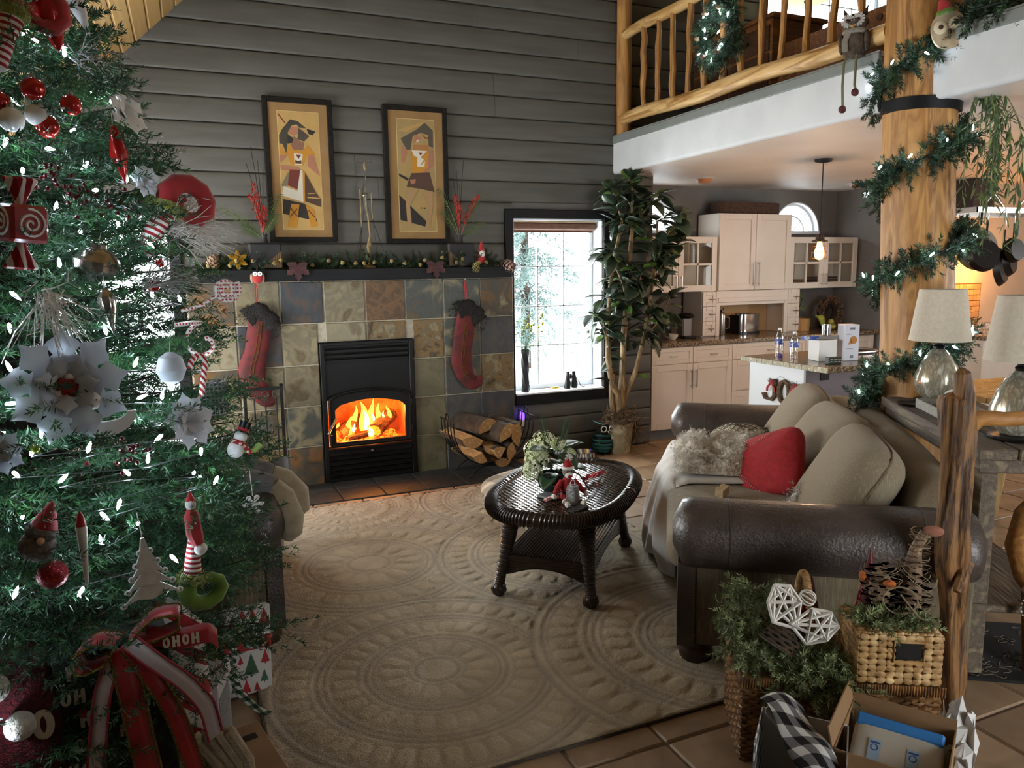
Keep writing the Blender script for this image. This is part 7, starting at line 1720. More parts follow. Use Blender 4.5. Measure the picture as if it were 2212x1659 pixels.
# greenery, wicker angel, arched basket, cones, pinecone turkey
def bush(name, lab, boxes, n, L, nl, cnt, seed, mt=NEEDLE3):
    t = thing(name, lab, 'greenery', TKL, TKA); rr = random.Random(seed); sp = []
    for (x0, y0, z0, x1, y1, z1), k in boxes:
        for _ in range(k): sp.append((rr.uniform(x0, x1), rr.uniform(y0, y1), rr.uniform(z0, z1), rr.gauss(0, 1) - .1, rr.gauss(-.5, .9), rr.gauss(.15, .5), L * rr.uniform(.7, 1.2), nl, cnt, .0015))
    needles('foliage', sp, mt, t, seed); m = MB()
    for s in sp[::5]: m.tube([s[:3], tuple(s[i] + s[3 + i] * L * .5 for i in range(3))], .002, 4)
    m.build('twigs', BARK, t)['kind'] = 'stuff'; return t
bush('pine_swag', 'pale green pine swag spilling over the wicker chest', [((.0, .02, .30, .32, .16, .35), 150), ((-.02, .14, .31, .10, .34, .42), 80), ((.0, .28, .40, .14, .36, .48), 40), ((.1, -.03, .24, .33, .02, .31), 70)], 0, .085, .026, 52, 31)
bush('pine_sprig', 'pine sprig with small teal clips lying on the seagrass box', [((.36, .03, .475, .58, .15, .49), 70)], 0, .07, .022, 46, 32)
t = thing('arched_basket', 'small wicker basket with tall coiled arch handle buried in the swag', 'basket', on_tk(.24, .225, .297), TKA + 90)
woven(.13, .16, .06, 6, .006, .003, 14).build('woven_wall', WICKER_TAN, t); m = MB(); P = [(.065 - .0 * k, -.005 + .0 * k, .0) for k in range(0)]
ah = [(.065 + .095 * math.cos(PI * k / 16), -.012, .05 + .185 * math.sin(PI * k / 16)) for k in range(17)]; m.tube(ah, .010, 8); h_ = m.build('arch_handle', SEAGRASS, t); m = MB()
for k in range(52):
    s = k / 52 * 15.99; i = int(s); c = V(ah[i]).lerp(V(ah[i + 1]), s - i); tn = (V(ah[i + 1]) - V(ah[i])).normalized(); u_ = V((0, 1, 0)); w_ = tn.cross(u_); m.tube([c + (u_ * math.cos(a) + w_ * math.sin(a)) * .0115 for a in [2 * PI * q / 8 for q in range(8)]], .003, 4, closed=True)
m.build('cane_binding', SEAGRASS, h_)
t = thing('wicker_angel', 'twig angel lying on the swag with white woven wings', 'ornament', on_tk(.14, .09, .39), rot=(R(-22), R(30), R(-43)))
m = MB()
for k in range(9): z = -.03 + k * .014; r = .064 - .0045 * k; m.tube([(r * math.cos(a), r * math.sin(a) * .7, z + .003 * math.sin(a * 8 + k * PI)) for a in [2 * PI * q / 24 for q in range(24)]], .0055, 5, closed=True)
m.build('twig_skirt', TWIGBROWN, t); MB().tube([(.066 * math.cos(a), .046 * math.sin(a), -.036) for a in [2 * PI * q / 24 for q in range(24)]], .003, 5, closed=True).build('silver_hem', SILVER, t)
for s in (-1, 1):
    w_ = [(-s * .012, .05), (s * .02, .13), (s * .075, .155), (s * .115, .13), (s * .105, .07), (s * .06, .025)]; m = MB(); m.tube([(x, -.035, z) for x, z in w_], .0045, 5, closed=True)
    for k in range(44): a, b_ = rf.choice(w_), rf.choice(w_); m.tube([(a[0], -.036, a[1]), (b_[0], -.036 - .004 * (k % 3), b_[1])], .0052, 4)
    m.build('white_wing', TWIG, t)
m = MB(); 
for k in range(5): m.tube([(.026 * math.cos(a), .026 * math.sin(a) * math.cos(k * .6), .155 + .026 * math.sin(a) * math.sin(k * .6)) for a in [2 * PI * q / 16 for q in range(16)]], .0022, 4, closed=True)
m.build('wire_head', TWIG, t)
for lab, loc, h in (('dark red glitter wire cone standing behind the wicker angel', on_tk(.275, .285, .36), .17), ('dark red glitter wire cone standing on the seagrass box', on_tk(.425, .165, .478), .21)):
    t = thing('glitter_cone', lab, 'ornament', loc, group='red glitter cones'); MB().lathe([(.034, 0), (.02, h * .5), (.002, h)], 14).build('cone_core', mat('deep_red_net', '#4a0b0e', .6), t); m = MB()
    for k in range(16): a0 = rf.random() * 6.28; m.tube([((.037 * (1 - s)) * math.cos(a0 + (3 if k % 2 else -3) * s), (.037 * (1 - s)) * math.sin(a0 + (3 if k % 2 else -3) * s), h * s) for s in [q / 12 * .97 for q in range(13)]], .0018, 4)
    m.build('glitter_wire', REDGLIT, t)
t = thing('pinecone_bird', 'two twine wrapped pinecone birds with felt beaks on the seagrass box', 'ornament', on_tk(.50, .135, .478), TKA - 10)
def cone_at(m, c, r, h, M_):
    for k in range(60):
        q = (k + .5) / 60; a = k * 2.4; m.M = M_ @ T(0, 0, h * q) @ RZ(math.degrees(a)) @ T(r * math.sin(PI * (.1 + .82 * q)) ** .7 * .6, 0, 0); s = r * .3; m.add([(0, -s * .6, 0), (s * 1.5, -s * .6, 0), (s * 1.8, 0, s * .3), (s * 1.5, s * .6, 0), (0, s * .6, 0)], [(0, 1, 2, 3, 4), (4, 3, 2, 1, 0)])
m = MB(); cone_at(m, 0, .055, .15, T(-.05, -.01, .01)); m.M = T(-.05, -.01, .0); m.ell((0, 0, .08), (.035, .035, .075), 10, 8); m.build('stout_body', CONE, t, smooth=False)
m = MB(); cone_at(m, 0, .06, .15, T(.045, .01, .0)); cone_at(m, 0, .034, .17, T(.035, .0, .12) @ RY(14)); m.M = Matrix(); m.tube([(.045, .01, .02), (.045, .01, .13), (.05, .0, .22), (.075, 0, .28)], [.035, .032, .018, .016], 9); m.build('necked_body', CONE, t, smooth=False)
m = MB(); m.ell((.095, -.005, .285), (.032, .016, .018), 10, 8); m.build('felt_beak', mat('dusty_pink_felt', '#8a5a48', .9), t); MB().ell((-.03, -.055, .115), (.020, .012, .013), 10, 7).build('felt_beak', mat('orange_felt', '#a85a24', .9), t); MB().ell((-.105, -.02, .12), (.012, .012, .018), 10, 7).build('felt_cheek', _cache['orange_felt'], t)
m = MB()
for k in range(34):
    c = V((rf.choice((-.05, .045)), 0, rf.uniform(.02, .16))) if k < 24 else V((.06, 0, rf.uniform(.18, .28))); r = rf.uniform(.05, .075) if k < 24 else .032; ax_ = rf.uniform(-40, 40); m.M = Matrix.Translation(c) @ RX(ax_) @ RY(rf.uniform(-40, 40)); m.tube([(r * math.cos(a), r * math.sin(a) * .8, 0) for a in [2 * PI * q / 16 for q in range(16)]], .0012, 3, closed=True)
m.build('twine_wrap', mat('jute_twine', '#7a6a52', .9), t)
m = MB(); m.tube([(.0 + .05 * math.cos(a), -.075, .07 + .045 * math.sin(a)) for a in [2 * PI * q / 20 for q in range(20)]], .0028, 5, closed=True); m.tube([(0, -.07, .09), (.05, -.09, .03), (.10, -.09, .004)], .0028, 5); m.build('jute_bow', _cache['jute_twine'], t)
for s in (-.07, .06): MB().ell((s, -.03, .006), (.03, .025, .008), 10, 6).build('foot', CONE, t)
# ---------------------------------------------------------------- cardboard box, mailer, checked gift
t = thing('cardboard_box', 'open brown cardboard box with a shipping label', 'box', (.53, -4.33, 0), -57.7)
w_, d_, h_ = .14, .15, .27
for nm, b in (('wall', (-w_, d_ - .004, 0, w_, d_, h_ + .02)), ('wall', (-w_, -d_, 0, w_, -d_ + .004, h_)), ('wall', (-w_, -d_, 0, -w_ + .004, d_, h_)), ('wall', (w_ - .004, -d_, 0, w_, d_, h_ - .01)), ('bottom', (-w_, -d_, 0, w_, d_, .004))): MB().box(*b).build(nm, CARDBOARD, t, smooth=False)
m = MB(); m.M = T(-w_, 0, h_) @ RY(-12); m.box(-.004, -d_, 0, 0, d_, .06); m.build('flap', CARDBOARD, t, smooth=False)
o = MB().box(-.02, -d_ - .0012, .03, .125, -d_ - .0004, .25).build('shipping_label', PAPERWHITE, t, smooth=False); m = MB()
for k in range(16): m.box(-.005 + k * .0042, -d_ - .0016, .185, -.005 + k * .0042 + .0012 + .0012 * (k % 3 == 0), -d_ - .001, .205)
for z in (.235, .228, .17, .16): m.box(.0, -d_ - .0016, z, .11, -d_ - .001, z + .0022)
m.build('barcode', BLACKPLASTIC, o, smooth=False)
t = thing('padded_mailer', 'white padded mailer with a blue top strip inside the cardboard box', 'mailer', (.53, -4.33, .185), rot=(R(32), 0, R(-57.7)))
m = MB(); m.cushion(.24, .25, .045, .6, .25); m.build('envelope', mat('white_plastic_film', '#b8b4aa', .45, col2='#a8a49a', scale=9), t, ang=0)
m = MB(); m.box(-.116, .082, -.021, .116, .122, .023, b=.006); m.build('blue_strip', mat('blue_tape', '#2a6fb0', .5), t, smooth=False)
for x in (-.055, .045):
    m = MB(); m.box(x - .016, -.02, .0235, x + .016, .045, .0245); s_ = m.build('printed_panel', mat('pale_blue_print', '#8fa8c0', .6), t, smooth=False); m = MB(); m.tube([(x + .009 * math.cos(a), .02 + .009 * math.sin(a), .0245) for a in [2 * PI * q / 12 for q in range(12)]], .0016, 4, closed=True); m.box(x - .013, .032, .0238, x + .013, .038, .0248); m.build('blue_mark', mat('blue_ink', '#2c4f8a', .6), s_)
CHK = plaid('black_white_check', ['#101012', '#6f6f70', '#d0d0ce'], .024, ('x', 'y+z')); CHK2 = plaid('black_white_check_side', ['#101012', '#6f6f70', '#d0d0ce'], .024, ('y', 'z'))
t = thing('checked_gift_box', 'open gift box with black and white checked outside', 'box', (.30, -4.21, 0), -48)
for nm, b, mt in (('wall', (-.12, .096, 0, .12, .1, .27), PAPERWHITE), ('wall', (-.12, -.1, 0, .12, -.096, .15), CHK), ('wall', (-.124, -.1, 0, -.12, .1, .27), CHK2), ('wall', (.116, -.1, 0, .12, .1, .27), mat('grey_box_board', '#8b8886', .8)), ('bottom', (-.12, -.1, 0, .12, .1, .004), PAPERWHITE)): MB().box(*b).build(nm, mt, t, smooth=False)
t = thing('checked_wrap', 'strip of black and white checked wrapping flopped over the gift box', 'wrapping', (.30, -4.21, 0), -48)
MB().sheet(lambda u, v: (-.07 + .06 * (u - .5) * 2 + .17 * v, .09 - .26 * v, .30 - .15 * v * v + .015 * math.sin(v * 9 + u * 3) + .02 * math.sin(u * PI)), 12, 24, .003).build('paper', plaid('wrap_check', ['#101012', '#6f6f70', '#d0d0ce'], .026, ('x+y', 'y')), t, ang=0)
t = thing('tissue_paper', 'curl of white tissue paper rising from the checked gift box', 'tissue paper', (.30, -4.21, 0), -48); MB().sheet(lambda u, v: (-.09 + .12 * u + .02 * math.sin(v * 7), .05 + .03 * math.sin(u * 6), .20 + .13 * v - .08 * u * u), 10, 10, .002).build('sheet', mat('white_tissue', '#bdbbb8', .9), t, ang=0)
t = thing('crumpled_tissue', 'crumpled white tissue sticking out beside the cardboard box', 'tissue paper', (.72, -4.38, .0), -50)
def ct_(u, v): return (-.05 + .10 * u + .02 * wob(u * 2, v * 2), -.07 + .14 * v + .015 * wob(v * 3, u), .10 + .20 * v + .05 * wob(u * 2.4 + 1, v * 2.1) - .06 * abs(u - .5))
MB().sheet(ct_, 9, 9, .0015).build('sheet', _cache['white_tissue'], t, smooth=False); MB().sheet(lambda u, v: (.0 + .05 * u, -.06 + .12 * v, .0 + .13 * u + .02 * v), 4, 4, .002).build('sheet', _cache['white_tissue'], t, smooth=False)
# ---------------------------------------------------------------- christmas tree
TX, TY = -1.76, -3.0
def tree_r(z): return .72 - .02 * (1 - z) if z < 1 else (.72 - .283 * (z - 1) if z < 2.5 else max(.02, .295 * (2.78 - z) / .28))
ct2 = thing('christmas_tree', 'tall dense green christmas tree covered in ornaments', 'christmas tree', (TX, TY, 0))
MB().tube([(0, 0, .02), (0, 0, 2.6)], [.045, .012], 9).build('trunk', BARK, ct2)
m = MB()
for k in range(4): m.M = RZ(45 + 90 * k); m.box(0, -.02, 0, .26, .02, .03)
m.build('stand', BLACKMETAL, ct2, smooth=False)
rt = random.Random(77); sp = []; brs = MB()
for k in range(560):
    q = (k + .5) / 560; z = .50 + 2.2 * q ** 1.12; a = k * 2.39996 + rt.uniform(-.2, .2); Rr = tree_r(z) * rt.uniform(.82, 1.08); el = rt.uniform(-.05, .25) + .25 * q
    o_ = V((0, 0, z - .12 * (1 - q))); d = V((math.cos(a), math.sin(a), el)).normalized(); brs.tube([o_, o_ + d * Rr * .92], [.006, .002], 4, cap=False); sd = d.cross(V((0, 0, 1))).normalized(); n_ = max(3, int(Rr * 17))
    for i in range(n_):
        s = .30 + .68 * i / (n_ - 1); p = o_ + d * Rr * s - V((0, 0, .05 * s * s * Rr))
        for sg in (-1, 1): dd = (d * .75 + sd * sg * rt.uniform(.5, 1.0) + V((0, 0, rt.uniform(-.15, .3)))).normalized(); sp.append((*p, *dd, Rr * (.30 - .16 * s) + .05, .027, 44, .0017))
    sp.append((*(o_ + d * Rr * .86), *d, Rr * .14 + .05, .027, 60, .0017))
needles('foliage', sp, NEEDLE, ct2, 21); brs.build('branches', BARK, ct2)
LP = [(-1.572, -3.302, 2.245), (-1.481, -3.313, 2.01), (-1.46, -3.332, 1.911), (-1.598, -3.43, 1.868), (-1.443, -3.342, 1.837), (-1.373, -3.245, 1.875), (-1.535, -3.427, 1.778), (-1.484, -3.413, 1.722), (-1.533, -3.471, 1.632), (-1.635, -3.523, 1.569), (-1.534, -3.509, 1.51), (-1.643, -3.581, 1.383), (-1.202, -3.243, 1.326), (-1.59, -3.608, 1.235), (-1.403, -3.526, 1.225), (-1.234, -3.41, 1.109), (-1.477, -3.632, 1.016), (-1.636, -3.675, 1.042), (-1.331, -3.543, 0.848), (-1.531, -3.655, 0.837), (-1.411, -3.574, 1.094), (-1.498, -3.592, 1.169), (-1.368, -3.536, 1.113), (-1.656, -3.603, 1.306), (-1.611, -3.625, 1.189), (-1.582, -3.584, 1.311), (-1.261, -3.386, 1.241), (-1.379, -3.49, 1.28), (-1.442, -3.476, 1.456), (-1.33, -3.335, 1.546), (-1.599, -3.491, 1.65), (-1.401, -3.332, 1.752), (-1.547, -3.385, 1.935), (-1.498, -3.256, 2.2), (-1.345, -3.389, 1.471), (-1.543, -3.535, 1.43), (-1.435, -3.606, 1.037), (-1.559, -3.634, 1.109), (-1.257, -3.459, 1.053), (-1.65, -3.647, 1.147), (-1.331, -3.486, 1.173), (-1.643, -3.547, 1.493), (-1.401, -3.165, 2.104), (-1.627, -3.414, 1.95), (-1.332, -3.266, 1.704), (-1.259, -3.234, 1.528), (-1.384, -3.465, 1.365), (-1.324, -3.444, 1.268), (-1.196, -3.402, 1.017), (-1.583, -3.672, 0.901), (-1.399, -3.592, 0.966), (-1.67, -3.69, 0.854)]
tl = thing('tree_light_string', 'cool white light string wound through the christmas tree', 'string lights', (TX, TY, .5)); leds(tl, LP, 5, 1.15)
back = []
for k in range(34): z = .6 + 1.9 * rt.random(); a = rt.uniform(-2.9, .4); r = tree_r(z) * rt.uniform(.45, .8); back.append((TX + r * math.cos(a), TY + r * math.sin(a), z))
leds(tl, back, 6, 1.1); srt = sorted(LP, key=lambda p: -p[2]); MB().tube([V(p) - V((TX, TY, .5)) - V((0, .02, .01)) for p in srt], .0016, 3).build('cable', WIRE, tl)
G = 'tree ornaments'
def orn(name, lab, cat, loc, **k): 
    t = thing(name, lab, cat, loc, group=k.pop('group', None) or G, **k); return t
CAP = mat('silver_bauble_cap', '#a8a8a0', .3, .9)
def bauble(lab, loc, r, mt):
    t = orn('bauble', lab, 'bauble', loc, group='round baubles on the tree'); MB().ell((0, 0, 0), r, 20, 14).build('ball', mt, t); m = MB(); m.M = T(0, 0, r * .96); m.lathe([(r * .3, 0), (r * .3, r * .22), (0, r * .26)], 10); m.tube([(r * .12 * math.cos(a), 0, r * .34 + r * .12 * math.sin(a)) for a in [2 * PI * q / 8 for q in range(8)]], r * .03, 4, closed=True); m.build('cap', CAP, t)
for lab, loc, r, mt in (('red bauble highest in the cluster with the white berries', (-1.565, -3.37, 2.085), .029, REDGLOSS), ('red bauble at the outer end of the white berry pick', (-1.487, -3.33, 2.058), .027, REDGLOSS), ('red bauble at the picture edge of the cluster', (-1.636, -3.41, 2.04), .026, REDGLOSS), ('red bauble tucked below the white berries', (-1.54, -3.385, 1.99), .029, REDGLOSS), ('white pearl bauble with grey specks', (-1.61, -3.43, 1.995), .03, WHITEGLOSS), ('small red bauble in front of the twig spray', (-1.325, -3.35, 1.575), .017, REDGLOSS), ('small red bauble near the hidden window', (-1.305, -3.29, 1.64), .012, REDGLOSS), ('lime green bauble low on the tree', (-1.60, -3.65, 1.20), .011, mat('lime_glass', '#7d8a14', .15, .3)), ('dark red bauble at the bottom edge of the branches', (-1.585, -3.70, .90), .034, REDGLIT)): bauble(lab, loc, r, mt)
t = orn('white_berry_pick', 'white berry with a pointed cap joined by pale stems', 'ornament', (-1.56, -3.40, 2.015)); MB().ell((0, 0, 0), (.027, .025, .027), 16, 10).build('berry', WHITEGLOSS, t); MB().tube([(-.05, -.02, .0), (0, 0, .01), (.06, .05, .03)], .003, 5).build('stem', TWIG, t); m = MB()
for s in (-1, 1): m.tube([(s * .014, -.01, .02), (s * .018, -.012, .036)], [.007, .001], 6)
m.build('ear_tips', WHITEGLOSS, t)
def drop(name, lab, loc, prof, mt, rot=(0, 0, 0), rib=None):
    t = orn(name, lab, 'ornament', loc, rot=rot); MB().lathe(prof, 26, rib=rib).build('glass_drop', mt, t); zt = prof[-1][1]; MB().tube([(0, 0, zt), (.003, 0, zt + .03)], .0012, 4).build('hanging_loop', CAP, t); return t
drop('teardrop_ornament', 'large glossy red teardrop ornament near the top of the tree', (-1.515, -3.29, 2.26), [(0, -.06), (.012, -.045), (.03, .0), (.038, .035), (.034, .065), (.015, .085), (.006, .09)], REDGLOSS, (R(8), R(-8), 0))
drop('spiral_finial', 'long faceted red finial hanging at the tree edge', (-1.385, -3.30, 1.945), [(0, -.09), (.008, -.06), (.021, -.005), (.012, .05), (.006, .075)], REDGLOSS, (0, R(-7), 0), lambda a, z: 1 + .18 * math.cos(a * 4 + z * 40))
drop('icicle_drop', 'pale silver fluted icicle drop below the ribbed silver ball', (-1.43, -3.49, 1.52), [(0, -.07), (.006, -.045), (.018, .0), (.021, .03), (.012, .05), (.005, .055)], SILVER, (0, R(-6), 0), lambda a, z: 1 + .06 * math.cos(a * 10))
drop('ribbed_silver_ball', 'tarnished silver ribbed onion ornament', (-1.45, -3.46, 1.635), [(0, -.048), (.008, -.044), (.02, -.04), (.05, -.012), (.052, .012), (.035, .036), (.018, .044), (.018, .054), (0, .056)], SILVER, (R(6), R(10), 0), lambda a, z: 1 + .07 * abs(math.cos(a * 7)))
drop('swirl_icicle', 'white swirled icicle with red cap at the very top', (-1.455, -3.19, 2.33), [(0, -.06), (.006, -.04), (.022, .02), (.026, .045), (.02, .06), (0, .066)], WHITEFELT, (0, R(-18), 0), lambda a, z: 1 + .08 * math.cos(a * 2 + z * 90))
drop('clear_ice_ball', 'frosted clear oval ornament with a thin dark spiral', (-1.295, -3.43, 1.345), [(0, -.045), (.028, -.03), (.04, 0), (.03, .035), (.012, .048), (0, .05)], ICEWHITE)
STRIPE = plaid('red_white_leg_stripe', ['#8f1820', '#8f1820', '#d6d0c8'], .0085, ('z', 'z'))
def elf_leg(lab, loc, rot, s=1.0, shoe=RED, full=True):
    t = orn('elf_leg', lab, 'ornament', loc, rot=rot, scale=s, group='elf legs on the tree')
    MB().tube([(0, 0, -.14), (0, 0, -.05), (.004, 0, .0)], [.022, .026, .03], 14).build('striped_stocking', STRIPE, t)
    m = MB().ell((.004, 0, .012), (.042, .04, .026), 14, 9); c_ = m.build('fur_cuff', FURGREEN, t)
    needles('cuff_fur', [(.004 + .034 * math.cos(a), .032 * math.sin(a), .012 + rt.uniform(-.014, .016), math.cos(a), math.sin(a), rt.gauss(0, .5), .02, .012, 10, .001) for a in [rt.random() * 6.28 for _ in range(90)]], FURGREEN, t, 3)
    MB().tube([(-.005, 0, .025), (-.012, 0, .055), (.0, 0, .085), (.03, 0, .105), (.07, 0, .105), (.10, 0, .085), (.112, 0, .055), (.10, 0, .028), (.07, 0, .015), (.04, 0, .025), (.03, 0, .045), (.042, 0, .06)], [.03, .032, .030, .028, .027, .026, .025, .022, .018, .014, .010, .006], 14).build('curled_shoe', shoe, t)
elf_leg('red curled elf shoe with lime fur cuff on a striped leg beside the siding', (-1.285, -3.16, 1.80), (R(4), R(28), R(25)), 1.05)
elf_leg('striped elf leg with lime fur cuff at the top picture edge', (-1.60, -3.36, 2.26), (0, R(18), R(30)), 1.0)
elf_leg('lime green elf shoe hanging upside down under the lowest branch', (-1.285, -3.53, .78), (R(180), R(10), R(20)), .8, GREENFELT)
# red candy cube with white swirls
t = orn('candy_cube', 'large glossy red cube candy ornament with white swirls', 'ornament', (-1.60, -3.52, 1.735), rot=(R(4), R(3), R(38)))
REDS = mat('red_lacquer', '#8e141c', .25, coat=.4); MB().box(-.045, -.045, -.045, .045, .045, .045, b=.008).build('cube', REDS, t, smooth=False)
for rz in (0, 90, 180, 270):
    m = MB(); m.M = RZ(rz); m.tube([((.003 + .0023 * a) * math.cos(a), -.0455, (.003 + .0023 * a) * math.sin(a)) for a in [q * .35 for q in range(42)]], .0032, 5); m.build('white_swirl', WHITEGLOSS, t)
for s in (1, -1): m = MB(); m.M = SC(1, 1, s); m.lathe([(.01, .045), (.014, .06), (.035, .105), (.03, .11), (.008, .07), (.006, .046)], 20, rib=lambda a, z: 1 + .22 * math.cos(a * 6) * (z > .06)); m.build('wrapper_twist', plaid('wrapper_stripe', ['#8e141c', '#8e141c', '#d8d0cc'], .012, ('x', 'x')), t)
# flowers
def poins(lab, loc, r, rot, berries=True, mt=ICEWHITE, n=(9, 7)):
    t = orn('white_poinsettia', lab, 'flower', loc, rot=rot, group='white poinsettias on the tree')
    for ring_, (cnt, k, tilt) in enumerate(((n[0], 1.0, 14), (n[1], .62, 34))):
        for i in range(cnt):
            m = MB(); m.M = RZ(360 / cnt * i + 20 * ring_) @ RX(tilt + 8 * (i % 2))
            L_ = r * k; m.sheet(lambda u, v: ((u - .5) * L_ * (.62 if n[0] == 6 else .5) * math.sin(PI * min(1, v * .97 + .03)) ** .8 * (1 + .38 * math.sin(v * 19)), v * L_, .12 * L_ * math.sin(v * 3) - .25 * abs(u - .5) * L_ * .3), 6, 14, .0015); m.build('petal', mt, t)
    if berries:
        for i in range(5): a = i * 1.26; m = MB(); m.ell((r * .16 * math.cos(a), r * .16 * math.sin(a), r * .16), r * .085, 10, 8); m.build('berry', WHITEGLOSS if i % 2 else REDGLIT, t)
        m = MB()
        for i in range(6): a = i * 1.05; m.ell((r * .1 * math.cos(a), r * .1 * math.sin(a), r * .22), (r * .055, r * .055, r * .03), 8, 6)
        m.build('red_seeds', RED, t)
poins('big frosted white poinsettia with red berries in the middle of the tree', (-1.53, -3.58, 1.335), .15, (R(82), 0, R(8)))
poins('white flower with rounded petals at the tree edge below the ceiling slope', (-1.375, -3.16, 2.07), .075, (R(70), 0, R(50)), False, WHITEFELT, (6, 4)); poins('small icy flower on the outer branch under the finial', (-1.335, -3.18, 1.88), .055, (R(80), 0, R(40)), False); poins('white flower half hidden on the lower outer branches', (-1.27, -3.47, 1.20), .085, (R(75), 0, R(40)), False); poins('white flower at the picture edge below the big poinsettia', (-1.665, -3.66, 1.20), .06, (R(80), 0, R(-10)), False)
# twig bursts
def burst(lab, loc, dirs, n, L, mt):
    t = orn('twig_burst', lab, 'ornament', loc, group='twig bursts on the tree'); m = MB(); d0 = V(dirs).normalized()
    for k in range(n):
        d = (d0 + V((rt.gauss(0, .5), rt.gauss(0, .5), rt.gauss(0, .5)))).normalized(); l_ = L * rt.uniform(.5, 1.1); b_ = V((rt.gauss(0, .012), rt.gauss(0, .012), rt.gauss(0, .012))); p1 = b_ + d * l_ * .6 + V((0, 0, rt.gauss(0, .012))); m.tube([b_, p1, b_ + d * l_ + V((0, 0, -.02))], [.0016, .0014, .0008], 4); m.tube([p1, p1 + (d + V((rt.gauss(0, .5), 0, rt.gauss(0, .5)))).normalized() * l_ * .3], [.0012, .0007], 4)
    m.build('twigs', mt, t)['kind'] = 'stuff'
burst('white twig burst sticking out beside the mantel', (-1.26, -3.13, 1.74), (1, 0, .05), 60, .17, TWIG); burst('white twig burst above the big poinsettia', (-1.56, -3.55, 1.56), (.25, -.5, -.7), 60, .14, TWIG); burst('grey twig spray among the branches above the lollipop', (-1.34, -3.36, 1.58), (1, -.1, .15), 40, .16, mat('grey_twig', '#8a8884', .7)); burst('silver bead spray near the ceiling slope', (-1.47, -3.23, 2.215), (1, .2, -.25), 16, .15, SILVGLIT); burst('upper white twig tuft behind the elf shoe', (-1.25, -3.1, 1.86), (1, 0, .6), 14, .10, TWIG)
# lollipops, candy cane, others
TWS = plaid('tinsel_red_white', ['#a01c24', '#d8cfc8', '#d8cfc8'], .006, ('x+y', 'z')); 
t = orn('lollipop', 'round red and white tinsel lollipop in front of the slate tiles', 'ornament', (-1.12, -3.07, 1.556)); m = MB(); m.tube([((.004 + .0058 * a / 2) * math.cos(a), .0, (.004 + .0058 * a / 2) * math.sin(a)) for a in [q * .4 for q in range(34)]], .0085, 7); m.build('swirl', TWS, t); MB().tube([(-.03, 0, -.02), (-.08, 0, -.05), (-.14, -.01, -.065)], .006, 6).build('stick', TWS, t)
t = orn('spiral_curl', 'red and white tinsel curl below the lollipop', 'ornament', (-1.20, -3.18, 1.395)); MB().tube([((.012 + .0085 * a) * math.cos(-a + 1.4), 0, (.012 + .0085 * a) * math.sin(-a + 1.4)) for a in [q * .3 for q in range(21)]] + [(-.03, -.02, .065), (-.08, -.04, .06)], .007, 7).build('curl', TWS, t)
t = orn('candy_cane', 'red and white candy cane hooked on an outer branch', 'ornament', (-1.22, -3.34, 1.33), rot=(0, R(12), R(20))); MB().tube([(-.028, 0, .0), (-.028, 0, .02), (-.022, 0, .034), (-.01, 0, .042), (.004, 0, .038), (.012, 0, .024), (.014, 0, -.08)], .0085, 9).build('cane', plaid('cane_stripe', ['#9c1a20', '#9c1a20', '#dcd6ce'], .009, ('z+x', 'z+x')), t)
t = orn('moon_reindeer', 'white crescent moon ornament with a reindeer head', 'ornament', (-1.455, -3.60, 1.265), rot=(R(90), 0, R(10))); m = MB(); m.prism([(.075 * math.cos(a), .06 * math.sin(a)) for a in [PI + PI * q / 16 for q in range(17)]] + [(.05 * math.cos(a) + .005, .022 * math.sin(a) + .0) for a in [2 * PI - PI * q / 16 for q in range(17)]], -.006, .006); m.build('moon', WHITEGLOSS, t, smooth=False)
m = MB(); m.ell((-.02, .035, .006), (.02, .024, .014), 12, 8); m.build('reindeer_head', WHITEGLOSS, t); m = MB()
for s in (-1, 1): m.tube([(-.02 + s * .01, .055, .005), (-.02 + s * .02, .075, .005), (-.02 + s * .032, .08, .005)], .0016, 4); m.tube([(-.02 + s * .016, .066, .005), (-.02 + s * .014, .083, .005)], .0014, 4); m.ell((-.02 + s * .007, .038, .019), .0022, 6, 4)
m.build('antlers', BLACKPLASTIC, t)
t = orn('mesh_gift', 'silver wire mesh gift ornament hanging before the slate tiles', 'ornament', (-1.185, -3.24, 1.23)); m = MB()
for k in range(7):
    q = -.035 + .07 * k / 6
    for s in (-1, 1): m.tube([(q, s * .035, -.05), (q, s * .035, .05)], .0016, 4); m.tube([(s * .035, q, -.05), (s * .035, q, .05)], .0016, 4)
for k in range(9): z = -.05 + .0125 * k; m.tube([(-.035, -.035, z), (.035, -.035, z), (.035, .035, z), (-.035, .035, z)], .0016, 4, closed=True)
m.build('mesh', SILVGLIT, t)
t = orn('snowman', 'little snowman in a black top hat with red scarf at the branch tips', 'ornament', (-1.135, -3.29, 1.07), rot=(0, R(25), R(20))); MB().ell((0, 0, 0), (.026, .025, .028), 14, 9).build('body', WHITEFELT, t); MB().ell((0, 0, .04), .02, 14, 9).build('head', WHITEFELT, t); m = MB(); m.M = T(0, 0, .055); m.lathe([(.026, 0), (.026, .003), (.017, .004), (.019, .035), (0, .035)], 14); m.build('top_hat', BLACKPLASTIC, t); m = MB(); m.M = T(0, 0, .06); m.lathe([(.0185, 0), (.019, .009)], 14); m.build('hat_band', RED, t); m = MB(); m.tube([(.018 * math.cos(a), .018 * math.sin(a), .022) for a in [2 * PI * q / 12 for q in range(12)]], .008, 6, closed=True); m.tube([(.015, -.015, .02), (.04, -.02, .0)], .007, 6); m.build('scarf', plaid('scarf_stripe', ['#8f1a1c', '#8f1a1c', '#c9b8a8'], .008), t); MB().tube([(.02, -.01, 0), (.05, -.015, .012), (.065, -.015, .035)], [.006, .009, .011], 7).build('mitten', mat('pale_lime_felt', '#8aa85a', .9), t)
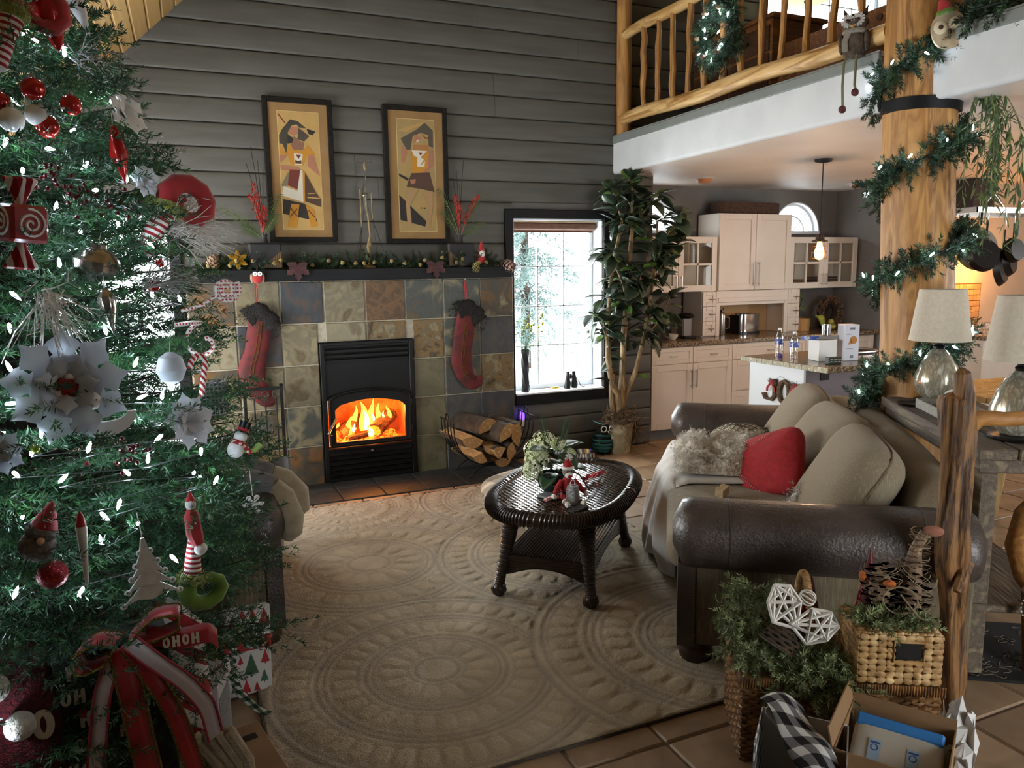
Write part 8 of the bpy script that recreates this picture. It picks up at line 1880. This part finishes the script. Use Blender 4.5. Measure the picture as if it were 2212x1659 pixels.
t = orn('snowflake', 'small crocheted white snowflake dangling from the lowest tip', 'ornament', (-1.095, -3.28, .885)); m = MB()
for k in range(6): a = k * PI / 3; m.tube([(0, 0, 0), (.026 * math.cos(a), 0, .026 * math.sin(a))], .005, 5); m.tube([(.024 * math.cos(a) + .006 * math.cos(b), 0, .024 * math.sin(a) + .006 * math.sin(b)) for b in [2 * PI * q / 7 for q in range(7)]], .003, 4, closed=True)
m.build('lace', WHITEFELT, t); MB().tube([(0, 0, .028), (-.004, 0, .11)], .0014, 4).build('string', WHITEFELT, t)
t = orn('lace_tree', 'crocheted white lace tree ornament hanging low at the front', 'ornament', (-1.385, -3.64, .86), rot=(0, R(-4), R(15)))
for k in range(5):
    z = .055 - .032 * k; w_ = .012 + .014 * k; m = MB(); m.prism([(-w_, z - .012), (-w_ * .35, z + .026), (w_ * .35, z + .026), (w_, z - .012), (w_ * .5, z - .004), (0, z - .014), (-w_ * .5, z - .004)], -.004, .004); m.v = [(a, c, b) for a, b, c in m.v]
    for s in (-1, 1): m.tube([(s * w_ + .006 * math.cos(b), 0, z - .012 + .006 * math.sin(b)) for b in [2 * PI * q / 8 for q in range(8)]], .003, 4, closed=True)
    m.build('lace_tier', WHITEFELT, t, smooth=False)
MB().tube([(0, 0, .08), (-.002, 0, .15)], .0014, 4).build('string', WHITEFELT, t)
t = orn('slim_santa', 'long thin carved santa icicle hanging low on the tree', 'ornament', (-1.515, -3.70, .96)); MB().lathe([(0, -.11), (.004, -.09), (.010, .0), (.013, .045), (.009, .055)], 12).build('beard_icicle', WHITEFELT, t); MB().lathe([(.012, .05), (.008, .075), (0, .09)], 10).build('hat', RED, t)
t = orn('felt_gnome', 'felt gnome with red pointed hat and grey knit band low on the tree', 'ornament', (-1.60, -3.70, 1.0), rot=(0, R(22), R(10)), scale=.8); MB().ell((0, 0, -.03), (.05, .04, .05), 14, 10).build('body', KNIT, t); MB().lathe([(.042, .0), (.046, .012), (.04, .026)], 16).build('knit_band', KNIT, t); MB().lathe([(.04, .022), (.026, .06), (.008, .10), (0, .106)], 14).build('hat', RED, t); MB().ell((0, -.042, -.005), .011, 8, 6).build('nose', _cache['pale_skin'], t)
t = orn('santa_figure', 'small hanging santa with striped legs near the loveseat', 'ornament', (-1.272, -3.54, .93)); MB().tube([(0, 0, .05), (0, 0, .02), (.004, 0, -.03), (.012, 0, -.06)], [.008, .02, .022, .016], 10).build('suit', RED, t); MB().ell((.016, 0, -.075), .018, 12, 8).build('snowball', WHITEFELT, t); MB().ell((0, -.004, .055), (.014, .013, .016), 10, 8).build('beard', WHITEFELT, t); MB().lathe([(.014, .064), (0, .095)], 10).build('hat', RED, t)
for k, (x, y, z) in enumerate(((-1.47, -3.42, 1.81), (-1.53, -3.44, 1.86), (-1.40, -3.36, 1.80), (-1.42, -3.58, 1.16))):
    t = orn('berry_pick', ('dark red berry spray between the candy cube and the elf shoe', 'dark red berry spray just above the candy cube', 'dark red berry spray close to the striped elf leg', 'dark red berry spray low beside the moon ornament')[k], 'ornament', (x, y, z), group='berry picks on the tree'); m = MB(); s_ = MB()
    for q in range(16): p = V((rt.gauss(0, .03), rt.gauss(0, .012), rt.gauss(0, .018))); m.ell(p, .0065, 7, 5); s_.tube([(0, .01, -.01), p], .0008, 3)
    b_ = m.build('berries', mat('deep_red_berry', '#5c0f14', .3), t); b_['kind'] = 'stuff'; s_.build('stems', TWIGBROWN, t)
# ---------------------------------------------------------------- gifts under the tree
def letters(par, mt, txt, x, z, h, y):
    """block capitals H and O lying on the plane y (reading along +x), one part each"""
    w = h * .62; b = h * .24
    for ch in txt:
        m = MB()
        if ch == 'H': m.prism([(0, 0), (b, 0), (b, h * .4), (w - b, h * .4), (w - b, 0), (w, 0), (w, h), (w - b, h), (w - b, h * .62), (b, h * .62), (b, h), (0, h)], 0, .0006)
        else: m.tube([(w / 2 + (w - b) / 2 * math.cos(a), h / 2 + (h - b) / 2 * math.sin(a), 0) for a in [2 * PI * q / 18 for q in range(18)]], b / 2, 6, closed=True); m.v = [(p, q, r * .06) for p, q, r in m.v]
        m.v = [(x + p, y - r, z + q) for p, q, r in m.v]
        m.build('letter', mt, par, smooth=False); x += w + h * .14
GRN = mat('dark_green_print', '#12301c', .6); CRMI = mat('cream_print', '#c9bfa8', .6)
t = thing('ho_ho_gift_bag', 'dark gift bag printed with HO lettering under the tree', 'gift bag', (-1.505, -3.47, 0), 8)
MB().box(-.14, -.07, 0, .14, .07, .62, b=.004).build('bag', mat('black_green_paper', '#0f1a12', .5, col2=['#0f1a12', '#15381f', '#120f0f'], scale=9, detail=0, lo=.45, hi=.55), t, smooth=False)
for r_, z in enumerate((.06, .13, .20, .27, .34, .41, .48, .55)): letters(t, CRMI, 'HO' if r_ % 2 else 'OH', -.13 + .02 * (r_ % 3), z, .042, -.0706); letters(t, CRMI, 'OH' if r_ % 2 else 'HO', .0 + .03 * (r_ % 2), z + .012, .036, -.0706)
m = MB()
for k in range(9): m.ell((-.11 + .027 * k, -.071, .10 + .07 * ((k * 5) % 7)), (.012, .001, .014), 8, 6)
m.build('printed_santas', RED, t)
t = thing('glitter_bow', 'big red and green edged bow with long tails on the gift bag', 'bow', (-1.47, -3.565, .645))
RBN = mat('red_satin_ribbon', '#8e1216', .4, col2='#a81c1c', scale=9, sheen=.4); 
def ribbon(P, w, up, nm='tail', mt=RBN, edge=GOLDGLIT, dense=6):
    Q = []
    for k in range(len(P) - 1):
        for s in range(dense): Q.append(V(P[k]).lerp(V(P[k + 1]), s / dense))
    Q.append(V(P[-1]))
    for _ in range(3): Q = [Q[0]] + [(Q[i - 1] + 2 * Q[i] + Q[i + 1]) / 4 for i in range(1, len(Q) - 1)] + [Q[-1]]
    u_ = V(up).normalized(); n_ = len(Q) - 1
    f = lambda u, v: Q[min(n_, int(round(v * n_)))] + u_ * (u - .5) * w
    r_ = MB().sheet(f, 2, n_, .0015).build(nm, mt, t, ang=0)
    if edge:
        m = MB()
        for s in (-.5, .5): m.tube([q + u_ * s * w for q in Q], .0035, 5)
        m.build('glitter_edge', edge, r_)
ribbon([(-.005, 0, 0), (-.05, -.03, .03), (-.10, -.04, .01), (-.09, -.03, -.05), (-.03, -.02, -.04), (0, 0, 0)], .06, (.3, .8, .2), 'loop'); ribbon([(.02, 0, 0), (.08, .02, .05), (.15, .03, .045), (.145, .02, .0), (.07, .01, -.015), (.02, 0, 0)], .055, (.1, .9, .2), 'loop')
ribbon([(0, -.01, -.02), (.015, -.05, -.10), (.03, -.055, -.25), (.05, -.055, -.42), (.07, -.06, -.56)], .06, (1, .15, 0)); ribbon([(.02, -.01, -.02), (.07, -.045, -.10), (.12, -.05, -.22), (.15, -.05, -.36), (.18, -.05, -.5)], .045, (1, .2, .15))
PINKR = mat('white_satin_ribbon', '#b8adac', .4); REDE = mat('red_stitch_edge', '#8f2028', .7)
ribbon([(.02, -.02, -.0), (.08, -.06, -.05), (.15, -.07, -.12), (.20, -.07, -.20), (.215, -.07, -.30)], .042, (.85, .2, .45), 'white_tail', PINKR, REDE); ribbon([(-.02, -.02, -.04), (-.05, -.06, -.12), (-.07, -.065, -.25), (-.09, -.065, -.40), (-.10, -.07, -.55)], .04, (1, .1, 0), 'white_tail', PINKR, REDE)
ribbon([(.06, .02, -.01), (.14, .0, -.03), (.22, -.01, -.02), (.24, .0, -.05)], .055, (0, .15, 1), 'printed_tail', RBN, None); letters(t, CRMI, 'OHOH', .10, -.045, .032, -.012)
t = thing('red_glitter_bag', 'red glitter fabric gift sack with white pompoms at the picture edge', 'gift bag', (-1.73, -3.50, 0)); MB().tube([(0, 0, .0), (0, 0, .04), (0, 0, .3), (0, 0, .5), (0, -.01, .62)], [.10, .12, .125, .12, .08], 20).build('sack', mat('dark_red_glitter_cloth', '#3c0a10', .6, .2, col2='#6d141c', scale=120, detail=1, bump=.6, bscale=200), t)
for p in ((-.02, -.12, .60), (.03, -.14, .50), (-.07, -.10, .64)):
    m = MB(); m.ell(p, .036, 12, 8); o = m.build('pompom', CREAMFUR, t)
put(LED, 'led_bulb', t, T(-.02, -.175, .50) @ RX(60) @ SC(1.6))
letters(t, CRMI, 'O', .05, .44, .085, -.125)
t = thing('stripe_parcel', 'red and white striped soft parcel behind the bow', 'gift', (-1.35, -3.26, .0), 20); MB().tube([(0, 0, 0), (0, 0, .3), (.0, 0, .5), (-.03, 0, .60)], [.085, .09, .085, .04], 18).build('wrap', plaid('broad_stripe', ['#8c141a', '#8c141a', '#c4bcb4'], .045, ('z+x', 'z+x')), t)
t = thing('white_gift_box', 'white gift box with silver glitter side under the tree', 'gift box', (-1.31, -3.12, 0), -14); MB().box(-.09, -.09, 0, .09, .09, .225, b=.003).build('box', mat('pale_lilac_board', '#8d868a', .6), t, smooth=False); MB().box(-.096, -.096, .225, .096, .096, .27, b=.003).build('lid', mat('white_board', '#a8a4a2', .6), t, smooth=False); MB().box(.0905, -.07, .02, .0915, .07, .21).build('glitter_panel', SILVGLIT, t, smooth=False); m = MB(); m.M = T(0, -.0905, 0); m.box(-.02, -.001, 0, .02, 0, .225); m.build('grey_band', mat('grey_band', '#4c474a', .6), t, smooth=False); m = MB(); m.M = T(.06, 0, .27)
for k in range(5): m.tube([(0, 0, 0), (.03 * math.cos(k * 1.3), .03 * math.sin(k * 1.3), .03), (.045 * math.cos(k * 1.3), .045 * math.sin(k * 1.3), .0)], .008, 6, flat=.2)
m.build('bow', SILVER, t)
WTREE = mat('white_wrapping', '#b4b0ac', .55); t = thing('tree_print_gift', 'flat gift in white paper printed with red and green trees', 'gift', (-1.135, -2.83, .003), rot=(R(-12), R(6), R(14))); MB().box(-.09, -.02, 0, .09, .025, .33, b=.004).build('parcel', WTREE, t, smooth=False); MB().box(-.09, -.0206, .165, .09, -.02, .215).build('red_band', RED, t, smooth=False); letters(t, CRMI, 'OHO', .0, .172, .032, -.0207)
def pt(x, z, h, mt):
    m = MB(); m.M = T(x, -.0204, z) @ RX(90); m.prism([(-h * .36, 0), (h * .36, 0), (0, h)], 0, .0004); m.prism([(-h * .05, -h * .12), (h * .05, -h * .12), (h * .05, 0), (-h * .05, 0)], 0, .0004); m.build('printed_tree', mt, t, smooth=False)
GR2 = mat('green_print', '#1c4a26', .6)
for x, z, h, k in ((.065, .25, .07, 0), (.02, .285, .04, 0), (-.02, .29, .035, 0), (-.06, .25, .05, 0), (-.05, .225, .03, 1), (.0, .225, .035, 1), (-.06, .11, .05, 0), (-.03, .12, .03, 0), (.01, .075, .08, 1), (.065, .11, .05, 0), (.06, .04, .045, 1), (-.05, .02, .05, 1), (-.01, .01, .05, 0), (.03, .01, .035, 0)): pt(x, z, h, GR2 if k else RED)
t = thing('plaid_gift_bow', 'green and white checked ribbon bow on the tree print gift', 'bow', (-1.17, -2.90, .265)); GCH = plaid('green_white_gingham', ['#10241a', '#4d5f50', '#b8b8ac'], .013, ('x+z', 'z')); ribbon([(0, 0, 0), (.05, -.03, .03), (.10, -.03, .02), (.09, -.02, -.03), (.03, -.01, -.02)], .03, (0, .3, 1), 'loop', GCH, None); ribbon([(0, 0, 0), (-.02, -.04, -.10), (.0, -.06, -.18), (.06, -.1, -.24), (.10, -.12, -.255)], .03, (1, .2, 0), 'tail', GCH, None)
t = thing('fleece_coil', 'coiled cream fleece blanket edge at the bottom of the picture', 'blanket', (-1.30, -3.42, 0))
for k in range(4): MB().tube([(-.09 + .03 * k, .02, .012), (-.07 + .03 * k, 0, .17 + .02 * k), (-.01 + .03 * k, -.03, .24), (.05 + .025 * k, -.06, .15), (.07 + .02 * k, -.08, .012)], .022, 9).build('fold', mat('cream_fleece', '#9a8d74', .95, col2='#857961', scale=30, bump=.4, bscale=120), t)
t = thing('flat_carton', 'flattened cardboard carton with a black tape patch on the floor', 'box', (-1.17, -3.24, .002), 12); MB().box(-.09, -.16, 0, .09, .16, .02, b=.003).build('carton', CARDBOARD, t, smooth=False); MB().box(-.03, .06, .0201, .06, .095, .0208).build('black_patch', BLACKPLASTIC, t, smooth=False)
t = thing('wooden_stool_leg', 'honey wood furniture leg with slate blue top at the picture edge', 'stool', (-1.755, -4.18, 0)); MB().tube([(0, 0, 0), (.10, .0, .5), (.115, 0, .9)], [.02, .026, .03], 10).build('leg', PALEW, t); MB().tube([(.115, 0, .9), (.118, 0, .97)], .034, 12).build('slate_cap', mat('slate_blue_paint', '#3a3f55', .5), t)
